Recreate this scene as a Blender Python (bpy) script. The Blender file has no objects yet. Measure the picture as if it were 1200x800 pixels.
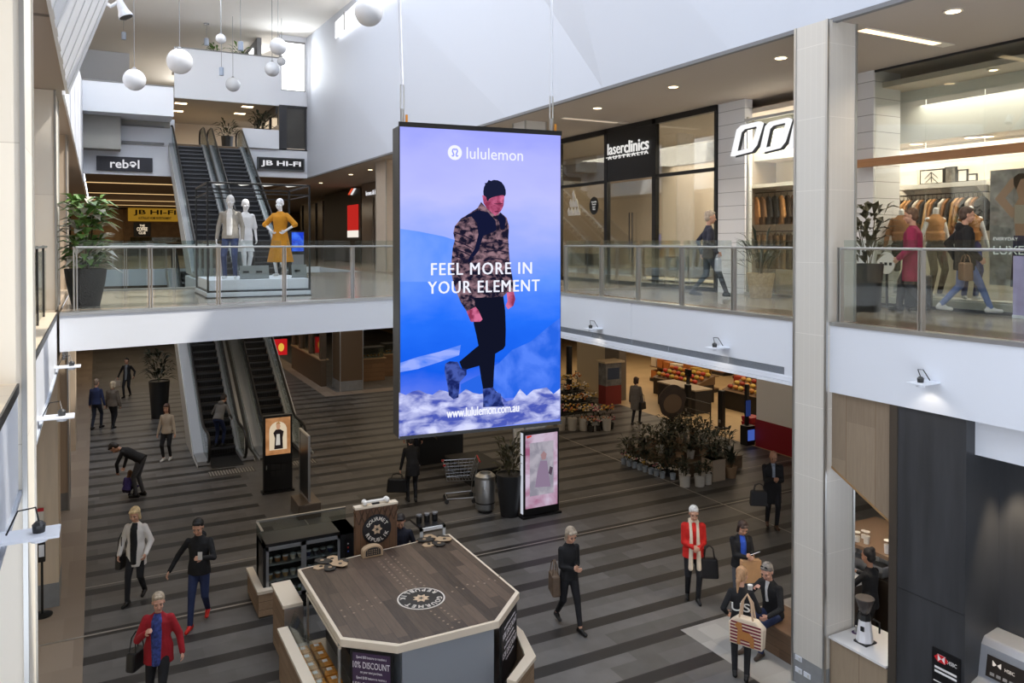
import bpy, bmesh, math, random
from mathutils import Vector, Matrix
random.seed(7)
SC = bpy.context.scene
COL = SC.collection
PI = math.pi
# ------------------------------------------------------------------ camera, light, exposure
F, YAW, PITCH, CAMZ = 920.0, math.radians(27.9), 0.0135, 6.42
PY0 = 283 + F * math.tan(PITCH)
cam = bpy.data.objects.new('camera', bpy.data.cameras.new('camera'))
COL.objects.link(cam); SC.camera = cam
cam.location = (0, 0, CAMZ)
cam.rotation_euler = (PI / 2 - PITCH, 0, -YAW)
cam.data.sensor_width = 36; cam.data.lens = F / 1200 * 36
cam.data.shift_y = (PY0 - 400) / 1200
cam.data.clip_end = 200
SC.view_settings.view_transform = 'Standard'
SC.view_settings.look = 'None'
SC.view_settings.gamma = 1
SC.view_settings.use_curve_mapping = False
SC.view_settings.exposure = 0.08
SC.cycles.max_bounces = 8
SC.cycles.transparent_max_bounces = 24
SC.cycles.sample_clamp_indirect = 6
W = bpy.data.worlds.new('sky'); SC.world = W; W.use_nodes = True
bg = W.node_tree.nodes['Background']
bg.inputs[0].default_value = (0.82, 0.89, 1.0, 1); bg.inputs[1].default_value = 3.2
def sun(name, d, power, angle, col):
    l = bpy.data.lights.new(name, 'SUN'); l.energy = power; l.angle = math.radians(angle); l.color = col
    o = bpy.data.objects.new(name, l); COL.objects.link(o)
    o.rotation_euler = Vector(d).to_track_quat('-Z', 'Y').to_euler(); return o
sun('sun', (-0.55, 0.25, -0.80), 4.5, 1.2, (1.0, 0.93, 0.82))
def area(name, loc, d, sx, sy, power, col=(1, .86, .68)):
    l = bpy.data.lights.new(name, 'AREA'); l.shape = 'RECTANGLE'; l.size = sx; l.size_y = sy; l.energy = power; l.color = col
    o = bpy.data.objects.new(name, l); COL.objects.link(o); o.location = loc
    o.rotation_euler = Vector(d).to_track_quat('-Z', 'Y').to_euler(); return o
def spot(name, loc, power, col=(1, .84, .64), ang=120, d=(0, 0, -1), r=.06):
    l = bpy.data.lights.new(name, 'SPOT'); l.energy = power; l.color = col; l.spot_size = math.radians(ang); l.spot_blend = .6; l.shadow_soft_size = r
    o = bpy.data.objects.new(name, l); COL.objects.link(o); o.location = loc
    o.rotation_euler = Vector(d).to_track_quat('-Z', 'Y').to_euler(); return o
WARM = (1, .80, .56)
# lamps of the shops and ceilings, plus added fill lamps
area('store_lamp', (13.05, 7.2, 8.9), (0, 0, -1), .5, 4, 45, (1, .92, .82))
area('supermarket_lamp', (22.5, 21, 4.2), (0, 0, -1), 6, 7, 230, WARM)
area('supermarket_lamp', (22.5, 30, 4.2), (0, 0, -1), 6, 8, 220, WARM)
area('store_lamp', (15.2, 8.2, 8.2), (0, 0, -1), 4, 5, 420, (1, .9, .78))
area('store_lamp', (13.0, 11.8, 8.9), (0, 0, -1), 1.0, 2.4, 170, (1, .9, .78))
area('clinic_lamp', (15, 17.5, 8.9), (0, 0, -1), 3.5, 6, 620, (1, .9, .78))
area('walkway_lamp', (15, 30, 8.6), (0, 0, -1), 4, 12, 220, WARM)
area('far_lamp', (3.5, 47, 9.2), (0, 0, -1), 8, 10, 150, WARM)
area('far_lamp', (3.5, 68, 9.2), (0, 0, -1), 8, 16, 420, WARM)
area('top_wall_fill', (1.5, 31.6, 16.2), (0, .85, -.5), 6, 1.5, 350, (.9, .95, 1))  # added fill lamp out of view, brightens the blue-grey top-level wall
area('loft_lamp', (5, 43, 12.7), (0, 0, -1), 5, 4, 130, WARM)
area('corridor_lamp', (4, 44, 4.3), (0, 0, -1), 8, 12, 220, WARM)
area('left_shop_lamp', (13, 37, 4.2), (0, 0, -1), 5, 5, 60, WARM)
spot('cafe_lamp', (10.4, 8.3, 3.9), 240, ang=110)
area('concourse_fill', (13.5, 20, 4.28), (0, 0, -1), 7, 10, 75, WARM)  # added warm fill under the walkway slab, hidden from the camera
area('concourse_fill', (13.5, 30, 4.28), (0, 0, -1), 7, 8, 60, WARM)
area('concourse_fill', (4.2, 17.8, 4.66), (0, 0, -1), 8, 5, 60, WARM)  # added warm fill below bridge and platform, to lift the floor
area('concourse_fill', (6.5, 25, 4.66), (0, 0, -1), 4, 7, 70, WARM)
area('loft_daylight', (8.3, 37.9, 14.9), (-.4, -1, -.1), 1.2, 2.2, 90, (.9, .95, 1))
area('top_level_daylight', (6.7, 47, 15.6), (-1, -.3, -.2), 12, .8, 420, (1, .96, .9))
# ------------------------------------------------------------------ helpers
def ray(px, py):
    r = Vector((math.cos(YAW), -math.sin(YAW), 0)); f0 = Vector((math.sin(YAW), math.cos(YAW), 0))
    fw = f0 * math.cos(PITCH) - Vector((0, 0, 1)) * math.sin(PITCH)
    return fw + r * ((px - 600) / F) + r.cross(fw) * ((PY0 - py) / F)
CAMP = Vector((0, 0, CAMZ))
def onz(px, py, z=0.0): d = ray(px, py); return CAMP + d * ((z - CAMZ) / d.z)
def onx(px, py, x): d = ray(px, py); return CAMP + d * (x / d.x)
def ony(px, py, y): d = ray(px, py); return CAMP + d * (y / d.y)

def lin(c):
    c = c / 255.0
    return c / 12.92 if c <= .04045 else ((c + .055) / 1.055) ** 2.4
def L(rgb): return (lin(rgb[0]), lin(rgb[1]), lin(rgb[2]), 1)
MATS = {}
def M(name, rgb=(200, 200, 200), rough=.6, metal=0.0, var=0.0, scale=6.0, bump=0.0, emit=0.0, stretch=None, bscale=None, spec=.5, coat=0):
    if name in MATS: return MATS[name]
    m = bpy.data.materials.new(name); m.use_nodes = True; nt = m.node_tree; b = nt.nodes['Principled BSDF']
    b.inputs['Base Color'].default_value = L(rgb); b.inputs['Roughness'].default_value = rough; b.inputs['Metallic'].default_value = metal
    b.inputs['Specular IOR Level'].default_value = spec
    if coat: b.inputs['Coat Weight'].default_value = coat
    if emit:
        b.inputs['Emission Color'].default_value = L(rgb); b.inputs['Emission Strength'].default_value = emit
    if var or bump:
        tc = nt.nodes.new('ShaderNodeTexCoord'); mp = nt.nodes.new('ShaderNodeMapping')
        nt.links.new(tc.outputs['Object'], mp.inputs[0])
        if stretch: mp.inputs['Scale'].default_value = stretch
        n = nt.nodes.new('ShaderNodeTexNoise'); n.inputs['Scale'].default_value = scale; n.inputs['Detail'].default_value = 4
        nt.links.new(mp.outputs[0], n.inputs['Vector'])
        if var:
            r = nt.nodes.new('ShaderNodeValToRGB'); e = r.color_ramp.elements
            k0, k1 = 1 - var, 1 + var
            e[0].position = .3; e[1].position = .7
            e[0].color = tuple(x * k0 for x in L(rgb)[:3]) + (1,); e[1].color = tuple(min(1, x * k1) for x in L(rgb)[:3]) + (1,)
            nt.links.new(n.outputs[0], r.inputs[0]); nt.links.new(r.outputs[0], b.inputs['Base Color'])
        if bump:
            n2 = nt.nodes.new('ShaderNodeTexNoise'); n2.inputs['Scale'].default_value = bscale or scale; n2.inputs['Detail'].default_value = 3
            nt.links.new(mp.outputs[0], n2.inputs['Vector'])
            bp = nt.nodes.new('ShaderNodeBump'); bp.inputs['Strength'].default_value = bump; bp.inputs['Distance'].default_value = .02
            nt.links.new(n2.outputs[0], bp.inputs['Height']); nt.links.new(bp.outputs[0], b.inputs['Normal'])
    MATS[name] = m; return m
def glass(name, tint=(235, 242, 240), refl=.10, rough=.02):
    if name in MATS: return MATS[name]
    m = bpy.data.materials.new(name); m.use_nodes = True; nt = m.node_tree; nt.nodes.clear()
    o = nt.nodes.new('ShaderNodeOutputMaterial'); t = nt.nodes.new('ShaderNodeBsdfTransparent'); g = nt.nodes.new('ShaderNodeBsdfGlossy')
    t.inputs[0].default_value = L(tint); g.inputs['Roughness'].default_value = rough; g.inputs[0].default_value = (1, 1, 1, 1)
    lw = nt.nodes.new('ShaderNodeLayerWeight'); lw.inputs[0].default_value = .25
    mu = nt.nodes.new('ShaderNodeMath'); mu.operation = 'MULTIPLY_ADD'; mu.inputs[1].default_value = .30; mu.inputs[2].default_value = refl * .5
    nt.links.new(lw.outputs['Fresnel'], mu.inputs[0])
    mx = nt.nodes.new('ShaderNodeMixShader'); nt.links.new(mu.outputs[0], mx.inputs[0]); nt.links.new(t.outputs[0], mx.inputs[1]); nt.links.new(g.outputs[0], mx.inputs[2])
    nt.links.new(mx.outputs[0], o.inputs[0]); MATS[name] = m; return m
def planks(name, c1, c2, wid=.14, length=1.1, axis='X', rough=.5, gap=(30, 25, 20), grain=.12, run=None):
    """boards laid along `axis`, seen in object space; run = the across axis"""
    if name in MATS: return MATS[name]
    m = bpy.data.materials.new(name); m.use_nodes = True; nt = m.node_tree; b = nt.nodes['Principled BSDF']; b.inputs['Roughness'].default_value = rough
    N = nt.nodes.new; K = nt.links.new
    tc = N('ShaderNodeTexCoord'); sp = N('ShaderNodeSeparateXYZ'); K(tc.outputs['Object'], sp.inputs[0])
    across = run or ('Y' if axis == 'X' else 'X')
    def math_(op, a, bv=None):
        n = N('ShaderNodeMath'); n.operation = op
        if isinstance(a, (int, float)): n.inputs[0].default_value = a
        else: K(a, n.inputs[0])
        if bv is not None:
            if isinstance(bv, (int, float)): n.inputs[1].default_value = bv
            else: K(bv, n.inputs[1])
        return n.outputs[0]
    q = math_('DIVIDE', sp.outputs[across], wid); row = math_('FLOOR', q)
    w1 = N('ShaderNodeTexWhiteNoise'); w1.noise_dimensions = '1D'; K(row, w1.inputs['W'])
    s = math_('ADD', math_('DIVIDE', sp.outputs[axis], length), math_('MULTIPLY', w1.outputs[0], 7.3)); cell = math_('FLOOR', s)
    cv = N('ShaderNodeCombineXYZ'); K(row, cv.inputs[0]); K(cell, cv.inputs[1])
    w2 = N('ShaderNodeTexWhiteNoise'); w2.noise_dimensions = '3D'; K(cv.outputs[0], w2.inputs['Vector'])
    mp = N('ShaderNodeMapping'); K(tc.outputs['Object'], mp.inputs[0])
    mp.inputs['Scale'].default_value = tuple(3 if a == axis else 30 for a in 'XYZ')
    nz = N('ShaderNodeTexNoise'); nz.inputs['Scale'].default_value = 1.0; nz.inputs['Detail'].default_value = 5; K(mp.outputs[0], nz.inputs['Vector'])
    f = math_('ADD', math_('MULTIPLY', w2.outputs[0], .75), math_('MULTIPLY', math_('SUBTRACT', nz.outputs[0], .37), grain * 8))
    cr = N('ShaderNodeValToRGB'); cr.color_ramp.elements[0].color = L(c1); cr.color_ramp.elements[1].color = L(c2); K(f, cr.inputs[0])
    fr = math_('FRACT', q); edge = math_('LESS_THAN', fr, .02 * .14 / wid + .012)
    mx = N('ShaderNodeMix'); mx.data_type = 'RGBA'; K(edge, mx.inputs['Factor']); K(cr.outputs[0], mx.inputs['A']); mx.inputs['B'].default_value = L(gap)
    K(mx.outputs['Result'], b.inputs['Base Color']); MATS[name] = m; return m
def tiles(name, rgb, sx=.3, sz=1.2, ax='Y', az='Z', rough=.35, line=(150, 146, 138), lw=.006, var=.04):
    """wall or floor tiles in object space with thin joints"""
    if name in MATS: return MATS[name]
    m = bpy.data.materials.new(name); m.use_nodes = True; nt = m.node_tree; b = nt.nodes['Principled BSDF']; b.inputs['Roughness'].default_value = rough
    N = nt.nodes.new; K = nt.links.new
    tc = N('ShaderNodeTexCoord'); sp = N('ShaderNodeSeparateXYZ'); K(tc.outputs['Object'], sp.inputs[0])
    def mm(op, a, bv):
        n = N('ShaderNodeMath'); n.operation = op; K(a, n.inputs[0])
        if isinstance(bv, (int, float)): n.inputs[1].default_value = bv
        else: K(bv, n.inputs[1])
        return n.outputs[0]
    a = mm('DIVIDE', sp.outputs[ax], sx); c = mm('DIVIDE', sp.outputs[az], sz)
    e = mm('MAXIMUM', mm('LESS_THAN', mm('FRACT', a, 0), lw / sx), mm('LESS_THAN', mm('FRACT', c, 0), lw / sz))
    cv = N('ShaderNodeCombineXYZ'); K(mm('FLOOR', a, 0), cv.inputs[0]); K(mm('FLOOR', c, 0), cv.inputs[1])
    w2 = N('ShaderNodeTexWhiteNoise'); K(cv.outputs[0], w2.inputs['Vector'])
    cr = N('ShaderNodeValToRGB'); x = L(rgb)
    cr.color_ramp.elements[0].color = tuple(v * (1 - var) for v in x[:3]) + (1,); cr.color_ramp.elements[1].color = tuple(min(1, v * (1 + var)) for v in x[:3]) + (1,); K(w2.outputs[0], cr.inputs[0])
    mx = N('ShaderNodeMix'); mx.data_type = 'RGBA'; K(e, mx.inputs['Factor']); K(cr.outputs[0], mx.inputs['A']); mx.inputs['B'].default_value = L(line)
    K(mx.outputs['Result'], b.inputs['Base Color']); MATS[name] = m; return m

ORG = {}
class MB:
    """collects simple solids and links them as ONE mesh object"""
    def __init__(s): s.v = []; s.f = []; s.T = None
    def _a(s, vs, fs):
        o = len(s.v)
        if s.T is not None: vs = [s.T @ Vector(p) for p in vs]
        s.v += [tuple(p) for p in vs]; s.f += [[i + o for i in f] for f in fs]; return s
    def box(s, x0, x1, y0, y1, z0, z1):
        if x0 > x1: x0, x1 = x1, x0
        if y0 > y1: y0, y1 = y1, y0
        if z0 > z1: z0, z1 = z1, z0
        return s._a([(x0, y0, z0), (x1, y0, z0), (x1, y1, z0), (x0, y1, z0), (x0, y0, z1), (x1, y0, z1), (x1, y1, z1), (x0, y1, z1)],
             [[3, 2, 1, 0], [4, 5, 6, 7], [0, 1, 5, 4], [1, 2, 6, 5], [2, 3, 7, 6], [3, 0, 4, 7]])
    def cbox(s, c, d): return s.box(c[0] - d[0] / 2, c[0] + d[0] / 2, c[1] - d[1] / 2, c[1] + d[1] / 2, c[2] - d[2] / 2, c[2] + d[2] / 2)
    def ext(s, poly, vec):
        """polygon of 3D points pushed along vec"""
        n = len(poly); vec = Vector(vec); P = [Vector(p) for p in poly]
        nn = sum(((P[i]).cross(P[(i + 1) % n]) for i in range(n)), Vector())
        if nn.dot(vec) > 0: P = P[::-1]
        return s._a(P + [p + vec for p in P], [list(range(n)), list(range(2 * n - 1, n - 1, -1))] + [[(i + 1) % n, i, i + n, (i + 1) % n + n] for i in range(n)])
    def prism(s, poly, z0, z1): return s.ext([(x, y, z0) for x, y in poly], (0, 0, z1 - z0))
    def poly(s, pts): return s._a(pts, [list(range(len(pts)))])
    def tube(s, pts, r, n=8, cap=True):
        pts = [Vector(p) for p in pts]; rs = r if isinstance(r, (list, tuple)) else [r] * len(pts); vs = []; fs = []; up = None
        for i, p in enumerate(pts):
            t = (pts[min(i + 1, len(pts) - 1)] - pts[max(i - 1, 0)]).normalized()
            if up is None: up = Vector((0, 0, 1)) if abs(t.z) < .9 else Vector((1, 0, 0))
            a = up.cross(t).normalized(); up = t.cross(a).normalized()
            for k in range(n): q = 2 * PI * k / n; vs.append(p + (a * math.cos(q) + up * math.sin(q)) * rs[i])
        for i in range(len(pts) - 1):
            for k in range(n): fs.append([i * n + k, i * n + (k + 1) % n, (i + 1) * n + (k + 1) % n, (i + 1) * n + k])
        if cap: fs.append(list(range(n))[::-1]); fs.append([(len(pts) - 1) * n + k for k in range(n)])
        return s._a(vs, fs)
    def bar(s, a, b, w, h, up=(0, 0, 1)):
        a = Vector(a); b = Vector(b); t = (b - a).normalized(); x = t.cross(Vector(up))
        if x.length < 1e-4: x = t.cross(Vector((1, 0, 0)))
        x.normalize(); z = x.cross(t).normalized()
        vs = [p + x * (i * w / 2) + z * (j * h / 2) for p in (a, b) for i, j in ((-1, -1), (1, -1), (1, 1), (-1, 1))]
        return s._a(vs, [[0, 1, 2, 3], [7, 6, 5, 4], [0, 4, 5, 1], [1, 5, 6, 2], [2, 6, 7, 3], [3, 7, 4, 0]])
    def lathe(s, prof, c=(0, 0, 0), n=20, sx=1, sy=1):
        vs = []; fs = []; m = len(prof)
        for r, z in prof:
            for k in range(n): q = 2 * PI * k / n; vs.append((c[0] + r * sx * math.cos(q), c[1] + r * sy * math.sin(q), c[2] + z))
        for i in range(m - 1):
            for k in range(n): fs.append([i * n + k, i * n + (k + 1) % n, (i + 1) * n + (k + 1) % n, (i + 1) * n + k])
        fs.append(list(range(n))[::-1]); fs.append([(m - 1) * n + k for k in range(n)])
        return s._a(vs, fs)
    def ell(s, c, r, n=14, m=9):
        if isinstance(r, (int, float)): r = (r, r, r)
        pr = [(max(1e-4, math.sin(PI * i / m)), -math.cos(PI * i / m)) for i in range(m + 1)]
        vs = []; fs = []
        for a, z in pr:
            for k in range(n): q = 2 * PI * k / n; vs.append((c[0] + r[0] * a * math.cos(q), c[1] + r[1] * a * math.sin(q), c[2] + r[2] * z))
        for i in range(m):
            for k in range(n): fs.append([i * n + k, i * n + (k + 1) % n, (i + 1) * n + (k + 1) % n, (i + 1) * n + k])
        return s._a(vs, fs)
    def loft(s, rings, n=16):
        """rings of (centre, rx, ry, xdir, ydir)"""
        vs = []; fs = []; m = len(rings)
        for c, rx, ry, xd, yd in rings:
            for k in range(n): q = 2 * PI * k / n; vs.append(Vector(c) + Vector(xd) * (rx * math.cos(q)) + Vector(yd) * (ry * math.sin(q)))
        for i in range(m - 1):
            for k in range(n): fs.append([i * n + k, i * n + (k + 1) % n, (i + 1) * n + (k + 1) % n, (i + 1) * n + k])
        fs.append(list(range(n))[::-1]); fs.append([(m - 1) * n + k for k in range(n)])
        return s._a(vs, fs)
    def cone(s, a, b, ra, rb, n=12):
        """round-ended tapered limb"""
        a = Vector(a); b = Vector(b); t = b - a
        if t.length < 1e-5: return s.ell(a, ra)
        t.normalize(); pts = []; rs = []
        for q in (-80, -50, -20): pts.append(a + t * (ra * math.sin(math.radians(q)))); rs.append(ra * math.cos(math.radians(q)))
        for q in (20, 50, 80): pts.append(b + t * (rb * math.sin(math.radians(q)))); rs.append(rb * math.cos(math.radians(q)))
        return s.tube(pts, rs, n)
    def build(s, name, mat, parent=None, smooth=False, bevel=0, world=True):
        me = bpy.data.meshes.new(name); off = ORG.get(parent.name, Vector((0, 0, 0))) if (parent and world) else Vector((0, 0, 0))
        me.from_pydata([tuple(Vector(p) - off) for p in s.v], [], s.f); me.validate(); me.update()
        o = bpy.data.objects.new(name, me); COL.objects.link(o); me.materials.append(mat)
        if parent: o.parent = parent; ORG[o.name] = off
        if smooth:
            for p in me.polygons: p.use_smooth = True
            if smooth != 'all':
                md = o.modifiers.new('edge', 'EDGE_SPLIT'); md.split_angle = math.radians(40)
        if bevel:
            md = o.modifiers.new('bevel', 'BEVEL'); md.width = bevel; md.segments = 2; md.limit_method = 'ANGLE'
        return o
def thing(name, label, cat, loc=(0, 0, 0), rz=0, group=None, world=True):
    o = bpy.data.objects.new(name, None); COL.objects.link(o); o.empty_display_size = .2
    o.location = loc; o.rotation_euler = (0, 0, rz); tag(o, label, cat, group)
    ORG[o.name] = Vector(loc) if (world and rz == 0) else Vector((0, 0, 0)); return o
def tag(o, label, cat, group=None, kind=None):
    if label: o['label'] = label
    if cat: o['category'] = cat
    if group: o['group'] = group
    if kind: o['kind'] = kind
    return o
def struct(name, mb, mat, **k):
    o = mb.build(name, mat, **k); o['kind'] = 'structure'; return o
def dup(src, loc=None, rz=None, label=None, group=None, scale=None):
    c = src.copy(); COL.objects.link(c)
    def kids(a, b):
        for ch in list(a.children):
            d = ch.copy(); COL.objects.link(d); d.parent = b; kids(ch, d)
    kids(src, c)
    if loc is not None: c.location = loc
    if rz is not None: c.rotation_euler = (0, 0, rz)
    if label: c['label'] = label
    if group: c['group'] = group
    if scale: c.scale = (scale,) * 3 if isinstance(scale, (int, float)) else scale
    return c
def text(name, s, mat, parent, o, xd, yd, width=None, height=None, depth=.01, bold=0.0, centre=True, space=1.0, shear=0):
    """lettering whose base line runs along xd from o, rising along yd"""
    cu = bpy.data.curves.new('t', 'FONT'); cu.body = s; cu.size = 1; cu.extrude = .0; cu.offset = bold; cu.space_character = space; cu.shear = shear
    cu.resolution_u = 3
    t = bpy.data.objects.new('t', cu); COL.objects.link(t)
    dg = bpy.context.evaluated_depsgraph_get(); me = bpy.data.meshes.new_from_object(t.evaluated_get(dg))
    bpy.data.objects.remove(t); bpy.data.curves.remove(cu)
    xs = [v.co.x for v in me.vertices]; ys = [v.co.y for v in me.vertices]
    x0, x1, y0, y1 = min(xs), max(xs), min(ys), max(ys)
    kx = (width / (x1 - x0)) if width else None; ky = (height / (y1 - y0)) if height else None
    if kx is None: kx = ky
    if ky is None: ky = kx
    xd = Vector(xd).normalized(); yd = Vector(yd).normalized(); nd = xd.cross(yd); off = ORG.get(parent.name, Vector((0, 0, 0))) if parent else Vector((0, 0, 0))
    bm = bmesh.new(); bm.from_mesh(me)
    if depth:
        g = bmesh.ops.extrude_face_region(bm, geom=bm.faces[:]); bmesh.ops.translate(bm, verts=[e for e in g['geom'] if isinstance(e, bmesh.types.BMVert)], vec=(0, 0, 1))
    cx = (x0 + x1) / 2 if centre else x0
    for v in bm.verts:
        x, y, z = v.co; v.co = Vector(o) + xd * ((x - cx) * kx) + yd * ((y - y0) * ky) + nd * (depth * (1 if z > .5 else 0)) - off
    bmesh.ops.recalc_face_normals(bm, faces=bm.faces[:])
    # one object per word: islands closer than a letter gap stay together
    bm.verts.ensure_lookup_table(); seen = {}; isl = []
    for v in bm.verts:
        if v.index in seen: continue
        st = [v]; seen[v.index] = len(isl); comp = []
        while st:
            q = st.pop(); comp.append(q)
            for e in q.link_edges:
                w_ = e.other_vert(q)
                if w_.index not in seen: seen[w_.index] = len(isl); st.append(w_)
        pr = [(Vector(q.co) + off - Vector(o)).dot(xd) for q in comp]; isl.append((min(pr), max(pr)))
    order = sorted(range(len(isl)), key=lambda k: isl[k][0]); wid = {}; cur = -1; end = -1e9
    for k in order:
        if isl[k][0] - end > .24 * kx * space: cur += 1
        wid[k] = cur; end = max(end, isl[k][1])
    if cur > 6: wid = {k: 0 for k in wid}; cur = 0
    vw = [wid[seen[v.index]] for v in bm.verts]; co = [tuple(v.co) for v in bm.verts]; fs = [[v.index for v in f.verts] for f in bm.faces]; bm.free()
    bpy.data.meshes.remove(me); first = None
    for c in range(cur + 1):
        ids = [i for i in range(len(co)) if vw[i] == c]; mp = {a: b for b, a in enumerate(ids)}
        m2 = bpy.data.meshes.new(name); m2.from_pydata([co[i] for i in ids], [], [[mp[i] for i in f] for f in fs if vw[f[0]] == c]); m2.update(); m2.materials.append(mat)
        ob = bpy.data.objects.new(name, m2); COL.objects.link(ob); first = first or ob
        if parent: ob.parent = parent; ORG[ob.name] = off
    return first
# ------------------------------------------------------------------ shared materials
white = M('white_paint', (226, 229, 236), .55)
white2 = M('white_panel', (222, 226, 234), .4)
cream = tiles('cream_tile', (214, 210, 202), .6, 1.25, 'X', 'Z', .35, (196, 192, 184))
cream_y = tiles('cream_tile_side', (214, 210, 202), .1, 1.25, 'Y', 'Z', .35, (190, 187, 180))
steel = M('brushed_steel', (190, 190, 188), .32, .9)
dsteel = M('dark_steel', (70, 70, 70), .4, .8)
black = M('black_metal', (14, 14, 15), .4)
dark = M('dark_frame', (24, 23, 22), .5)
soff = M('taupe_ceiling', (176, 166, 155), .8)
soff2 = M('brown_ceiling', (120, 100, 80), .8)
warm_lamp = M('warm_lamp', (255, 226, 180), .5, emit=6)
cool_lamp = M('white_lamp', (255, 250, 240), .5, emit=5)
rail_glass = glass('rail_glass', (240, 245, 244), .06)
shop_glass = glass('shop_glass', (232, 234, 230), .12)
# ================================================================== SETTING
Z2, Z2B, Z3 = 5.28, 4.32, 10.85
def floor_material():
    m = bpy.data.materials.new('striped_stone_floor'); m.use_nodes = True; nt = m.node_tree; b = nt.nodes['Principled BSDF']
    N = nt.nodes.new; K = nt.links.new
    tc = N('ShaderNodeTexCoord'); sp = N('ShaderNodeSeparateXYZ'); K(tc.outputs['Object'], sp.inputs[0]); X, Y = sp.outputs['X'], sp.outputs['Y']
    def mm(op, a, bv=0.0):
        n = N('ShaderNodeMath'); n.operation = op
        for i, q in enumerate((a, bv)):
            if isinstance(q, (int, float)): n.inputs[i].default_value = q
            else: K(q, n.inputs[i])
        return n.outputs[0]
    def col(c): n = N('ShaderNodeRGB'); n.outputs[0].default_value = L(c); return n.outputs[0]
    def mix(f, a, bv):
        n = N('ShaderNodeMix'); n.data_type = 'RGBA'; K(f, n.inputs['Factor']); K(a, n.inputs['A']); K(bv, n.inputs['B']); return n.outputs['Result']
    def noise_cell(sx, sy, shift=0.0):
        row = mm('FLOOR', mm('DIVIDE', Y, sy)); w0 = N('ShaderNodeTexWhiteNoise'); w0.noise_dimensions = '1D'; K(row, w0.inputs['W'])
        c = N('ShaderNodeCombineXYZ'); K(mm('FLOOR', mm('ADD', mm('DIVIDE', X, sx), mm('MULTIPLY', w0.outputs[0], 5.0))), c.inputs[0]); K(row, c.inputs[1]); c.inputs[2].default_value = shift
        w = N('ShaderNodeTexWhiteNoise'); K(c.outputs[0], w.inputs['Vector']); return w.outputs[0]
    def ramp(f, stops):
        r = N('ShaderNodeValToRGB'); r.color_ramp.interpolation = 'LINEAR'
        while len(r.color_ramp.elements) < len(stops): r.color_ramp.elements.new(.5)
        for e, (p, c) in zip(r.color_ramp.elements, stops): e.position = p; e.color = L(c)
        K(f, r.inputs[0]); return r.outputs[0]
    nz = N('ShaderNodeTexNoise'); nz.inputs['Scale'].default_value = 3; nz.inputs['Detail'].default_value = 6; K(tc.outputs['Object'], nz.inputs['Vector'])
    f = mm('ADD', mm('MULTIPLY', noise_cell(.9, .88), .7), mm('MULTIPLY', mm('SUBTRACT', nz.outputs[0], .35), .9))
    light = ramp(f, [(0, (86, 84, 81)), (.5, (99, 97, 95)), (1, (113, 111, 109))])
    darkc = ramp(noise_cell(1.2, .88, 3.0), [(0, (42, 41, 41)), (1, (49, 48, 48))])
    fr = mm('FRACT', mm('DIVIDE', mm('SUBTRACT', Y, 10.21 - .27 + .88), .88))
    isd = mm('LESS_THAN', fr, .30)
    def inside(x0, x1, y0, y1):
        return mm('MULTIPLY', mm('MULTIPLY', mm('GREATER_THAN', X, x0), mm('LESS_THAN', X, x1)), mm('MULTIPLY', mm('GREATER_THAN', Y, y0), mm('LESS_THAN', Y, y1)))
    plain = inside(3.46, 4.75, 17.2, 24.6)
    for r_ in ((-9, 9.0, 36.5, 90), (9.0, 40, 32.9, 90)): plain = mm('MAXIMUM', plain, inside(*r_))
    isd = mm('MULTIPLY', isd, mm('SUBTRACT', 1.0, plain))
    base = mix(isd, light, darkc)
    tan = ramp(noise_cell(.45, .9, 5.0), [(0, (142, 127, 113)), (1, (158, 143, 128))])
    base = mix(mm('LESS_THAN', X, -.22), base, tan)
    base = mix(mm('MAXIMUM', inside(8.35, 9.0, 33.0, 60), inside(8.35, 14, 32.3, 33.0)), base, tan)
    base = mix(mm('GREATER_THAN', X, 18.2), base, ramp(noise_cell(.6, .6, 1.0), [(0, (186, 160, 120)), (1, (196, 170, 130))]))
    base = mix(inside(8.5, 20, 4, 10.1), base, ramp(noise_cell(.4, .4, 2.0), [(0, (150, 148, 144)), (1, (164, 162, 158))]))
    K(base, b.inputs['Base Color']); b.inputs['Roughness'].default_value = .42; b.inputs['Specular IOR Level'].default_value = .4
    return m
struct('floor', MB().box(-6, 34, 1, 88, -.1, 0), floor_material())
inl = M('metal_inlay', (170, 165, 158), .4, .6)
for i, (x0, x1, y0, y1) in enumerate(((-4, 3.0, 14.44, 14.49), (5.6, 18.2, 14.44, 14.475), (-.22, 18.2, 16.47, 16.50), (13.49, 13.52, 10, 24), (4.20, 4.23, 17.6, 19.2))):
    struct('trim_1', MB().box(x0, x1, y0, y1, 0, .004), inl)
# --- upper floor slabs
def upper_floor_material():
    m = M('polished_beige_floor', (160, 149, 136), .16, var=.07, scale=2.5); return m
upf = upper_floor_material(); brown_border = M('brown_stone_border', (128, 110, 94), .25, var=.12, scale=4)
BR = lambda x: 14.3 + .155 * (x + .52)
struct('floor', MB().prism([(-.52, BR(-.52)), (9.08, BR(9.08)), (9.08, 20.6), (-.52, 20.6)], 4.70, Z2 - .002), upf)          # bridge
struct('floor', MB().box(2.75, 9.08, 20.6, 29.2, 4.70, Z2 - .003), upf)
struct('floor', MB().box(9.08, 30, 1, 88, Z2B, Z2 - .002), upf)
struct('floor', MB().box(-6, -.61, 1, 88, Z2B, Z2 - .002), tiles('tan_tile_floor', (188, 170, 148), .45, .45, 'X', 'Y', .3, (160, 145, 126)))
struct('floor', MB().box(-.55, 9.08, 36, 88, 4.62, Z2 - .002), upf)
struct('floor', MB().box(9.1, 10.1, 1, 36, Z2 - .002, Z2 + .001), brown_border)
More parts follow.
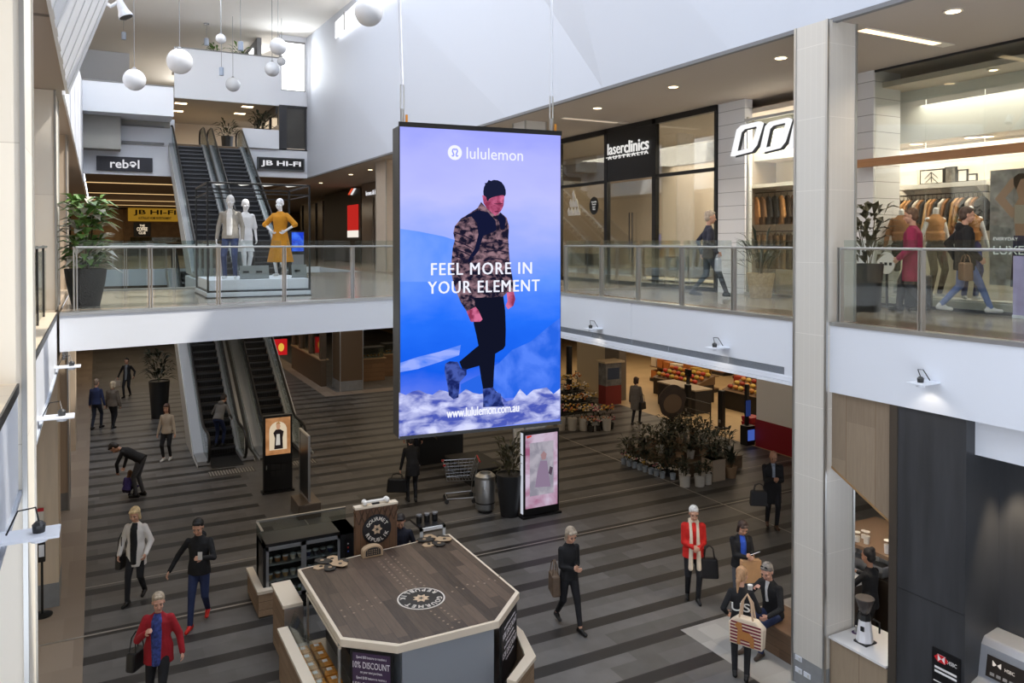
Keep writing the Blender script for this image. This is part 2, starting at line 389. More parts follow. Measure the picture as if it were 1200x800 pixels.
# --- fascias
def bridge_face(d0, d1, z0, z1, x0=-.52, x1=9.08):
    return MB().prism([(x0, BR(x0) - d0), (x1, BR(x1) - d0), (x1, BR(x1) + d1), (x0, BR(x0) + d1)], z0, z1)
struct('wall_front', bridge_face(.06, 0, 4.68, Z2 - .03), white2)
struct('trim_2', bridge_face(.08, .14, Z2 - .03, Z2 + .02), steel)
struct('wall_front', MB().box(2.7, 9.08, 20.6, 20.88, 4.68, Z2 - .03).box(2.7, 2.76, 20.6, 29.2, 4.68, Z2 - .03), white2)
struct('wall_front', MB().box(-.55, 9.08, 35.94, 36, 4.60, Z2), white2)
struct('trim_2', MB().box(-.5, 2.7, 20.54, 20.88, Z2 - .03, Z2 + .02), steel)
# right fascia: white face, vent grille, white lip
XF = 9.08
struct('wall_right', MB().box(XF - .03, XF, 8.0, 12.2, 4.55, Z2 - .03), white2)
struct('wall_right', MB().box(XF - .03, XF, 12.21, 16.6, 4.55, Z2 - .03), white2)
struct('wall_right', MB().box(XF - .03, XF, 1, 7.72, Z2B, Z2 - .03), white2)
struct('wall_right', MB().box(XF - .03, XF, 20.6, 36, Z2B, Z2 - .03), white2)
struct('trim_3', MB().box(XF - .045, XF, 8.0, 16.6, 4.355, 4.42).box(XF - .03, XF, 8, 16.6, 4.42, 4.435).box(XF - .06, XF, 8.0, 16.6, 4.30, 4.35), white2)
struct('trim_3', MB().box(XF - .03, XF, 8.0, 8.42, 4.435, 4.55), white2)
vg = MB()
for i in range(9): vg.box(XF - .022, XF - .008, 8.42, 16.6, 4.437 + i * .0125, 4.443 + i * .0125)
for y in (9.6, 11.1, 12.2, 13.6, 15.0): vg.box(XF - .026, XF, y, y + .015, 4.435, 4.55)
vent = thing('vent_grille', 'long grey louvred air vent set in the white balcony edge over the supermarket', 'vent', (XF, 12.5, 4.43))
vg.build('louvre', M('grey_louvre', (150, 156, 165), .5), vent)
MB().box(XF - .004, XF - .001, 8.42, 16.6, 4.435, 4.55).build('backing', M('grey_backing', (112, 118, 126), .6), vent)
struct('trim_4', MB().box(XF - .05, XF + .12, 8.2, 16.2, Z2 - .03, Z2 + .02), steel)
struct('trim_4', MB().box(XF - .05, XF + .12, 1, 7.7, Z2 - .03, Z2 + .02), steel)
# left fascia and ledge
struct('wall_left', MB().box(-.61, -.56, 1, 14.35, Z2B, Z2 - .03), white2)
struct('trim_5', MB().box(-.90, -.56, 8.8, 14.4, Z2 - .03, Z2 + .02).box(-.90, -.56, 1, 7.3, Z2 - .03, Z2 + .02), tiles('ledge_tile', (224, 208, 184), .4, .45, 'X', 'Y', .3, (170, 150, 130)))
struct('trim_5', MB().box(-.56, -.545, 8.8, 14.3, Z2 - .06, Z2 + .02).box(-.56, -.545, 1, 7.3, Z2 - .06, Z2 + .02), dsteel)
struct('wall_left', MB().box(-.55, -.50, 16, 36, Z2B, Z2 - .03), white2)
# lower lip of the left fascia
struct('trim_5', MB().box(-.56, -.535, 1, 14.3, 4.40, 4.44), M('lip', (170, 176, 186), .5))
# --- columns
def column(x0, x1, y0, y1, z0, z1, m, my, plinth=True):
    b = MB().box(x0, x1, y0, y1, z0 + (.42 if plinth else 0), z1); struct('column', b, m)
    t = MB()
    for x in (x0, x1):
        for y in (y0, y1): t.cbox((x, y, (z0 + z1) / 2), (.035, .035, z1 - z0))
    struct('trim_6', t, steel)
    if plinth: struct('baseboard_1', MB().box(x0 - .002, x1 + .002, y0 - .002, y1 + .002, z0, z0 + .42), M('grey_plinth', (140, 142, 144), .4, var=.08))
def tiled(name, rgb):
    m = bpy.data.materials.new(name); m.use_nodes = True; nt = m.node_tree; b = nt.nodes['Principled BSDF']; b.inputs['Roughness'].default_value = .3
    N = nt.nodes.new; K = nt.links.new; tc = N('ShaderNodeTexCoord'); sp = N('ShaderNodeSeparateXYZ'); K(tc.outputs['Object'], sp.inputs[0])
    def mm(op, a, c):
        n = N('ShaderNodeMath'); n.operation = op
        for i, q in enumerate((a, c)):
            if isinstance(q, (int, float)): n.inputs[i].default_value = q
            else: K(q, n.inputs[i])
        return n.outputs[0]
    s = mm('ADD', sp.outputs['X'], sp.outputs['Y'])
    v = mm('LESS_THAN', mm('FRACT', mm('DIVIDE', s, .098), 0), .04); h = mm('LESS_THAN', mm('FRACT', mm('DIVIDE', sp.outputs['Z'], 1.02), 0), .006)
    e = mm('MAXIMUM', mm('MULTIPLY', v, .55), h)
    mx = N('ShaderNodeMix'); mx.data_type = 'RGBA'; K(e, mx.inputs['Factor']); mx.inputs['A'].default_value = L(rgb); mx.inputs['B'].default_value = L(tuple(min(255, c + 22) for c in rgb))
    K(mx.outputs['Result'], b.inputs['Base Color']); return m
col_tile = tiled('cream_mosaic_tile', (208, 203, 194))
col_left = tiles('cream_panel', (244, 238, 225), 1.5, 2.4, 'X', 'Z', .4, (210, 202, 188))
column(8.97, 9.55, 7.60, 8.16, 0, 9.5, col_tile, col_tile)
column(-2.4, -.515, 7.35, 8.4, 0, 8.95, col_left, col_left)
column(-2.0, -.60, 15.2, 16.4, Z2, 8.95, col_left, col_left, False)
struct('column', MB().box(-2.2, -.62, 15.9, 16.9, .42, Z2B), M('pale_wood_panel', (214, 196, 172), .5, var=.05, scale=2, stretch=(8, 8, .6)))
struct('baseboard_1', MB().box(-2.2, -.615, 15.89, 16.9, 0, .42), M('grey_plinth'))
column(-1.6, -.62, 21.5, 22.6, 0, 8.95, M('beige_render', (196, 178, 156), .6), col_left)
column(-1.6, -.88, 30.5, 31.6, 0, 8.95, M('beige_render'), col_left)
column(9.65, 10.25, 17.5, 18.15, 0, 9.5, M('white_column', (222, 220, 216), .5), col_tile, False)
column(9.6, 10.9, 28.2, 29.4, Z2, 9.5, M('stone_column', (188, 172, 154), .5, var=.03), col_tile, False)
column(9.2, 10.2, 33.1, 34.3, 0, Z2B, M('brown_column', (104, 84, 64), .5), col_tile, True)
# --- ceilings
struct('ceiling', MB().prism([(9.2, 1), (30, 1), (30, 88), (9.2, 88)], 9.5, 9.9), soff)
struct('ceiling', MB().box(-7, -.50, 1, 88, 8.955, 9.4).box(-.5, -.43, 1, 15.2, 8.955, 9.1), M('taupe_ceiling_panels', (176, 164, 152), .8))
struct('trim_7', MB().box(-2.4, -.44, 5.0, 5.02, 8.93, 8.96).box(-2.4, -.44, 10.2, 10.22, 8.93, 8.96), M('panel_joint', (130, 120, 110), .8))
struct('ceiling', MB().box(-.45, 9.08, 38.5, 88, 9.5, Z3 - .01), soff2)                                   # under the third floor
struct('ceiling', MB().box(-1, 12, 38.6, 60, 12.95, 13.2), M('grey_ceiling', (168, 162, 152), .8))
struct('ceiling', MB().box(-8, 14, 31, 70, 16.3, 16.6), M('cream_ceiling', (232, 228, 220), .8))
struct('floor', MB().box(-.45, 9.08, 38.5, 88, Z3 - .01, Z3), upf)
# --- the folded white wall above the right walkway
fw = MB(); pts_b = [(9.08, 1), (9.08, 9.6), (9.08, 13.2), (9.08, 17.4), (9.08, 26), (9.08, 38.4)]
pts_t = [(9.5, 1), (9.5, 9.0), (9.05, 16.0), (9.7, 20.5), (9.4, 29), (9.08, 38.4)]
nb = len(pts_b)
fw._a([(x, y, 9.5) for x, y in pts_b] + [(x, y, 16.3) for x, y in pts_t], [])
for i in range(nb - 1): fw.f.append([i, i + 1, nb + i + 1]); fw.f.append([i, nb + i + 1, nb + i])
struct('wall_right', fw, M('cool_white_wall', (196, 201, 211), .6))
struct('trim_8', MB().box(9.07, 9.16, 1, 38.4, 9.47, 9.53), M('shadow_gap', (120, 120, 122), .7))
# clerestory window in the right wall next to the ceiling
sky_w = M('window_daylight', (255, 255, 255), .5, emit=2.2)
wq = [onx(393, 45, 9.02), onx(393, 26, 9.02), onx(470, -46, 9.02), onx(470, -24, 9.02)]
struct('window_1', MB().ext([tuple(p) for p in wq], (.03, 0, 0)), sky_w)
struct('window_1', MB().bar(onx(403.5, 35, 9.0), onx(403.5, 14, 9.0), .12, .05, (1, 0, 0)), M('window_frame_grey', (150, 150, 150), .5))
# --- back of the hall, plane Y = 38.4
YB = 38.4
bw = MB()
bw.box(-.6, 3.15, YB, YB + .2, 9.35, 11.9)          # wall with the dark name board
bw.box(6.3, 9.0, YB, YB + .2, 9.49, 10.8)          # wall with the framed name board
bw.box(3.15, 7.85, YB, YB + .2, 12.9, 15.15)         # high balcony front
bw.box(7.85, 9.0, YB + .0, YB + .2, 12.96, 13.65)
bw.box(9.0, 9.2, YB, YB + .2, 9.5, 16.3); bw.box(7.8, 9.0, YB, YB + .2, 16.05, 16.3)
struct('wall_back', bw, white)
struct('wall_back', MB().box(-.6, 2.95, 36.4, 38.4, 11.75, 12.98), white)
struct('trim_9', MB().box(-.6, 2.95, 36.38, 36.48, 12.98, 13.03).box(3.15, 7.8, YB - .02, YB + .1, 15.15, 15.2), M('grey_cap', (130, 130, 132), .5))
struct('wall_back', MB().box(-.6, .95, 37.4, 38.39, 10.35, 11.74), M('grey_bulkhead', (158, 156, 150), .7))
struct('wall_back', MB().box(1.0, 2.95, 38.3, 38.4, 11.5, 11.75), M('grey_bulkhead'))
struct('trim_9', MB().box(1.0, 2.7, 38.25, 38.33, 10.72, 10.82).box(1.0, 2.7, 38.22, 38.3, 11.5, 11.56), M('grey_cap'))
struct('wall_back', MB().box(-1, 13, 47, 47.2, Z3, 13), M('beige_wall', (206, 196, 182), .7))
struct('wall_back', MB().box(6.05, 7.7, 38.2, 38.4, 10.82, 11.7), white)                                   # solid balustrade
struct('wall_back', MB().box(-6, 1.6, 46, 46.2, 12.9, 16.4), M('blue_grey_wall', (214, 220, 230), .6))
struct('wall_back', MB().box(-6, 14, 56, 56.2, 12.9, 16.4), M('cream_wall', (238, 234, 226), .6))
struct('floor', MB().box(-6, 9, 38.6, 60, 13.2, 13.25), upf)
# bright window above, dark glazing below
struct('window_2', MB().box(7.85, 9.05, YB + .12, YB + .15, 13.68, 16.02), sky_w)
struct('window_2', MB().box(7.78, 7.88, YB + .02, YB + .12, 13.65, 16.05).box(7.8, 9.1, YB + .02, YB + .12, 15.97, 16.05).box(8.98, 9.06, YB + .02, YB + .12, 13.65, 16.02).box(7.8, 9.06, YB + .02, YB + .12, 13.64, 13.70), M('window_frame_grey'))
struct('window_3', MB().box(8.1, 9.02, YB + .05, YB + .08, 10.9, 12.88), M('smoked_pane', (74, 72, 68), .12, var=.15, scale=.8))
struct('window_3', MB().box(7.75, 8.1, YB - .02, YB + .12, 10.82, 12.95).box(8.1, 9.08, YB - .02, YB + .08, 12.86, 12.95).box(8.98, 9.06, YB - .02, YB + .08, 10.82, 12.9).box(7.75, 9.08, YB - .02, YB + .1, 10.8, 10.86), M('charcoal_frame', (50, 50, 54), .5))
struct('window_4', MB().ext([(7.7, 38.6, 12.0), (7.7, 44.5, 12.0), (7.7, 44.5, 12.95), (7.7, 38.6, 12.95)], (.05, 0, 0)), M('smoked_pane'))
struct('window_4', MB().box(7.64, 7.7, 38.6, 44.5, 12.55, 12.95).box(7.64, 7.7, 40.2, 40.4, 11.4, 12.95).box(7.64, 7.7, 42.2, 42.4, 11.4, 12.95), M('charcoal_frame'))
# row of small windows on the top level, running back
t = MB()
for i in range(5): t.box(6.9, 6.95, 40.5 + i * 2.6, 42.7 + i * 2.6, 15.3, 16.0)
struct('window_5', t, sky_w)
struct('wall_right', MB().box(6.95, 7.15, 39.5, 56, 13.2, 16.3), M('dark_reveal', (120, 122, 126), .6))
# --- left upper bulkhead: ribbed leaning wall, then plain white bulkhead behind
A0 = Vector((-.45, 15.2, 8.95)); UP = Vector((.62, -1.55, 1.35)).normalized()
rb = MB(); y = 15.2; N_ = Vector((.9, .25, -.1)).normalized(); k = 0
while y > 2.0:
    w = .42; d = .012 if k % 2 == 0 else 0
    a = Vector((-.40 + d, y, 8.90)); b_ = Vector((-.40 + d, y - w, 8.90))
    rb.ext([a, b_, b_ + UP * 5.2, a + UP * 5.2], (-.04 - d, 0, 0)); y -= w; k += 1
struct('wall_left', rb, M('white_ribbed_panel', (244, 246, 250), .5))
struct('wall_left', MB().ext([(-.46, 15.3, 8.90), (-.46, 38.4, 8.90), (-.46, 38.4, 13.2), (-.46, 15.3, 10.2)], (-.035, 0, 0)), white)
struct('wall_left', MB().box(-6.2, -6, 1, 88, 0, 17), M('beige_render'))
struct('wall_left', MB().box(-1.0, -.9, 16.9, 36, 4.4, 4.45), white2)
# left lower and upper shop fronts (deep recess)
struct('wall_left', MB().box(-2.4, -2.3, 17, 60, 0, Z2B), M('warm_beige_wall', (186, 166, 142), .6))
struct('wall_left', MB().box(-2.4, -2.3, 9, 15.5, 0, Z2B), M('greenish_tile', (196, 196, 186), .4))
struct('wall_left', MB().box(-2.2, -.6, 27.5, 29.0, 0, Z2B), M('wall_beige_pier', (196, 178, 156), .6))
struct('wall_left', MB().box(-2.4, -2.3, 9, 88, Z2, 8.9), M('warm_beige_wall'))
struct('wall_back', MB().box(-6, 30, 86, 86.2, 0, 9.5), M('brown_back_wall', (120, 98, 74), .7))
struct('wall_back', MB().box(-6, 2.3, 54, 54.2, 0, 4.4), M('dim_taupe_wall', (120, 104, 86), .7))
struct('light_block_near', MB().box(-6, 30, -7, -6.8, 0, 17), M('taupe_light_block', (150, 142, 134), .7))  # unseen wall behind the camera, added and darkened to cut light from behind
struct('wall_right', MB().box(30, 30.2, -7, 88, 0, 10), M('brown_back_wall'))
# roof over the hall: open strips between beams, unseen solid near end added to block light
rf = MB().box(-6, 14, -7, 2.5, 16.6, 17.2)
for i in range(2, 9): rf.box(-6, 14, -6 + i * 4.4, -5.2 + i * 4.4, 16.6, 17.2)
struct('ceiling', rf, white)
# ================================================================== RAILINGS
def railing(label, posts, z, ends=True, over=1.16):
    """posts: list of (x, y); flat steel posts, handrail, glass panes"""
    p0 = posts[0]; t = thing('glass_railing', label, 'railing', (p0[0], p0[1], z), group='glass balustrades round the upper floor')
    dx, dy = posts[-1][0] - p0[0], posts[-1][1] - p0[1]; ln = math.hypot(dx, dy); ux, uy = dx / ln, dy / ln
    for (x, y) in posts:
        MB().bar((x - ux * .022, y - uy * .022, z), (x - ux * .022, y - uy * .022, z + 1.06), .075, .014, (ux, uy, 0)).bar((x + ux * .022, y + uy * .022, z), (x + ux * .022, y + uy * .022, z + 1.06), .075, .014, (ux, uy, 0)).cbox((x, y, z + .012), (.12, .12, .024)).build('post', steel, t)
    MB().bar((p0[0], p0[1], z + 1.045), (posts[-1][0], posts[-1][1], z + 1.045), .06, .035).build('handrail', steel, t, bevel=.008)
    for a, b in zip(posts[:-1], posts[1:]):
        q = .06; A = (a[0] + ux * q, a[1] + uy * q); B = (b[0] - ux * q, b[1] - uy * q)
        MB().bar((A[0], A[1], z + (.05 + over) / 2), (B[0], B[1], z + (.05 + over) / 2), .012, over - .05).build('glass_panel', rail_glass, t)
    return t
def on_line(px, off):           # a post of the bridge railing
    d = ray(px, 300); k = d.y / d.x if abs(d.x) > 1e-6 else 1e9
    x = (14.3 + .155 * .52 + off) / (k - .155); return (x, BR(x) + off)
bp = [on_line(p, .10) for p in (88, 176, 256, 333, 413)]
stp = bp[4][0] - bp[3][0]
bp += [(bp[4][0] + stp * i, BR(bp[4][0] + stp * i) + .10) for i in (1, 2)] + [(8.9, BR(8.9) + .10)]
railing('long glass balustrade with steel posts along the front of the bridge, below the mannequins', bp, Z2)
railing('glass balustrade along the rear edge of the bridge, behind the potted plant', [(-.45 + i * 1.05, 20.45) for i in range(4)], Z2)
railing('glass balustrade at the side of the upper floor between void and mannequins', [(2.86, 20.8 + i * 1.35) for i in range(6)], Z2)
railing('glass balustrade across the far end of the void, in front of the yellow shop sign', [(-.4 + i * 1.0, 36.15) for i in range(4)], Z2)
yy = [onx(p, 320, 9.16).y for p in (663, 705, 748, 799, 860)]
railing('glass balustrade of the upper walkway between the big screen and the tiled column', [(9.16, y) for y in yy] + [(9.16, 8.25)], Z2)
yn = [onx(p, 320, 9.13).y for p in (985, 1080)]
railing('nearest glass balustrade with wide steel posts, right of the tall tiled column', [(9.13, y) for y in yn] + [(9.13, yn[1] - 1.3), (9.13, yn[1] - 2.6)], Z2)
lp = thing('glass_railing', 'balustrade with thin posts on the tiled ledge at the left edge', 'railing', (-.70, 8.8, Z2), group='glass balustrades round the upper floor')
for y in (9.4, 10.7, 12.2, 13.6): MB().cbox((-.70, y, Z2 + .55), (.03, .05, 1.06)).build('post', dsteel, lp)
MB().bar((-.70, 8.8, Z2 + 1.06), (-.70, 14.2, Z2 + 1.06), .05, .03).build('handrail', steel, lp)
MB().box(-.706, -.694, 8.8, 14.2, Z2 + .06, Z2 + 1.0).build('glass_panel', rail_glass, lp)
# ================================================================== ESCALATORS
nose_ = M('step_nosing', (78, 79, 83), .4, .3); step_dark = M('escalator_step', (34, 34, 37), .55, .2); rubber = M('black_rubber', (16, 16, 17), .45)
bal = glass('escalator_glass', (206, 212, 212), .14); deck = M('escalator_deck', (178, 180, 184), .35, .35); side_white = M('escalator_side', (206, 208, 206), .45, var=.03)
STEP_ME = {}
def escalator(label, xc, y0, z0, rise, w=.86, dw=.34, drop=1.0):
    n = int(round(rise / .2)); run = n * .3464; rise = n * .2
    t = thing('escalator', label, 'escalator', (xc, y0, z0), group='escalators at the end of the hall'); O = Vector((xc, y0, z0))
    first = None
    for i in range(-2, n + 3):
        z = max(0, min(i, n)) * .2
        if first is None:
            b = MB().box(xc - w / 2, xc + w / 2, y0 + .05, y0 + .36, z0 - .2, z0 - .05).box(xc - w / 2, xc + w / 2, y0, y0 + .36, z0 - .05, z0)
            for k in range(11): b.box(xc - w / 2 + .03 + k * .075, xc - w / 2 + .055 + k * .075, y0 + .03, y0 + .36, z0 - .19, z0 + .006)
            first = b.build('step', step_dark, t); s = first; ns = MB().box(xc - w / 2, xc + w / 2, y0 - .008, y0 + .03, z0 - .045, z0 + .008).build('nosing', nose_, first)
        else:
            s = first.copy(); COL.objects.link(s); s.parent = t; n2 = ns.copy(); COL.objects.link(n2); n2.parent = s
        s.location = (0, i * .3464 - .36, z)
    P = [(-1.15, 0), (-.1, 0), (run - .1, rise), (run + 1.0, rise)]
    for sx in (-1, 1):
        x = xc + sx * (w / 2 + .07); nm = lambda a: a
        lo = [(x, y0 + a, z0 + b + .12) for a, b in P]; hi = [(x, y0 + a, z0 + b + .86) for a, b in P]
        hi[0] = (x, y0 + P[0][0] + .1, hi[0][2]); hi[-1] = (x, y0 + P[-1][0] - .1, hi[-1][2])
        MB().ext(lo + hi[::-1], (.012, 0, 0)).build('balustrade', bal, t)
        q = []
        for a in range(-90, 91, 30): q.append((x, y0 + P[0][0] - .02 - .38 * math.cos(math.radians(a)), z0 + .53 + .40 * math.sin(math.radians(a))))
        q += [(x, y0 + P[1][0] - .1, z0 + .93), (x, y0 + P[1][0] + .25, z0 + 1.02), (x, y0 + P[2][0] - .25, z0 + rise + .84), (x, y0 + P[2][0] + .1, z0 + rise + .93)]
        for a in range(90, -91, -30): q.append((x, y0 + P[3][0] + .02 + .38 * math.cos(math.radians(a)), z0 + rise + .53 + .40 * math.sin(math.radians(a))))
        MB().tube(q, .04, 8).build('handrail', rubber, t, smooth=True)
        dk = [(xc + sx * (w / 2 + .0), y0 + a, z0 + b + .03) for a, b in P] + [(xc + sx * (w / 2), y0 + a, z0 + b + .14) for a, b in P][::-1]
        MB().ext(dk, (sx * dw, 0, 0)).build('deck', deck, t)
        MB().ext([(xc + sx * (w / 2 + dw + .002), y0 + P[0][0] - .1, z0 + .06), (xc + sx * (w / 2 + dw + .002), y0 + P[1][0], z0 + .06), (xc + sx * (w / 2 + dw + .002), y0 + P[2][0], z0 + rise + .06), (xc + sx * (w / 2 + dw + .002), y0 + P[3][0], z0 + rise + .06),
             (xc + sx * (w / 2 + dw + .002), y0 + P[3][0], z0 + rise - .25), (xc + sx * (w / 2 + dw + .002), y0 + P[2][0] + .5, z0 + rise - .3), (xc + sx * (w / 2 + dw + .002), y0 + P[1][0] + drop * 1.9, z0 + .002), (xc + sx * (w / 2 + dw + .002), y0 + P[0][0] - .1, z0 + .002)], (sx * .02, 0, 0)).build('side_panel', side_white, t)
    MB().box(xc - w / 2, xc + w / 2, y0 - 1.5, y0 - .36, z0 + .002, z0 + .012).build('comb_plate', M('comb_plate', (66, 66, 66), .4, .6), t)
    return t
escalator('lower escalator on the left, with a person in a grey hoodie near its foot', 3.28, 25.0, 0, 5.2)
escalator('lower escalator on the right, rising behind the brown lit advertising totem', 4.98, 25.0, 0, 5.2)
escalator('upper escalator on the left, beside the white wall with the dark shop name', 3.68, 28.9, Z2, 5.4, 1.16, .20)
escalator('upper escalator on the right, rising past the mannequins beside the framed name board', 5.32, 28.9, Z2, 5.4, 1.16, .20)
for x0 in (2.72, 4.45):
    tp = thing('tactile_strip', 'pale ribbed warning strip on the floor before the %s escalator' % ('left lower' if x0 < 3 else 'right lower'), 'floor strip', (x0, 22.9, 0))
    t_ = MB()
    for k in range(16): t_.box(x0 + k * .075, x0 + k * .075 + .035, 22.75, 23.2, .001, .008)
    t_.build('rib', M('tactile_grey', (150, 146, 138), .5), tp)
    MB().box(x0 - .02, x0 + 1.2, 22.73, 23.22, .0005, .003).build('base_strip', M('tactile_base', (84, 80, 76), .5), tp)
# ================================================================== SIGNS AT THE BACK
def E(name, rgb, s=1.0): 
    if name in MATS: return MATS[name]
    m = bpy.data.materials.new(name); m.use_nodes = True; nt = m.node_tree; nt.nodes.clear()
    o = nt.nodes.new('ShaderNodeOutputMaterial'); e = nt.nodes.new('ShaderNodeEmission'); e.inputs[0].default_value = L(rgb); e.inputs[1].default_value = s
    nt.links.new(e.outputs[0], o.inputs[0]); MATS[name] = m; return m
def pb(x0, x1, y0, y1, Y):      # photo rectangle -> world rectangle on the plane Y
    a = ony(x0, y1, Y); b = ony(x1, y0, Y); return a.x, b.x, a.z, b.z
def signboard(label, rect, Y, board, letters, lines, frame=None, bold=.02, name='shop_sign', d=.12, pad=.12, group=None, kw=None):
    x0, x1, z0, z1 = rect; s = thing(name, label, 'sign', ((x0 + x1) / 2, Y, z0), group=group)
    MB().box(x0, x1, Y - d, Y, z0, z1).build('board', board, s, bevel=.01)
    if frame:
        w = (z1 - z0) * .09; MB().box(x0, x1, Y - d - .03, Y - d + .01, z0, z0 + w).box(x0, x1, Y - d - .03, Y - d + .01, z1 - w, z1).box(x0, x0 + w, Y - d - .03, Y - d + .01, z0, z1).box(x1 - w, x1, Y - d - .03, Y - d + .01, z0, z1).build('frame', frame, s)
    n = len(lines); H = (z1 - z0) * (1 - 2 * pad)
    for i, (tx, wf, hf) in enumerate(lines):
        zz = z1 - (z1 - z0) * pad - H * sum(l[2] for l in lines[:i + 1])
        text('lettering', tx, letters, s, ((x0 + x1) / 2, Y - d - .002, zz + H * hf * .08), (1, 0, 0), (0, 0, 1), width=(x1 - x0) * wf, height=H * hf * .84, depth=.04, bold=bold, **(kw or {}))
    return s
let_w = E('sign_white', (235, 235, 240), .85)
signboard('wide dark board with pale lettering on the white wall left of the upper escalators', pb(113, 178.5, 185.5, 199.5, 38.4), 38.4, M('navy_board', (34, 34, 44), .4), let_w, [('rebəl', .52, 1)], pad=.14, bold=.012)
signboard('black framed board with white block letters right of the upper escalators', pb(301, 356, 186.5, 198.8, 38.4), 38.4, black, let_w, [('JB HI-FI', .84, 1)], frame=M('sign_grey_frame', (84, 86, 88), .4), pad=.2)
yl = pb(150, 212, 244, 259, 80)
signboard('mustard yellow shop board with black block letters below the striplights', yl, 80, E('mustard_board', (150, 112, 34), .8), M('sign_black', (12, 11, 10), .5), [('JB HI-FI', .8, .68), ("AUSTRALIA'S HOME ENTERTAINMENT", .62, .32)], pad=.12)
signboard('square black cafe board hanging under the mustard yellow shop board', pb(156.5, 176.5, 260.5, 277, 80), 80, M('sign_black', (12, 11, 10)), E('sign_cream', (240, 220, 190), 1.0), [('THE', .3, .25), ('COFFEE', .62, .45), ('CLUB', .4, .3)], pad=.15)
# strip lights and shop things below the third floor
for i, (yp, x0, x1) in enumerate(((215, 100, 203), (227, 103, 205), (235, 104, 207), (240.5, 105, 208))):
    Y = onz(150, yp, 9.42).y; Y = min(Y, 78); a = ony(x0, yp, Y).x; b = ony(x1, yp, Y).x
    s = thing('strip_light', ('front', 'second', 'third', 'fourth')[i] + ' warm strip light in the brown ceiling behind the balustrade', 'ceiling light', (a, Y, 9.415), group='strip lights under the third floor')
    MB().box(a, b, Y - .10, Y + .10, 9.44, 9.499).build('housing', M('lamp_housing', (150, 130, 104), .5), s); MB().box(a + .02, b - .02, Y - .08, Y + .08, 9.415, 9.44).build('diffuser', E('warm_strip', (255, 214, 150), 1.1), s)
# dim shops at the far end of the upper floor
dim = M('dim_shop', (70, 56, 42), .7, var=.4, scale=3)
struct('wall_back', MB().box(2.2, 9, 80, 80.2, Z2, 9.4), M('shop_back', (112, 88, 60), .7, var=.25, scale=2))
struct('wall_back', MB().box(-2, 2.4, 81, 81.2, Z2, 9.4), M('pale_shop_back', (190, 160, 120), .7, var=.2, scale=1.5))
cafe = thing('service_counter', 'dark cafe counter at the far end of the upper floor under the cafe board', 'counter', (4, 70, Z2))
MB().box(2, 8, 69.6, 70.4, Z2, Z2 + 1.05).build('body', M('dark_wood', (58, 46, 36), .5), cafe); MB().box(1.9, 8.1, 69.5, 70.5, Z2 + 1.05, Z2 + 1.1).build('worktop', M('pale_top', (150, 130, 110), .4), cafe)
MB().box(2.4, 7.6, 69.9, 70.3, Z2 + 1.1, Z2 + 1.5).build('display_case', glass('case_glass', (200, 210, 200), .15), cafe)
# ================================================================== BIG SCREEN
SL = CAMP + ray(469, 283) * 8.0; SR = CAMP + ray(656.7, 283) * 8.69
sdir = Vector((SR.x - SL.x, SR.y - SL.y, 0)); SW = sdir.length; sdir.normalize(); snorm = Vector((sdir.y, -sdir.x, 0))   # towards the camera
ST, SB = 7.59, 4.43
def SP(px, py, off=.0):
    d = ray(px, py); k = (SL - CAMP).dot(snorm) / d.dot(snorm); return CAMP + d * k + snorm * off
scr = thing('digital_screen', 'tall hanging double-sided advertising screen showing a man in a camouflage puffer jacket', 'screen', (SL.x, SL.y, SB))
def sbox(a0, a1, d0, d1, z0, z1):
    P = [SL + sdir * a + snorm * d for a, d in ((a0, d0), (a1, d0), (a1, d1), (a0, d1))]
    return MB().prism([(p.x, p.y) for p in P], z0, z1)
sbox(-.012, SW + .012, -.27, -.006, SB - .03, ST + .012).build('casing', M('screen_casing', (60, 60, 58), .4, .3), scr, bevel=.006)
sbox(-.014, SW + .014, -.01, .006, ST, ST + .05).build('top_bezel', black, scr); sbox(-.014, SW + .014, -.01, .006, SB - .035, SB).build('bottom_bezel', black, scr)
def screen_sky():
    m = bpy.data.materials.new('screen_sky'); m.use_nodes = True; nt = m.node_tree; nt.nodes.clear(); N = nt.nodes.new; K = nt.links.new
    o = N('ShaderNodeOutputMaterial'); e = N('ShaderNodeEmission'); tc = N('ShaderNodeTexCoord'); sp = N('ShaderNodeSeparateXYZ'); K(tc.outputs['Object'], sp.inputs[0])
    nz = N('ShaderNodeTexNoise'); nz.inputs['Scale'].default_value = 1.5; nz.inputs['Detail'].default_value = 5
    mp = N('ShaderNodeMapping'); mp.inputs['Scale'].default_value = (1, 1, 2.2); K(tc.outputs['Object'], mp.inputs[0]); K(mp.outputs[0], nz.inputs['Vector'])
    a = N('ShaderNodeMath'); a.operation = 'MULTIPLY_ADD'; K(sp.outputs['Z'], a.inputs[0]); a.inputs[1].default_value = 1 / 3.16
    b = N('ShaderNodeMath'); b.operation = 'MULTIPLY_ADD'; K(nz.outputs[0], b.inputs[0]); b.inputs[1].default_value = .22; b.inputs[2].default_value = -.11; K(b.outputs[0], a.inputs[2])
    r = N('ShaderNodeValToRGB'); st = [(0, (120, 140, 240)), (.22, (20, 92, 232)), (.36, (36, 110, 246)), (.5, (96, 146, 255)), (.62, (150, 170, 255)), (.78, (186, 190, 255)), (.92, (176, 180, 254)), (1, (160, 166, 252))]
    while len(r.color_ramp.elements) < len(st): r.color_ramp.elements.new(.5)
    for el, (p, c) in zip(r.color_ramp.elements, st): el.position = p; el.color = L(c)
    K(a.outputs[0], r.inputs[0]); K(r.outputs[0], e.inputs[0]); e.inputs[1].default_value = 1; K(e.outputs[0], o.inputs[0]); return m
sbox(0, SW, -.006, 0, SB, ST).build('display', screen_sky(), scr)
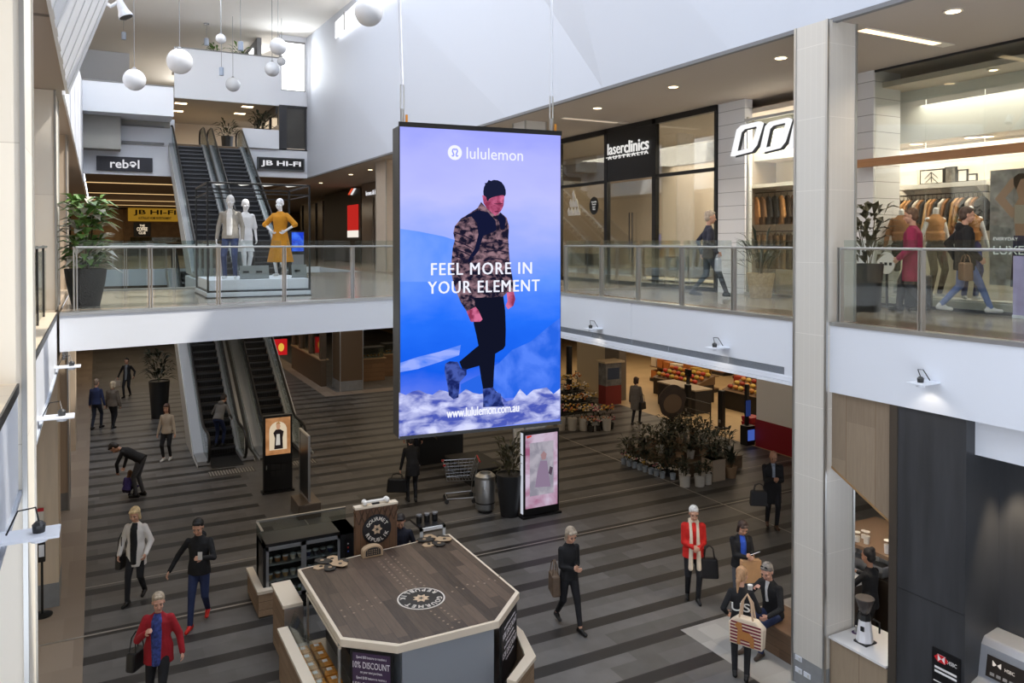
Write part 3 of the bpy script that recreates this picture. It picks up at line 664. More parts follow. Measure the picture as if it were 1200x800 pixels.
def noisy(name, c1, c2, scale, stretch=(1, 1, 1), p=(.4, .6), s=1.0):
    if name in MATS: return MATS[name]
    m = bpy.data.materials.new(name); m.use_nodes = True; nt = m.node_tree; nt.nodes.clear(); N = nt.nodes.new; K = nt.links.new
    o = N('ShaderNodeOutputMaterial'); e = N('ShaderNodeEmission'); tc = N('ShaderNodeTexCoord'); mp = N('ShaderNodeMapping'); mp.inputs['Scale'].default_value = stretch
    nz = N('ShaderNodeTexNoise'); nz.inputs['Scale'].default_value = scale; nz.inputs['Detail'].default_value = 5; nz.inputs['Distortion'].default_value = .4
    K(tc.outputs['Object'], mp.inputs[0]); K(mp.outputs[0], nz.inputs['Vector']); r = N('ShaderNodeValToRGB'); r.color_ramp.elements[0].position = p[0]; r.color_ramp.elements[1].position = p[1]
    r.color_ramp.elements[0].color = L(c1); r.color_ramp.elements[1].color = L(c2); K(nz.outputs[0], r.inputs[0]); K(r.outputs[0], e.inputs[0]); e.inputs[1].default_value = s; K(e.outputs[0], o.inputs[0]); MATS[name] = m; return m
pic = [0]
def shape(name, mat, pts, lay):
    return MB().ext([SP(x, y, .0008 * lay) for x, y in pts], snorm * .0006).build(name, mat, scr)
def c5(*p): return [(510 + x / 6.155, 200 + y / 6.155) for x, y in p]
def c6(*p): return [(510 + x / 5.335, 330 + y / 5.335) for x, y in p]
shape('mountain_picture', noisy('screen_far_hill', (96, 146, 255), (120, 160, 255), 2), [(469, 268), (490, 271), (520, 277), (545, 285), (560, 290), (560, 330), (469, 330)], 1)
shape('mountain_picture', noisy('screen_mountain', (40, 100, 226), (84, 130, 246), 3), [(656.5, 372), (640, 385), (622, 400), (600, 410), (585, 425), (560, 440), (540, 450), (540, 470), (656, 462)], 1)
shape('mountain_picture', noisy('screen_snow_hill', (150, 170, 250), (60, 120, 240), 3, (1, 1, 3)), [(469, 425), (490, 418), (515, 412), (540, 404), (538, 416), (515, 424), (490, 432), (469, 436)], 1)
rock = [(467.5, 513.5)] + [(467.5 + i * 189 / 24., 459.5 + 3.2 * math.sin(i * 1.7) + 2.2 * math.sin(i * 3.1) + (9 if 15 < i < 18 else 0) - (3 if i > 19 else 0)) for i in range(25)] + [(656.2, 490.5)]
shape('rock_picture', noisy('screen_rock', (74, 88, 180), (214, 218, 255), 4.5, (1, 1, 2.2), (.38, .66)), rock, 2)
camo = noisy('screen_camouflage', (26, 24, 44), (150, 118, 128), 14, (1, 1, 1.3), (.42, .64)); tr = E('screen_trousers', (17, 20, 38)); hr = E('screen_hair', (26, 30, 56)); sk = noisy('screen_skin', (140, 52, 84), (212, 110, 150), 10); bt = noisy('screen_boot', (24, 36, 96), (70, 90, 170), 12)
shape('figure_picture', tr, c6((245, 85), (425, 85), (437, 180), (441, 300), (438, 400), (425, 420), (375, 450), (367, 560), (362, 672), (300, 678), (286, 600), (275, 525), (205, 545), (175, 562), (150, 500), (250, 415), (270, 400), (256, 330), (240, 262), (240, 180)), 3)
shape('figure_picture', bt, c6((62, 512), (90, 497), (140, 500), (160, 540), (195, 545), (195, 580), (152, 630), (145, 722), (115, 735), (85, 710), (75, 640), (58, 560)), 4)
shape('figure_picture', bt, c6((295, 670), (360, 660), (385, 690), (410, 700), (415, 742), (432, 778), (298, 784), (300, 720)), 4)
shape('figure_picture', sk, c6((195, 185), (245, 150), (268, 175), (295, 235), (280, 250), (222, 250)), 4)
shape('figure_picture', sk, c6((445, 62), (490, 60), (500, 110), (488, 150), (455, 172), (440, 150), (452, 120)), 4)
jk = c5((305, 268), (250, 305), (185, 345), (140, 400), (130, 450), (140, 500), (125, 560), (118, 640), (112, 720), (128, 800)) + c6((130, 60), (160, 130), (195, 184), (250, 158), (243, 100), (330, 98), (425, 92)) + c6((450, 66), (492, 62)) + c5((565, 830), (555, 760), (540, 690), (532, 600), (526, 500), (531, 400), (515, 340), (470, 300), (430, 322), (370, 268), (330, 225))
shape('figure_picture', camo, jk, 5)
strap_m = E('screen_strap', (20, 24, 54))
shape('figure_picture', strap_m, c5((300, 285), (250, 310), (190, 345), (215, 340), (260, 330), (300, 380), (310, 460), (285, 560), (235, 640), (245, 660), (310, 580), (345, 470), (420, 440), (440, 430), (435, 360), (380, 300), (340, 290)), 6)
shape('figure_picture', strap_m, c5((470, 300), (510, 345), (500, 420), (470, 420), (450, 330)), 6)
for q in (480, 540, 600, 650): shape('figure_picture', E('screen_seam', (34, 28, 50)), c5((140, q - 40), (200, q - 20), (275, q + 20), (275, q + 26), (200, q - 10), (138, q - 32)), 6)
for q in (520, 580, 640): shape('figure_picture', E('screen_seam', (34, 28, 50)), c5((350, q), (440, q - 12), (530, q + 6), (530, q + 13), (440, q - 4), (350, q + 8)), 6)
shape('figure_picture', sk, c5((338, 178), (348, 235), (372, 272), (432, 326), (462, 302), (476, 285), (492, 250), (500, 165), (430, 160), (384, 180), (360, 178)), 7)
shape('figure_picture', hr, c5((347, 176), (345, 150), (350, 118), (360, 98), (352, 92), (372, 86), (384, 66), (400, 74), (420, 66), (450, 69), (476, 82), (496, 108), (507, 140), (508, 170), (500, 184), (486, 176), (460, 180), (430, 186), (400, 196), (386, 206), (380, 222), (372, 214), (366, 190)), 8)
shape('figure_picture', E('screen_brow', (96, 40, 66)), c5((415, 234), (440, 236), (470, 232), (490, 237), (478, 241), (440, 243)), 8)
shape('figure_picture', E('screen_lips', (110, 40, 70)), c5((425, 292), (450, 288), (462, 294), (445, 300), (428, 299)), 8)
sw = E('screen_white', (240, 242, 255), 1.0)
def stext(s, x0, yb, x1, ht, bold, space=1.0):
    a = SP(x0, yb, .008); b = SP(x1, yb, .008); z = a.z; w = (Vector((b.x, b.y, 0)) - Vector((a.x, a.y, 0))).length
    h = (SP(x0, yb - ht, .008) - SP(x0, yb, .008)).z
    text('lettering', s, sw, scr, a, sdir, (0, 0, 1), width=w, height=h, depth=.001, centre=False, space=space)
    if bold: text('lettering', s, sw, scr, a + sdir * .006 - snorm * .0003, sdir, (0, 0, 1), width=w, height=h * 1.02, depth=.001, centre=False, space=space)
stext('FEEL MORE IN', 504.8, 322.6, 622.5, 14.3, .009, 1.15); stext('YOUR ELEMENT', 501, 344.3, 631.5, 14.3, .009, 1.15)
stext('lululemon', 546.5, 186, 612.5, 13.5, .0); stext('www.lululemon.com.au', 523, 489.5, 607.5, 10.5, .01)
lg = SP(532.8, 178.8, .007); rr = 8.7 * 8.2 / 920
om = [(-.55, -.48), (-.34, -.62), (-.2, -.42), (-.3, -.1), (-.44, .2), (-.38, .5), (-.14, .62), (0, .42), (.14, .62), (.38, .5), (.44, .2), (.3, -.1), (.2, -.42), (.34, -.62), (.55, -.48)]
MB().ext([lg + sdir * (rr * math.cos(2 * PI * k / 32)) + Vector((0, 0, rr * math.sin(2 * PI * k / 32))) for k in range(32)], snorm * .001).build('logo_disc', sw, scr)
MB().tube([lg + sdir * (rr * .8 * x) + Vector((0, 0, rr * .8 * y)) + snorm * .001 for x, y in om], .008, 6).build('logo_symbol', E('screen_logo_blue', (150, 158, 250)), scr)
for f_ in (.03, .97):
    p = SL + sdir * (SW * f_) - snorm * .12; xt = p.x
    MB().tube([(p.x, p.y, ST + .45), (p.x - .25 * (1 if f_ < .5 else -.2), p.y + .1, 16.6)], .016, 6).build('cable', M('white_cable', (225, 228, 235), .4), scr)
    tb = MB().tube([(p.x, p.y, ST + .06), (p.x, p.y, ST + .2)], .022, 8).tube([(p.x - .018, p.y, ST + .2), (p.x - .018, p.y, ST + .45)], .008, 6).tube([(p.x + .018, p.y, ST + .2), (p.x + .018, p.y, ST + .45)], .008, 6).build('turnbuckle', steel, scr)
    MB().cbox((p.x + .04, p.y - .02, ST + .1), (.02, .02, .08)).build('tag', M('orange_tag', (214, 140, 40), .5), scr)
# ================================================================== PENDANTS
glob = M('opal_glass', (204, 206, 210), .25, spec=.4); cord = M('grey_cord', (120, 122, 126), .5)
def globe(px, py, D, r, top, label):
    c = CAMP + ray(px, py) * D; t = thing('pendant_globe', label, 'pendant light', tuple(c), group='white globe pendants')
    MB().ell(c, r, 28, 18).build('globe', glob, t, smooth='all'); MB().tube([c + Vector((0, 0, r * .97)), (c.x, c.y, top)], .010, 6).build('cord', cord, t)
    MB().lathe([(.05, 0), (.06, .03), (.03, .06)], (c.x, c.y, c.z + r * .96), 12).build('cap', M('grey_metal', (140, 140, 142), .4, .5), t)
for a in ((157.5, 93.5, 22, .30, 16.6, 'white globe pendant hanging before the left upper white bulkhead, second from left'),
          (210.5, 72, 19, .30, 16.6, 'large white globe pendant left of the high white balcony front'),
          (432, 14, 16.5, .30, 16.6, 'largest white globe, cut by the top edge, before the white folded wall'),
          (326, 54.5, 28, .30, 16.6, 'white globe at the left edge of the bright upper window, topmost of three'),
          (319, 81, 32, .30, 16.6, 'white globe low beside the bright upper window, lowest of three'),
          (330, 72, 34.8, .19, 16.3, 'smallest white globe, between two bigger ones at the bright window'),
          (258.8, 45.5, 30, .19, 16.6, 'small white globe high against the cream top-level wall'),
          (273, 99, 34.5, .31, 16.3, 'white globe hanging lowest in front of the high balcony front')): globe(*a)
def cyl(px, py, D, w, h, top, label):
    c = CAMP + ray(px, py) * D; t = thing('pendant_cylinder', label, 'pendant light', tuple(c), group='grey cylinder pendants')
    MB().lathe([(w * .9, -h), (w, -h + .02), (w, h - .02), (w * .6, h)], c, 18).build('shade', M('grey_shade', (150, 160, 176), .5), t); MB().tube([(c.x, c.y, c.z + h), (c.x, c.y, top)], .010, 6).build('cord', cord, t)
    MB().lathe([(.12, -.06), (.12, 0)], (c.x, c.y, top), 12).build('ceiling_rose', M('grey_metal'), t)
cyl(145, 42, 34.8, .10, .17, 16.3, 'small grey cylinder pendant before the bluish wall at upper left')
cyl(242, 49, 35.6, .10, .16, 16.3, 'small grey cylinder pendant hanging short from the cream ceiling')
cyl(282, 54, 29, .10, .17, 16.6, 'grey cylinder pendant above the potted plants on the high ledge')
cyl(259.5, 83.5, 30.5, .09, .16, 16.6, 'grey cylinder pendant hanging under the small white globe')
# ================================================================== SHOPS ON THE UPPER WALKWAY
XS = 12.4
def P4(x0, x1, yt, yb, X=XS):     # photo px -> (y0, y1, z0, z1) on plane X
    a = onx(x0, (yt + yb) / 2, X); b = onx(x1, (yt + yb) / 2, X); t = onx((x0 + x1) / 2, yt, X); q = onx((x0 + x1) / 2, yb, X)
    return min(a.y, b.y), max(a.y, b.y), q.z, t.z
def yx(px, X=XS): return onx(px, 283, X).y
cl = thing('shopfront', 'black framed glass shopfront of the skin clinic with a dark name panel', 'shopfront', (XS, 17, Z2))
Y0, Y1, YA, YB_, YC = yx(840), yx(655) + 3.5, yx(768), yx(711.5), yx(657)
fr = MB()
for y in (Y0, YC, YC + 3.4): fr.cbox((XS, y, 7.39), (.10, .09, 4.2))
for y in (YA, YB_): fr.cbox((XS, y, 7.39), (.12, .14, 4.2))
fr.box(XS - .06, XS + .06, Y0 - .04, Y1, 9.36, 9.498); fr.box(XS - .05, XS + .05, Y0, Y1, Z2, Z2 + .10)
fr.box(XS - .05, XS + .05, Y0, YA, 8.02, 8.10); fr.box(XS - .05, XS + .05, YB_, Y1, 8.02, 8.10)
fr.build('frame', black, cl)
for a, b in ((Y0, YA), (YB_, YC), (YC, Y1)):
    MB().box(XS - .006, XS + .006, a + .05, b - .05, Z2 + .1, 8.02).build('glass_panel', shop_glass, cl); MB().box(XS - .006, XS + .006, a + .05, b - .05, 8.1, 9.36).build('glass_panel', shop_glass, cl)
MB().box(XS - .05, XS + .05, YA + .07, YB_ - .07, 8.05, 9.36).build('name_panel', black, cl)
door_ = MB().box(XS - .01, XS + .01, YA + .07, YB_ - .07, Z2 + .02, 8.0).build('door', shop_glass, cl)
for q in (.42, .48): MB().tube([(XS - .06, YA + (YB_ - YA) * q, Z2 + .6), (XS - .06, YA + (YB_ - YA) * q, Z2 + 1.9)], .016, 6).build('door_handle', dsteel, door_)
def rtext(s, px0, px1, yb, ht, mat, par, X=XS - .07, bold=.0, depth=.02, space=1):
    a = onx(px0, yb, X); b = onx(px1, yb, X); h = onx(px0, yb - ht, X).z - a.z; z = (a.z + b.z) / 2
    return text('lettering', s, mat, par, (X, a.y, a.z), (0, -1, 0), (0, 0, 1), width=abs(a.y - b.y), height=h, depth=depth, bold=bold, centre=False, space=space)
lw_ = E('clinic_white', (232, 230, 226), .95)
rtext('laser', 712.5, 731.5, 182, 13, lw_, cl, bold=.0); rtext('clinics', 731.8, 760.5, 179.5, 14, lw_, cl, bold=.015)
rtext('AUSTRALIA', 713, 760, 187.5, 4, lw_, cl, space=1.5)
MB().box(XS - .072, XS - .06, yx(760), yx(712.5), onx(736, 182.0, XS).z, onx(736, 181.0, XS).z).build('underline', lw_, cl)
st = onx(672.5, 240, XS - .012); dc = MB()
for i, (u, v) in enumerate(((0, .30), (-.15, .05), (0, .05), (.15, .05), (-.25, -.2), (-.09, -.2), (.09, -.2), (.25, -.2))): dc.ext([(st.x, st.y + u - .09, st.z + v - .11), (st.x, st.y + u + .03, st.z + v + .14), (st.x, st.y + u + .11, st.z + v + .03), (st.x, st.y + u + .06, st.z + v - .11)], (.003, 0, 0))
dc.build('window_sticker', M('frost_white', (214, 212, 208), .6), cl)
st = onx(696, 241, XS - .012); MB().ext([(st.x, st.y + .23 * math.cos(k * PI / 12), st.z + .25 * math.sin(k * PI / 12)) for k in range(24)], (.003, 0, 0)).build('window_sticker', black, cl)
for i in range(4): text('sticker_lettering', ('Australian', 'Owned', 'Laser', 'Clinic')[i], lw_, cl, (st.x - .001, st.y, st.z + .09 - i * .07), (0, -1, 0), (0, 0, 1), height=.045, depth=.001)
# inside the clinic
struct('wall_right', MB().box(16.8, 17, 9.6, 30, Z2, 9.5), M('taupe_clinic_wall', (160, 146, 130), .7))
struct('wall_right', MB().box(12.5, 17, 13.3, 13.45, Z2, 9.5), M('taupe_clinic_wall'))
ds = thing('reception_desk', 'reception desk with a glowing strip along its foot behind the clinic door', 'desk', (14.6, 16.3, Z2))
MB().box(14.2, 15.0, 14.4, 18.4, Z2 + .14, Z2 + 1.0).build('body', M('desk_taupe', (150, 136, 122), .5), ds); MB().box(14.12, 15.1, 14.3, 18.5, Z2 + 1.0, Z2 + 1.06).build('desk_top', M('desk_white', (214, 208, 200), .3), ds)
MB().box(14.17, 14.2, 14.4, 18.4, Z2 + .06, Z2 + .14).build('light_strip', E('desk_glow', (255, 226, 186), 1.3), ds); MB().box(14.25, 14.95, 14.45, 18.35, Z2, Z2 + .06).build('plinth', black, ds)
sh = thing('display_shelf', 'lit product shelf on the clinic wall above the reception desk', 'shelf', (16.6, 16.2, Z2 + 1.2))
MB().box(16.45, 16.8, 15, 17.6, Z2 + 1.2, Z2 + 1.24).box(16.45, 16.8, 15, 17.6, Z2 + 1.55, Z2 + 1.59).build('shelf_board', M('desk_white'), sh); MB().box(16.76, 16.8, 15, 17.6, Z2 + 1.0, Z2 + 1.2).build('light_strip', E('desk_glow', (255, 226, 186)), sh)
for i in range(14):
    b = thing('product_bottle', 'small pale bottle on the lit shelf of the clinic', 'bottle', (16.6, 15.1 + i * .18, Z2 + 1.24), group='bottles on the clinic shelf')
    MB().lathe([(.03, 0), (.035, .02), (.035, .14), (.015, .17)], (16.6, 15.1 + i * .18, Z2 + 1.24), 10).build('body', M('bottle_white', (222, 216, 208), .3), b); MB().lathe([(.016, 0), (.016, .05)], (16.6, 15.1 + i * .18, Z2 + 1.41), 8).build('cap', M('bottle_cap', (90, 84, 80), .4), b)
def tub_chair(px, lab, X=13.1, ang=0):
    y = yx(px, X); c = thing('tub_chair', lab, 'chair', (X, y, Z2), 0, 'black chairs in the clinic window')
    cm = M('black_leather', (26, 25, 25), .4)
    a = [(.27 * math.cos(t), .25 * math.sin(t)) for t in [math.radians(q) for q in range(-50, 231, 20)]]
    MB().prism([(X + u * 1.0, y + v) for u, v in [(.30 * math.cos(2 * PI * k / 20), .28 * math.sin(2 * PI * k / 20)) for k in range(20)]], Z2 + .40, Z2 + .48).build('seat', cm, c, bevel=.02)
    out = [(X + .31 * math.cos(math.radians(q)), y + .31 * math.sin(math.radians(q))) for q in range(30, 331, 15)]; inn = [(X + .26 * math.cos(math.radians(q)), y + .26 * math.sin(math.radians(q))) for q in range(330, 29, -15)]
    MB().prism(out + inn, Z2 + .42, Z2 + .78).build('backrest', cm, c, bevel=.015)
    for u, v in ((1, 1), (1, -1), (-1, 1), (-1, -1)): MB().tube([(X + u * .17, y + v * .17, Z2 + .41), (X + u * .26, y + v * .26, Z2)], .013, 6).build('leg', steel, c)
tub_chair(677, 'black tub chair at the far left of the clinic window'); tub_chair(699, 'black tub chair beside the clinic door frame, second from left'); tub_chair(793, 'black tub chair right of the clinic door, behind the blurred walker')
# downlights
def downlight(x, y, z, lab, r=.09, grp='round downlights of the upper walkway', power=0):
    d = thing('downlight', lab, 'ceiling light', (x, y, z - .02), group=grp)
    MB().lathe([(r + .03, 0), (r + .03, .018)], (x, y, z - .019), 20).build('trim_ring', M('lamp_ring', (214, 206, 194), .4), d); MB().lathe([(r, -.004), (r, .004)], (x, y, z - .019), 20).build('diffuser', warm_lamp, d)
    if power: spot('downlight_beam', (x, y, z - .05), power)
DL = ((700, 126, 'downlight in the taupe ceiling just above the clinic name panel'), (789, 101, 'downlight in the taupe ceiling above the right clinic window'), (915, 67, 'downlight in the taupe ceiling left of the tiled column'), (1117, 12, 'downlight near the top right corner of the photo'), (452, 198, 'downlight left of the screen nearest to its dark edge'), (434, 198.5, 'downlight second left of the big screen'), (411, 204, 'downlight between far column and big screen'), (376, 214, 'downlight left of the far stone column'))
for px, py, lab in DL: p = onz(px, py, 9.5); downlight(p.x, p.y, 9.5, lab, power=110)
for k, (ax, ay, bx, by) in enumerate(((9.8, 7.72, 11.85, 7.72), (10.25, 16.68, 12.2, 16.68))):
    s = thing('strip_light', ('recessed strip light in the ceiling right of the tall tiled column', 'recessed strip light in the ceiling behind the top right of the screen')[k], 'ceiling light', (ax, ay, 9.48), group='recessed strips over the walkway')
    MB().box(ax, bx, ay - .10, ay + .10, 9.485, 9.5).build('housing', M('lamp_ring', (214, 206, 194)), s); MB().box(ax + .02, bx - .3, ay - .07, ay + .07, 9.48, 9.488).build('diffuser', (E('strip_bright', (255, 224, 176), 2.5), E('strip_dim', (220, 200, 176), .8))[k], s)
# --- clothes store
WB = M('white_brick', (222, 222, 222), .6); bond = tiles('white_brick_pattern', (224, 224, 226), .9, .30, 'Y', 'Z', .5, (150, 150, 152), .012)
struct('wall_right', MB().box(XS - .02, XS + .2, yx(873), yx(842), Z2, 9.5), bond)
struct('column', MB().box(12.36, 13.1, 9.46, 10.28, Z2, 9.5), bond)
struct('wall_right', MB().box(17.3, 17.5, 1, 13.3, Z2, 9.5), M('cream_store_wall', (236, 228, 214), .7))
struct('ceiling', MB().box(13.4, 17.3, 1, 13.3, 8.25, 8.35), M('store_ceiling', (196, 186, 174), .8))
struct('ceiling', MB().box(XS + .2, 13.4, 1, 13.3, 9.2, 9.3), M('store_ceiling'))
struct('wall_right', MB().box(13.3, 13.4, 1, 13.3, 8.25, 9.3), M('store_bulkhead', (206, 208, 202), .7))
st2 = thing('shopfront', 'tall frameless glass front of the clothes store at the right with a wooden beam', 'shopfront', (XS, 7, Z2))
ys = [yx(1024), yx(1084), yx(1153), yx(1153) - 1.35, yx(1153) - 2.7]
for a, b in zip(ys[:-1], ys[1:]): MB().box(XS - .008, XS + .008, b + .004, a - .004, Z2 + .05, 9.46).build('glass_panel', shop_glass, st2)
MB().box(XS - .02, XS + .02, ys[-1], ys[0], 9.46, 9.498).build('channel', dsteel, st2); MB().box(XS - .02, XS + .02, ys[-1], ys[0], Z2, Z2 + .05).build('channel', dsteel, st2)
bz1, bz0 = onx(1100, 177.5, 12.15).z, onx(1100, 187.5, 12.15).z
MB().box(12.1, 12.2, 1.2, yx(998, 12.15), bz0, bz1).build('beam', planks('oak_beam', (150, 106, 70), (176, 128, 88), .3, 2.5, 'Y', run='Z'), st2)
st3 = thing('shopfront', 'glass bay of the clothes store left of the tiled column under the three looped letters', 'shopfront', (XS, 11.5, Z2))
MB().box(XS - .008, XS + .008, 10.3, yx(875), Z2 + .05, 9.0).build('glass_panel', shop_glass, st3); MB().box(XS - .03, XS + .03, 10.3, yx(873), 9.0, 9.06).build('channel', steel, st3); MB().box(XS - .03, XS + .03, 10.3, yx(873), Z2, Z2 + .06).build('channel', steel, st3)
MB().cbox((XS, yx(876), 7.2), (.05, .04, 3.8)).build('mullion', steel, st3)
# three slanted loops
lg3 = thing('shop_sign', 'illuminated sign of slanted white loops over the clothes store window', 'sign', (XS - .12, 12, 8.2))
XL = XS - .12
for k in range(3):
    ox = 856 + k * 33.5; oy = 0 - k * 4.2
    outer = [(0, 183), (7, 152), (12, 147), (33, 142), (36, 144), (28, 170), (22, 177.5)]; 
    cx, cy = 17.5, 163; inner = [(cx + (x - cx) * .72, cy + (y - cy) * .74) for x, y in outer]
    O = [onx(ox + x, oy + y, XL) for x, y in outer]; I = [onx(ox + x, oy + y, XL) for x, y in inner]; n = len(O); b = MB()
    for i in range(n): j = (i + 1) % n; b.ext([O[i], O[j], I[j], I[i]], (.08, 0, 0))
    b.build('letter', E('loop_white', (250, 250, 252), 1.0), lg3)
    b = MB(); sh_ = Vector((.09, -.06, -.03))
    for i in range(n): j = (i + 1) % n; b.ext([O[i] + sh_, O[j] + sh_, I[j] + sh_, I[i] + sh_], (.03, 0, 0))
    b.build('letter_back', black, lg3)
# store lights seen through the glass
for i, (px, py) in enumerate(((1055, 166), (1100, 156), (1141, 170), (1156, 159), (1194, 149), (1082, 176), (1110, 190), (1165, 184))):
    p = onz(px, py, 8.25); 
    if p.x > 16.9: p = Vector((16.5, p.y * 16.5 / p.x, 0))
    downlight(max(13.5, p.x), p.y, 8.25, 'bright round downlight in the clothes store ceiling', .11, 'round downlights of the clothes store')
p = onz(1164, 94, 9.2); downlight(12.8, p.y * 12.8 / p.x, 9.2, 'downlight high behind the store glass at the right edge', .06)
# shelf with framed pictures and a clothes rail on the back wall
XW = 13.7
struct('wall_right', MB().box(XW + .3, XW + .4, 3, 13.3, Z2, 8.25), M('cream_store_wall'))
a, b, z0, z1 = P4(1049, 1160, 216, 220, XW)
sf = thing('wall_shelf', 'long white wall shelf holding framed pictures inside the clothes store', 'shelf', (XW, (a + b) / 2, z0))
MB().box(XW - .1, XW + .3, a, b, z0, z1 + .02).build('board', M('shelf_white', (236, 232, 224), .5), sf)
for q in (a + .2, (a + b) / 2, b - .2): MB().ext([(XW - .05, q, z0), (XW + .3, q, z0), (XW + .3, q, z0 - .25)], (0, .02, 0)).build('bracket', M('shelf_white'), sf)
pin = M('picture_paper', (232, 228, 220), .6)
for i, (x0, x1, yt) in enumerate(((1050, 1071, 199), (1074, 1102, 198), (1103, 1117, 195), (1118, 1130, 198), (1130, 1141, 203))):
    y0, y1, zz0, zz1 = P4(x0, x1, yt, 216, XW)
    f = thing('picture_frame', ('pale unframed picture at the left end of the store shelf', 'wide framed picture with a chevron drawing on the store shelf', 'framed dark photo on the store shelf, beside the chevron picture', 'framed pale print on the store shelf, second from right', 'smallest framed print at the right end of the store shelf')[i], 'picture', (XW, y0, z1), group='pictures on the store shelf')
    zb = z1 + .021
    MB().box(XW + .10, XW + .13, y0, y1, zb, zz1).build('frame', black if i else M('shelf_white'), f); MB().box(XW + .093, XW + .10, y0 + .025, y1 - .025, zb + .025, zz1 - .025).build('print', pin if i != 2 else M('dark_print', (110, 106, 100), .6, var=.6, scale=12), f)
    if i == 1:
        c = (y0 + y1) / 2; zc = zb + .06; b_ = MB()
        for s_ in (-1, 1):
            for dz in (.0, .09): b_.bar((XW + .09, c, zc + .17 - dz), (XW + .09, c + s_ * .13, zc + .05 - dz), .004, .02, (1, 0, 0))
        b_.bar((XW + .09, c, zc - .02), (XW + .09, c, zc + .17), .004, .02, (1, 0, 0)); b_.build('drawing', black, f)
def garment(x, y, ztop, h, w, rgb, lab, grp, sleeves=True, legs=False, face=(0, 1)):
    """a garment on a hanger seen edge-on or front-on; face = direction of its width"""
    g = thing('hanging_garment', lab, 'clothing', (x, y, ztop - h), group=grp)
    u = Vector((face[0], face[1], 0)); n = Vector((-face[1], face[0], 0)); b = MB(); d = .05
    def P(a, z): return Vector((x, y, 0)) + u * a + Vector((0, 0, z)) - n * d / 2
    if legs: b.ext([P(-w / 2, ztop - .03), P(w / 2, ztop - .03), P(w / 2, ztop - h), P(.02, ztop - h), P(0, ztop - h * .35), P(-.02, ztop - h), P(-w / 2, ztop - h)], n * d)
    else:
        b.ext([P(-w / 2, ztop - .12), P(-.07, ztop - .03), P(.07, ztop - .03), P(w / 2, ztop - .12), P(w / 2 - .02, ztop - h), P(-w / 2 + .02, ztop - h)], n * d)
        if sleeves:
            for s in (-1, 1): b.ext([P(s * w / 2, ztop - .11), P(s * (w / 2 + .12), ztop - h * .75), P(s * (w / 2 + .03), ztop - h * .8), P(s * (w / 2 - .05), ztop - .3)], n * d)
    b.build('cloth', M('cloth_%d_%d_%d' % rgb, rgb, .85, var=.25, scale=8, bump=.4, bscale=14), g, bevel=.012)
    MB().tube([P(-w / 2 + .04, ztop - .1) + n * d / 2, P(0, ztop - .01) + n * d / 2, P(w / 2 - .04, ztop - .1) + n * d / 2], .008, 6).tube([P(0, ztop - .01) + n * d / 2, P(0, ztop + .05) + n * d / 2], .005, 5).build('hanger', black, g)
ya, yb_, rz, _ = P4(1049, 1158, 229, 231, XW)
rl = thing('clothes_rail', 'black clothes rail on the store wall below the picture shelf', 'clothes rail', (XW, ya, rz))
MB().tube([(XW, ya, rz + .06), (XW, yb_, rz + .06)], .012, 8).build('rail', black, rl); 
for q in (ya + .1, yb_ - .1): MB().tube([(XW, q, rz + .06), (XW + .3, q, rz + .06)], .01, 6).build('bracket', black, rl)
cols = [(20, 20, 22), (158, 112, 72), (206, 194, 178), (26, 26, 28), (176, 128, 84), (196, 150, 96), (34, 32, 32), (150, 104, 66), (216, 208, 196), (24, 24, 26), (168, 118, 74), (200, 160, 110)]
for i in range(20):
    y = ya + .1 + i * (yb_ - ya - .2) / 19; c = cols[i % 12]
    garment(XW, y, rz, .62 + .1 * (i % 3), .40, c, 'garment hanging on the store rail behind the window mannequins', 'garments on the store rail', True, face=(1, 0))
# second bay, left of the column
XW2 = 13.3
y0, y1, z0, z1 = P4(876, 940, 216, 219, XW2)
s2 = thing('clothes_rail', 'white shelf unit with hanging rails in the store bay beside the column', 'clothes rail', (XW2, (y0 + y1) / 2, Z2))
MB().box(XW2 - .15, XW2 + .68, y0, y1, z0, z1 + .02).build('shelf_board', M('shelf_white'), s2)
for q in (y0 + .03, y1 - .03): MB().box(XW2 - .12, XW2 - .08, q - .02, q + .02, Z2, z0).build('upright', M('shelf_white'), s2)
r1 = onx(905, 228, XW2).z; r2 = onx(905, 274, XW2).z
for r_ in (r1, r2): MB().tube([(XW2 + .05, y0, r_ + .06), (XW2 + .05, y1, r_ + .06)], .013, 8).build('rail', black, s2)
cc = [(176, 122, 74), (120, 84, 54), (30, 29, 30), (26, 26, 28), (186, 132, 80), (60, 46, 36)]
for i in range(7):
    y = y1 - .22 - i * (y1 - y0 - .3) / 7; garment(XW2 + .05, y, r1, .66, .42, cc[i % 6], 'brown or black jacket on the upper rail beside the column', 'jackets in the store bay', True, face=(.5, .86))
    garment(XW2 + .05, y - .05, r2, .78, .34, ((120, 92, 62), (140, 108, 74), (84, 64, 46))[i % 3], 'brown trousers on the lower rail beside the column', 'trousers in the store bay', legs=True, face=(.5, .86))
pst = thing('window_poster', 'tall store poster at the right edge showing a person with raised arms', 'poster', (12.75, yx(1180, 12.75), Z2))
XP = 12.75
y0, y1, z0, z1 = P4(1160, 1262, 196, 336, XP)
MB().box(XP, XP + .03, y0, y1, z0, z1).build('panel', M('poster_rock', (176, 176, 180), .6, var=.5, scale=5), pst)
def PP(*p): return [onx(x, y, XP - .003) for x, y in p]
skin_p = M('poster_skin', (198, 160, 138), .6); 
MB().ext(PP((1166, 233), (1184, 210), (1195, 205), (1205, 208), (1212, 215), (1232, 226), (1228, 240), (1214, 238), (1216, 262), (1210, 276), (1190, 276), (1189, 262), (1186, 246), (1194, 232), (1190, 218), (1178, 232), (1190, 247), (1186, 256)), (-.002, 0, 0)).build('figure_picture', skin_p, pst)
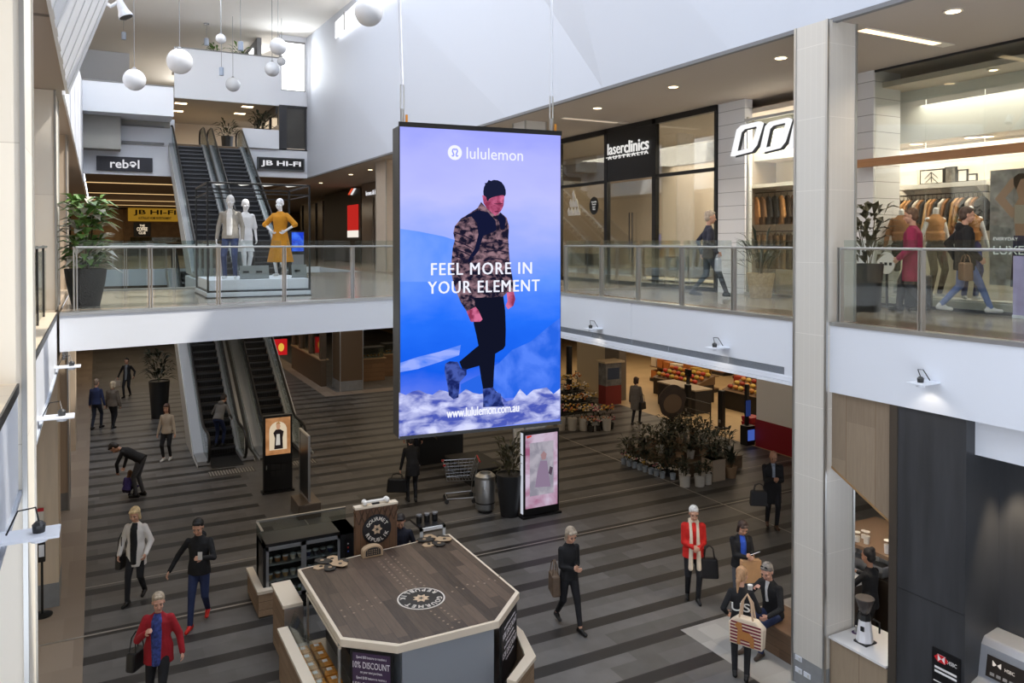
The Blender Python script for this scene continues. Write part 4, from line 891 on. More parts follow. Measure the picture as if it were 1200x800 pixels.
MB().ext(PP((1189, 240), (1216, 240), (1216, 262), (1189, 262)), (-.004, 0, 0)).build('figure_picture', M('poster_top', (202, 194, 184), .6), pst)
MB().ext(PP((1188, 276), (1212, 276), (1222, 336), (1204, 336), (1200, 300), (1198, 336), (1184, 336)), (-.004, 0, 0)).build('figure_picture', M('poster_navy', (58, 58, 104), .6), pst)
MB().ext(PP((1188, 208), (1194, 203), (1205, 203), (1210, 212), (1205, 208), (1196, 210), (1191, 222), (1188, 216)), (-.005, 0, 0)).build('figure_picture', M('poster_hair', (60, 46, 38), .6), pst)
for i, (tx, x0, x1, yb2, h) in enumerate((('EVERYDAY', 1164, 1193, 282, 4), ('LUXE', 1164, 1200, 298, 10))): rtext(tx, x0, x1, yb2, h, E('poster_white', (240, 240, 240), .9), pst, X=XP - .006, depth=.002)
ban = thing('lilac_banner', 'tall lilac panel standing at the foot of the store poster, right edge', 'sign', (12.1, yx(1188, 12.1), Z2))
q0, q1, z0, z1 = P4(1188, 1230, 300, 380, 12.1); MB().box(12.08, 12.1, q0, q1, Z2, z1).build('panel', M('lilac_panel', (176, 168, 206), .4, var=.1), ban); MB().box(12.06, 12.12, q0, q1, Z2, Z2 + .05).build('base', white2, ban)
# two stickers and low plinth in the window
plh = thing('display_plinth', 'low white plinth in the store window under the mannequins', 'plinth', (12.8, 7.9, Z2))
MB().box(12.55, 13.1, 5.6, yx(1044, 12.6), Z2, Z2 + .16).build('body', M('shelf_white'), plh, bevel=.01); MB().box(12.6, 13.05, 5.65, yx(1046, 12.6), Z2 + .16, Z2 + .18).build('top', M('plinth_top', (206, 202, 196), .5), plh)
stk = onx(1039, 308, 12.08); sk_ = thing('round_sign', 'round white notice board before the white brick pier', 'sign', (stk.x, stk.y, Z2))
MB().ext([(12.06, stk.y + .17 * math.cos(k * PI / 14), stk.z + .19 * math.sin(k * PI / 14)) for k in range(28)], (.02, 0, 0)).build('disc', M('sign_cream_plain', (226, 222, 214), .5), sk_)
b = MB()
for u in (-.09, 0, .09): b.box(12.054, 12.06, stk.y + u - .025, stk.y + u + .025, stk.z - .04, stk.z + .01)
b.build('icon', black, sk_); MB().cbox((12.09, stk.y, (Z2 + stk.z) / 2), (.03, .03, stk.z - Z2)).build('pole', dsteel, sk_); MB().cbox((12.09, stk.y, Z2 + .01), (.3, .3, .02)).build('base', dsteel, sk_)
# far shops left of the screen: dark glazed fronts, red panel, pale sign
def rect(x0, x1, yt, yb, X, d, name, mat, par): a, b_, z0, z1 = P4(x0, x1, yt, yb, X); return MB().box(X, X + d, a, b_, z0, z1).build(name, mat, par)
XF2 = 12.6
fs = thing('shopfront', 'far grey glazed shopfront with a pale slanted name, just left of the screen', 'shopfront', (XF2, 24, Z2))
MB().box(XF2, XF2 + .1, yx(480, XF2) - 4, yx(424, XF2), Z2, 9.49).build('front', M('grey_glazing', (116, 106, 98), .2, var=.2, scale=.5), fs)
for px in (438, 466): MB().cbox((XF2 - .02, yx(px, XF2), 7.0), (.06, .08, 3.4)).build('mullion', M('taupe_trim', (140, 128, 116), .5), fs)
rtext('brows & beauty', 429, 447, 231, 7, let_w, fs, X=XF2 - .03); 
fs2 = thing('shopfront', 'far black shopfront with a glowing red panel behind the stone column', 'shopfront', (XF2, 31, Z2))
MB().box(XF2, XF2 + .1, yx(423, XF2), yx(380, XF2), Z2, 9.3).build('front', dark, fs2); rect(407, 419, 240, 270, XF2 - .05, .05, 'red_panel', E('red_panel', (190, 40, 34), .9), fs2); rect(407, 419, 270, 278, XF2 - .05, .05, 'light_box', E('white_box', (240, 232, 220), 1.0), fs2)
for k, c in enumerate(((220, 80, 50), (235, 235, 235))): a = onx(409 + k * 3, 228, XF2 - .04); b_ = onx(413 + k * 3, 221, XF2 - .04); MB().bar(a, b_, .04, .12, (1, 0, 0)).build('emblem_bar', E('emblem_%d' % k, c, .9), fs2)
fs3 = thing('shopfront', 'farthest dim glazed shopfront with dark posts left of the stone column', 'shopfront', (XF2, 40, Z2))
MB().box(XF2, XF2 + .1, yx(378, XF2), yx(352, XF2), Z2, 9.0).build('front', M('dim_glazing', (74, 62, 50), .25, var=.5, scale=1.5), fs3)
for px in (355, 363, 371): MB().cbox((XF2 - .02, yx(px, XF2), 7.1), (.1, .16, 3.6)).build('post', dark, fs3)
ds_ = thing('digital_display', 'small blue screen standing near the mannequin in the mustard dress', 'screen', (7.3, 24.4, Z2))
q = onz(349, 315, Z2); a = ony(342, 272, 24.4); c = ony(356, 300, 24.4)
MB().box(a.x - .04, c.x + .04, 24.42, 24.5, Z2, a.z + .04).build('casing', black, ds_); MB().box(a.x, c.x, 24.405, 24.42, c.z + .15, a.z).build('display', noisy('blue_display', (30, 60, 200), (70, 120, 240), 4), ds_); MB().box(a.x, c.x, 24.405, 24.42, c.z - .35, c.z + .05).build('notice', M('notice_grey', (120, 120, 124), .5), ds_)
MB().box(a.x - .1, c.x + .1, 24.3, 24.62, Z2, Z2 + .03).build('base', black, ds_)

# square downlights under the third-floor ceiling
for i, (px, py) in enumerate(((212, 121), (208, 130), (290, 125), (281, 133))):
    p = onz(px, py, 12.94); t = thing('downlight', ('front left', 'rear left', 'front right', 'rear right')[i] + ' square downlight in the grey ceiling over the upper escalators', 'ceiling light', (p.x, p.y, 12.92), group='square downlights over the escalators')
    MB().box(p.x - .3, p.x + .3, p.y - .22, p.y + .22, 12.935, 12.949).build('trim_ring', M('lamp_ring', (214, 206, 194)), t); MB().box(p.x - .25, p.x + .25, p.y - .18, p.y + .18, 12.925, 12.935).build('diffuser', warm_lamp, t)
# ================================================================== LOWER FLOOR
def leaves(b, c, n, r, h, ll, lw, up=.5, seed=0, droop=.3):
    rnd = random.Random(seed)
    for i in range(n):
        a = rnd.uniform(0, 2 * PI); q = math.sqrt(rnd.random()); p = Vector((c[0] + r * q * math.cos(a) * .6, c[1] + r * q * math.sin(a) * .6, c[2] + h * rnd.random()))
        e = rnd.uniform(up - .5, up + .5); d = Vector((math.cos(a) * math.cos(e), math.sin(a) * math.cos(e), math.sin(e))); s = d.cross(Vector((0, 0, 1))).normalized(); l = ll * rnd.uniform(.7, 1.2); w = lw * rnd.uniform(.7, 1.2)
        m = p + d * l * .5; t = p + d * l + Vector((0, 0, -droop * l)); k = s.cross(d) * w * .15
        b._a([p, m + s * w / 2 + k, t, m - s * w / 2 + k, m], [[0, 1, 4], [1, 2, 4], [2, 3, 4], [3, 0, 4]])
    return b
leaf_d = M('dark_green_leaf', (38, 46, 32), .45, var=.5, scale=9); leaf_g = M('fresh_green_leaf', (92, 124, 60), .4, var=.55, scale=7); leaf_b = M('brown_green_leaf', (70, 66, 44), .5, var=.5, scale=9)
soil = M('soil', (40, 30, 24), .9)
def pot_plant(name, lab, loc, r, h, pot, leaf, n=60, fr=.35, fh=.5, ll=.25, lw=.09, up=.6, group=None, seed=1, taper=.75, cat='plant', stem=True, sq=False):
    t = thing(name, lab, cat, loc, 0, group); x, y, z = loc
    if sq: MB().box(x - r, x + r, y - r, y + r, z, z + h).box(x - r * 1.04, x + r * 1.04, y - r * 1.04, y + r * 1.04, z + h - .04, z + h).build('pot', pot, t)
    else: MB().lathe([(r * taper, 0), (r * .9, h * .6), (r, h), (r * .93, h), (r * .9, h - .03), (.01, h - .035)], loc, 20).build('pot', pot, t, smooth=True)
    MB().lathe([(.01, 0), (r * .88, .0), (r * .88, .005)], (x, y, z + h - .05), 16).build('soil', soil, t.children[0])
    if stem:
        b = MB(); rnd = random.Random(seed)
        for k in range(5): a = rnd.uniform(0, 6.28); b.tube([(x + .03 * math.cos(a), y + .03 * math.sin(a), z + h - .06), (x + fr * .4 * math.cos(a), y + fr * .4 * math.sin(a), z + h + fh * .8)], .008, 5)
        b.build('stem', M('plant_stem', (72, 62, 40), .7), t)
    leaves(MB(), (x, y, z + h), n, fr, fh, ll, lw, up, seed).build('foliage', leaf, t); return t
blackpot = M('black_planter', (34, 35, 37), .45); whitepot = M('white_pot', (196, 190, 180), .5); greypot = M('blue_grey_pot', (150, 158, 166), .5)
woven = M('black_woven_pot', (44, 44, 46), .5, bump=.9, bscale=40)
wp = onz(91, 361, Z2)
t_ = pot_plant('potted_plant', 'big leafy plant in a black woven pot on the bridge at the left column', (wp.x + .12, wp.y + .50, Z2), .34, .66, woven, leaf_g, 170, .38, 1.2, .32, .19, .5, seed=4, taper=.65)
leaves(MB(), (wp.x + .12, wp.y + .50, Z2 + .66), 80, .5, 1.2, .32, .15, .3, 11).build('foliage_underside', M('pale_leaf', (176, 172, 160), .5), t_)
pot_plant('potted_plant', 'plant in a tall black planter in front of the store, right of the tall column', (11.15, 8.62, Z2), .24, .78, blackpot, leaf_b, 70, .42, .9, .34, .12, .7, seed=9, taper=.8)
pot_plant('potted_palm', 'palm in a low pale pot in the store window left of the tall column', (11.95, 11.75, Z2), .28, .5, M('straw_pot', (190, 170, 140), .8, var=.2, scale=20), leaf_d, 46, .4, .5, .75, .07, .8, seed=12)
for i, (x, y, lab) in enumerate(((5.9, 42.0, 'plant on the white solid balustrade of the third floor'), (6.9, 38.7, 'dark plant behind the white solid balustrade of the third floor'))):
    pot_plant('potted_plant', lab, (x, y, Z3), .3, .9, blackpot, leaf_d, 70, .6, .7, .5, .12, .6, seed=20 + i)
for i, x in enumerate((5.0, 6.1)): pot_plant('potted_plant', ('leafy plant on the high top-level ledge, left one', 'leafy plant on the high top-level ledge, right one')[i], (x, 39.2, 14.4), .3, .6, whitepot, leaf_g, 50, .5, .6, .45, .12, .5, seed=30 + i)
struct('floor', MB().box(3.2, 7.8, 38.6, 40.4, 14.3, 14.4), upf)
# ---- advertising totems, stands, bin, trolley
def totem(lab, x0, x1, y, h, disp, picm, d=.16):
    t = thing('advertising_totem', lab, 'advertising totem', ((x0 + x1) / 2, y, 0))
    MB().box(x0, x1, y, y + d, .05, h).build('casing', black, t, bevel=.01); MB().box(x0 - .04, x1 + .04, y - .06, y + d + .06, 0, .05).build('base', black, t)
    z0, z1 = disp; MB().box(x0 + .05, x1 - .05, y - .008, y, z0, z1).build('display', picm, t); return t
t1 = totem('black totem with a lit brown poster of a person before the lower escalators', 3.72, 4.44, 20.5, 1.98, (.98, 1.92), noisy('brown_display', (150, 104, 66), (178, 128, 86), 3))
def flat(t, name, mat, pts, y, d=.003): return MB().ext([(x, y, z) for x, z in pts], (0, -d, 0)).build(name, mat, t)
arch = [(3.86, 1.10), (4.30, 1.10), (4.30, 1.55)] + [(4.08 + .22 * math.cos(math.radians(a)), 1.6 + .22 * math.sin(math.radians(a))) for a in range(10, 171, 20)] + [(3.86, 1.55)]
flat(t1, 'arch_picture', E('arch_cream', (214, 196, 168), .9), arch, 20.491)
flat(t1, 'figure_picture', E('ad_skin', (196, 150, 118), .8), [(4.05, 1.62), (4.11, 1.62), (4.14, 1.70), (4.11, 1.78), (4.05, 1.78), (4.03, 1.70)], 20.487); flat(t1, 'figure_picture', E('ad_hair', (170, 130, 80), .8), [(4.02, 1.72), (4.04, 1.80), (4.10, 1.82), (4.15, 1.76), (4.12, 1.76), (4.05, 1.77)], 20.484)
flat(t1, 'figure_picture', E('ad_dress', (40, 34, 34), .7), [(3.98, 1.12), (4.2, 1.12), (4.19, 1.4), (4.22, 1.56), (4.13, 1.62), (4.02, 1.62), (3.96, 1.54), (4.0, 1.4)], 20.488)
flat(t1, 'figure_picture', E('ad_top', (206, 200, 190), .8), [(4.02, 1.22), (4.13, 1.22), (4.12, 1.5), (4.04, 1.5)], 20.485)
for i in range(2):
    for j in range(3): MB().box(3.90 + j * .13, 4.0 + j * .13, 20.492, 20.5, .42 + i * .17, .55 + i * .17).build('speaker_grille', M('grille_black', (30, 30, 32), .6), t1)
MB().box(3.78, 3.80, 20.49, 20.5, .62, .72).build('lock_plate', steel, t1)
t2 = totem('black totem with a pink and grey lit poster, beside the black planter', 8.70, 9.66, 15.86, 2.02, (.22, 1.93), noisy('pink_display', (150, 90, 120), (196, 180, 200), 1.2, (1, 1, 1.6)))
MB().box(8.685, 8.70, 15.88, 15.98, .1, 1.98).build('side_edge_glow', E('side_white', (210, 214, 226), .8), t2)  # white side edge, given a glow of its own
flat(t2, 'poster_picture', noisy('pale_poster', (186, 180, 192), (150, 146, 160), 3, s=.8), [(8.86, .50), (9.50, .50), (9.50, 1.74), (8.86, 1.74)], 15.851)
flat(t2, 'figure_picture', E('poster_dress', (150, 130, 156), .8), [(9.0, .7), (9.42, .66), (9.36, 1.0), (9.32, 1.28), (9.14, 1.30), (9.06, 1.05)], 15.847); flat(t2, 'figure_picture', E('poster_face', (170, 136, 140), .8), [(9.18, 1.32), (9.28, 1.32), (9.31, 1.44), (9.23, 1.52), (9.15, 1.44)], 15.847)
flat(t2, 'figure_picture', E('poster_dark', (90, 76, 92), .8), [(9.36, .98), (9.44, .92), (9.48, 1.1), (9.40, 1.14)], 15.845)
flat(t2, 'red_mark', E('red_mark', (210, 60, 40), .9), [(8.78, 1.86), (8.9, 1.89), (8.9, 1.92), (8.78, 1.92)], 15.848)
bs = thing('sign_stand', 'free-standing dark panel on a brushed metal box foot, seen edge-on', 'sign', (4.37, 18.9, 0))
MB().box(4.355, 4.385, 18.40, 19.30, .35, 1.85).build('panel', M('dark_grey_panel', (30, 31, 33), .3), bs); MB().box(4.345, 4.395, 18.38, 18.42, .33, 1.87).box(4.345, 4.395, 19.28, 19.32, .33, 1.87).box(4.345, 4.395, 18.4, 19.3, 1.84, 1.88).box(4.345, 4.395, 18.4, 19.3, .33, .37).build('frame', steel, bs)
MB().box(4.08, 4.60, 18.20, 19.05, 0, .34).build('base', M('bronze_metal', (120, 108, 96), .35, .7), bs, bevel=.01)
bn = thing('litter_bin', 'round stainless steel litter bin left of the tall black planter', 'bin', (8.15, 16.75, 0))
MB().lathe([(.20, .06), (.235, .10), (.235, .80), (.22, .82)], (8.15, 16.75, 0), 28).build('body', M('satin_steel', (170, 172, 174), .3, .85), bn, smooth=True); MB().lathe([(.17, 0), (.19, .06)], (8.15, 16.75, 0), 24).build('base', dsteel, bn)
MB().lathe([(.238, .80), (.24, .86), (.17, .92), (.13, .92), (.13, .84), (.01, .84)], (8.15, 16.75, 0), 28).build('rim', steel, bn, smooth=True); MB().lathe([(.237, .22), (.237, .25)], (8.15, 16.75, 0), 28).build('band', dsteel, bn)
pot_plant('potted_plant', 'tall tapered black planter with a bushy plant between bin and pink totem', (8.55, 16.25, 0), .33, .98, blackpot, leaf_b, 110, .42, .75, .32, .10, .8, seed=41, taper=.66)
pb_ = thing('planter_box', 'long low black planter box with shrubs under the big screen', 'planter', (8.7, 21.3, 0))
MB().box(8.1, 9.5, 21.0, 21.7, 0, .78).build('trough', blackpot, pb_, bevel=.02); leaves(leaves(MB(), (8.5, 21.35, .78), 60, .5, .35, .4, .1, .5, 51), (9.2, 21.35, .78), 60, .5, .35, .4, .1, .5, 52).build('foliage', leaf_b, pb_); MB().box(8.15, 9.45, 21.05, 21.65, .78, .79).build('soil', soil, pb_)
bnch = thing('bench', 'low black bench block on the floor behind the shopping trolley', 'bench', (9.1, 18.9, 0))
MB().box(8.55, 9.6, 18.5, 20.2, .38, .46).build('seat', M('black_seat', (30, 30, 31), .5), bnch, bevel=.02); MB().box(8.65, 9.5, 18.6, 20.1, 0, .38).build('base', M('black_base', (22, 22, 23), .6), bnch)
tr_ = thing('shopping_trolley', 'empty wire shopping trolley with a red handle left of the bin', 'trolley', (7.55, 17.75, 0)); T = Matrix.Translation((7.95, 17.75, 0)) @ Matrix.Rotation(math.radians(-18), 4, 'Z')
def tb(): m = MB(); m.T = T; return m
chr_ = M('chrome_wire', (170, 172, 174), .3, .9); b = tb()
top = [(-.42, -.22), (.38, -.27), (.38, .27), (-.42, .22)]; bot = [(-.34, -.17), (.26, -.21), (.26, .21), (-.34, .17)]
for lev in range(6):
    k = lev / 5; q = [((1 - k) * b_[0] + k * a_[0], (1 - k) * b_[1] + k * a_[1], .55 + .40 * k) for a_, b_ in zip(top, bot)]; b.tube(q + [q[0]], .009 if lev in (0, 5) else .005, 5)
for i in range(4):
    a0, a1, b0, b1 = top[i], top[(i + 1) % 4], bot[i], bot[(i + 1) % 4]
    for k in range(8): u = k / 8; b.tube([(a0[0] + (a1[0] - a0[0]) * u, a0[1] + (a1[1] - a0[1]) * u, .95), (b0[0] + (b1[0] - b0[0]) * u, b0[1] + (b1[1] - b0[1]) * u, .55)], .004, 4)
for k in range(9): u = k / 8; b.tube([(-.34 + .6 * u, -.17 - .04 * u, .55), (-.34 + .6 * u, .17 + .04 * u, .55)], .004, 4)
b.build('basket', chr_, tr_); b = tb()
for s in (-1, 1): b.tube([(.40, s * .27, .98), (.34, s * .25, .55), (.30, s * .26, .14), (-.36, s * .22, .12)], .013, 6); b.tube([(.30, s * .25, .55), (.42, s * .27, 1.02)], .012, 6)
b.tube([(-.36, -.22, .12), (-.36, .22, .12)], .012, 6).build('frame', chr_, tr_); red = M('red_plastic', (180, 36, 40), .4)
tb().tube([(.45, -.29, 1.02), (.45, .29, 1.02)], .02, 8).build('handle', red, tr_); tb().cbox((-.42, -.22, .95), (.06, .05, .04)).build('bumper', red, tr_); tb().cbox((-.42, .22, .95), (.06, .05, .04)).build('bumper', red, tr_)
for x, y in ((.30, .26), (.30, -.26), (-.36, .22), (-.36, -.22)):
    w = tb(); w.tube([(x, y - .015, .055), (x, y + .015, .055)], .055, 12); w.bar((x, y, .055), (x, y, .13), .02, .03); w.build('wheel', M('grey_rubber', (60, 60, 60), .6), tr_)
pot_plant('potted_plant', 'tall black planter with dark foliage at the left side of the lower escalators', (2.0, 31.3, 0), .36, 1.35, blackpot, leaf_d, 120, .55, 1.0, .45, .12, .6, seed=61, taper=.75)
# ---- flower market in front of the supermarket
fl = lambda c: M('flower_%d_%d_%d' % c, c, .6)
def bunch(name, lab, loc, r, h, potm, cols, grp, seed, fr=.2, fh=.3, nf=16, leaf=leaf_d, fsz=.035, n=22):
    t = pot_plant(name, lab, loc, r, h, potm, leaf, n, fr, fh, .2, .06, .9, grp, seed, .8, stem=False); rnd = random.Random(seed)
    for c in cols:
        b = MB()
        for k in range(nf):
            a = rnd.uniform(0, 6.28); q = fr * math.sqrt(rnd.random()); b.ell((loc[0] + q * math.cos(a), loc[1] + q * math.sin(a), loc[2] + h + fh * rnd.uniform(.6, 1.15)), (fsz, fsz, fsz * .7), 7, 5)
        b.build('blossom', fl(c), t)
    return t
wh, pk, ye, ore, rd = (220, 206, 186), (196, 120, 130), (206, 166, 80), (196, 120, 60), (160, 40, 44)
base = thing('display_table', 'low wooden stepped stand of the plant display in front of the supermarket', 'table', (15, 17.6, 0)); wd = planks('weathered_board', (96, 78, 60), (120, 98, 76), .12, 1.0, 'X')
MB().box(14.0, 16.2, 16.6, 19.0, .0, .35).build('lower_step', wd, base); MB().box(14.5, 15.9, 17.2, 18.8, .35, .62).build('upper_step', wd, base)
for i in range(10):
    y = 18.45 - i * .225; bunch('potted_flower', 'small blue-grey flower pot in the row edging the plant display', (13.42 + .02 * i + .16 * max(0, i - 7), y, 0), .085, .16, greypot, (wh, (pk, ye, wh)[i % 3]), 'small blue-grey pots in a row', 100 + i, .11, .15, 5, fsz=.028, n=14)
for i, (x, y, lab) in enumerate(((13.62, 16.02, 'white pot at the front left corner of the plant display'), (13.98, 15.86, 'middle one of three white pots in front of the plant display'), (14.28, 15.92, 'right one of three white pots in front of the plant display'), (13.95, 16.45, 'white pot behind the three front white pots'))):
    pot_plant('potted_plant', lab, (x, y, 0), .15, .30, whitepot, leaf_d, 40, .15, .3, .17, .07, .7, seed=140 + i, taper=.85)
pot_plant('potted_plant', 'bushy plant in a tall square pale box, right front of the plant display', (14.72, 16.15, 0), .22, .58, M('pale_box', (176, 158, 136), .6), leaf_d, 80, .35, .6, .3, .1, .6, seed=150, sq=True)
pot_plant('potted_palm', 'spiky plant in a tan pot at the right end of the plant display', (15.25, 16.05, 0), .17, .30, M('tan_pot', (150, 120, 90), .6), leaf_d, 36, .12, .1, .75, .06, 1.1, seed=151)
k = 0
for gx in range(6):
    for gy in range(6):
        x = 13.85 + gx * .43 + random.uniform(-.06, .06); y = 16.55 + gy * .45 + random.uniform(-.06, .06)
        z = .62 if (14.5 < x - .13 and x + .13 < 15.9 and 17.2 < y - .13 and y + .13 < 18.8) else (.35 if (14.0 < x - .13 and x + .13 < 16.2 and 16.6 < y - .13 and y + .13 < 19.0) else 0)
        if z == .35 and not (x + .13 < 14.5 or x - .13 > 15.9 or y + .13 < 17.2 or y - .13 > 18.8): continue
        if z == 0 and not (x + .13 < 14.0 or x - .13 > 16.2 or y + .13 < 16.6 or y - .13 > 19.0): continue
        if z == 0 and y < 16.7: continue
        pot_plant('potted_plant', 'dark leafy pot plant in the middle of the plant display before the supermarket', (x, y, z), .12, .22, (blackpot, whitepot, M('tan_pot', (150, 120, 90)))[k % 3], (leaf_d, leaf_b)[k % 2], 36, .26, .42, .26, .10, .6, 'dark pot plants in the middle of the plant display', 200 + k, .8, stem=k % 2 == 0); k += 1
hb = thing('display_board', 'plain rounded brown display board standing above the plant display', 'sign', (15.0, 18.2, .62)); c = Vector((15.0, 18.2, 1.72))
MB().ext([(c.x + .50 * math.cos(a) * (1 + .06 * math.sin(5 * a)), c.y - .0, c.z + .48 * math.sin(a)) for a in [2 * PI * i / 36 for i in range(36)]], (.0, .03, 0)).build('board', M('brown_board', (74, 58, 44), .6, var=.15), hb)
MB().box(14.94, 15.06, 18.21, 18.23, .62, 1.4).box(14.75, 15.25, 18.1, 18.32, .62, .64).build('stand', M('brown_board'), hb); MB().ext([(c.x + .34 * math.cos(a), c.y - .006, c.z - .08 + .28 * math.sin(a)) for a in [2 * PI * i / 30 for i in range(30)]], (0, .005, 0)).build('inner_disc', M('tan_disc', (128, 100, 72), .6), hb)
for i in range(6):
    x = 13.62 + .34 * i; y = 23.0 - .19 * i
    bunch('flower_bucket', 'white bucket of cut flowers in the front row of the left flower stand', (x, y, 0), .17, .42, whitepot, ((wh, ye), (wh, pk), (ye, ore))[i % 3], 'white flower buckets of the left stand', 300 + i, .24, .4, 12, fsz=.04)
fs_ = thing('flower_stand', 'dark tiered rack carrying the bunches at the left flower stand', 'rack', (14.9, 24.1, 0))
for q in range(3): MB().box(13.7, 16.0, 23.45 + q * .5, 23.9 + q * .5, .3 + q * .28, .34 + q * .28).build('shelf', M('rack_black', (30, 28, 26), .6), fs_)
for x in (13.72, 15.96): MB().bar((x, 23.5, 0), (x, 23.5, .3), .04, .04).bar((x, 24.9, 0), (x, 24.9, .9), .04, .04).bar((x, 23.5, .3), (x, 24.9, .88), .04, .04).build('leg', M('rack_black'), fs_)
for q in range(3):
    for i in range(6):
        bunch('flower_bucket', 'dark bucket of yellow and white bunches on the tiers of the left flower stand', (13.92 + i * .37, 23.68 + q * .5, .34 + q * .28), .14, .26, M('dark_bucket', (46, 42, 38), .6), ((wh, ye), (wh, ore), (ye, wh))[(i + q) % 3], 'dark flower buckets on the tiers', 330 + q * 10 + i, .2, .32, 11, fsz=.04)
for i in range(7):
    bunch('flower_bucket', 'low basket of pale flowers on the floor right of the white buckets', (14.75 + (i % 4) * .27, 22.15 + (i // 4) * .3 , 0), .12, .2, M('dark_bucket', (46, 42, 38)), ((wh, ore), (wh, pk))[i % 2], 'low flower baskets', 370 + i, .16, .2, 9, fsz=.034)
# ---- supermarket front and interior
struct('column', MB().box(18.6, 18.95, 25.9, 26.9, 0, Z2B), M('grey_pier', (112, 100, 86), .6)); 
struct('wall_right', MB().box(18.3, 18.75, 16.3, 18.15, .85, Z2B), M('white_pier', (236, 230, 220), .5)); struct('wall_right', MB().box(18.28, 18.77, 16.28, 18.17, 0, .85), M('red_pier', (140, 22, 34), .5))
struct('wall_right', MB().box(18.5, 18.8, 8, 16.3, 0, Z2B), M('white_pier')); struct('wall_right', MB().box(18.9, 19.4, 26.9, 29.5, 0, Z2B), M('cream_pier', (196, 178, 148), .6)); struct('wall_right', MB().box(28.5, 28.7, 16, 40, 0, Z2B), M('warm_market_wall', (150, 112, 66), .7, var=.4, scale=1.2))
prod = [M('goods_%d' % i, c, .5) for i, c in enumerate(((190, 150, 60), (170, 60, 40), (210, 200, 180), (120, 90, 50), (200, 170, 110), (90, 60, 40), (180, 110, 50)))]
def gondola(lab, x, y, w, d, h, n, along='Y', seed=0, grp='supermarket shelving'):
    t = thing('shelf_unit', lab, 'shelf', (x, y, 0), group=grp); rnd = random.Random(seed); wood = M('market_wood', (110, 84, 56), .6)
    dx, dy = (d, w) if along == 'Y' else (w, d)
    MB().box(x - dx / 2, x + dx / 2, y - dy / 2, y + dy / 2, 0, .12).build('base', M('market_dark', (40, 34, 28), .6), t)
    if along == 'Y': MB().box(x - .02, x + .02, y - dy / 2, y + dy / 2, .12, h).build('back_panel', wood, t)
    else: MB().box(x - dx / 2, x + dx / 2, y - .02, y + .02, .12, h).build('back_panel', wood, t)
    for k in range(n):
        z = .14 + k * (h - .2) / n; MB().box(x - dx / 2, x + dx / 2, y - dy / 2, y + dy / 2, z, z + .03).build('shelf_board', wood, t)
        m = max(3, int(w / .42)); 
        for i in range(m):
            u = -w / 2 + (i + .5) * w / m; hh = rnd.uniform(.5, .85) * (h - .2) / n; ww = w / m * .8
            cx, cy = (x - dx / 4 - .01, y + u) if along == 'Y' else (x + u, y - dy / 4 - .01); gx, gy = (d * .4, ww) if along == 'Y' else (ww, d * .4)
            g = thing('grocery_pack', 'packed goods on the warmly lit supermarket shelving', 'grocery', (cx, cy, z + .031), group='groceries on the supermarket shelving'); 
            MB().cbox((cx, cy, z + .031 + hh / 2), (gx, gy, hh)).build('carton', prod[rnd.randrange(7)], g, bevel=.01)
    return t
gondola('tall shelving at the back wall of the supermarket, left part', 26.8, 31, 5.4, .8, 2.1, 4, 'Y', 1); gondola('tall shelving at the back of the supermarket, middle part', 26.8, 25.4, 4.6, .8, 2.0, 4, 'Y', 2); gondola('tall shelving at the back of the supermarket, right part', 26.8, 20.6, 4, .8, 2.0, 4, 'Y', 3)
gondola('low shelving behind the black barriers in the supermarket', 23.0, 27.2, 3.6, .9, 1.25, 2, 'Y', 4); gondola('low shelving near the checkouts in the supermarket', 23.3, 22.5, 3.0, .9, 1.1, 2, 'Y', 5)
def produce(lab, x, y, w, c, seed):
    t = thing('produce_stand', lab, 'stand', (x, y, 0), group='produce stands of the supermarket'); rnd = random.Random(seed)
    MB().box(x - .5, x + .5, y - w / 2, y + w / 2, 0, .7).build('cabinet', M('market_dark', (40, 34, 28)), t); MB().ext([(x - .55, y - w / 2, .7), (x + .55, y - w / 2, 1.05), (x + .55, y - w / 2, .7)], (0, w, 0)).build('tray', M('market_wood'), t)
    for i in range(int(w / .28)):
        for j in range(3):
            f = MB(); px = x - .36 + j * .34; py = y - w / 2 + .16 + i * .28; pz = .78 + (px - x + .55) * .318 + .02
            tag(f.ell((px, py, pz), (.11, .11, .085), 10, 7).build('fruit', M('fruit_%d_%d_%d' % c[(i + j) % len(c)], c[(i + j) % len(c)], .4), None, smooth='all'), 'piece of fruit heaped on the supermarket produce stands', 'fruit', 'fruit on the produce stands')
    return t
produce('produce stand of red and orange fruit left in the supermarket', 21.3, 25.2, 2.6, [(180, 50, 30), (200, 120, 40), (190, 160, 60)], 1); produce('produce stand of mixed fruit right in the supermarket', 21.9, 21.8, 2.4, [(190, 130, 60), (150, 50, 30), (200, 170, 80)], 2)
def checkout(lab, x, y):
    t = thing('checkout_counter', lab, 'counter', (x, y, 0), group='supermarket checkouts'); MB().box(x - .4, x + .4, y - 1.1, y + 1.1, 0, .85).build('body', M('checkout_dark', (46, 44, 44), .5), t, bevel=.02); MB().box(x - .42, x + .42, y - 1.12, y + 1.12, .85, .9).build('worktop', M('checkout_top', (176, 160, 136), .4), t)
    MB().box(x - .05, x + .05, y - .3, y - .2, .9, 1.35).build('post', dsteel, t); MB().cbox((x, y - .25, 1.4), (.05, .34, .26)).build('screen', black, t)
checkout('dark checkout counter behind the round brown board', 20.0, 23.6); checkout('dark checkout counter nearest to the white and red pier', 21.6, 19.0)
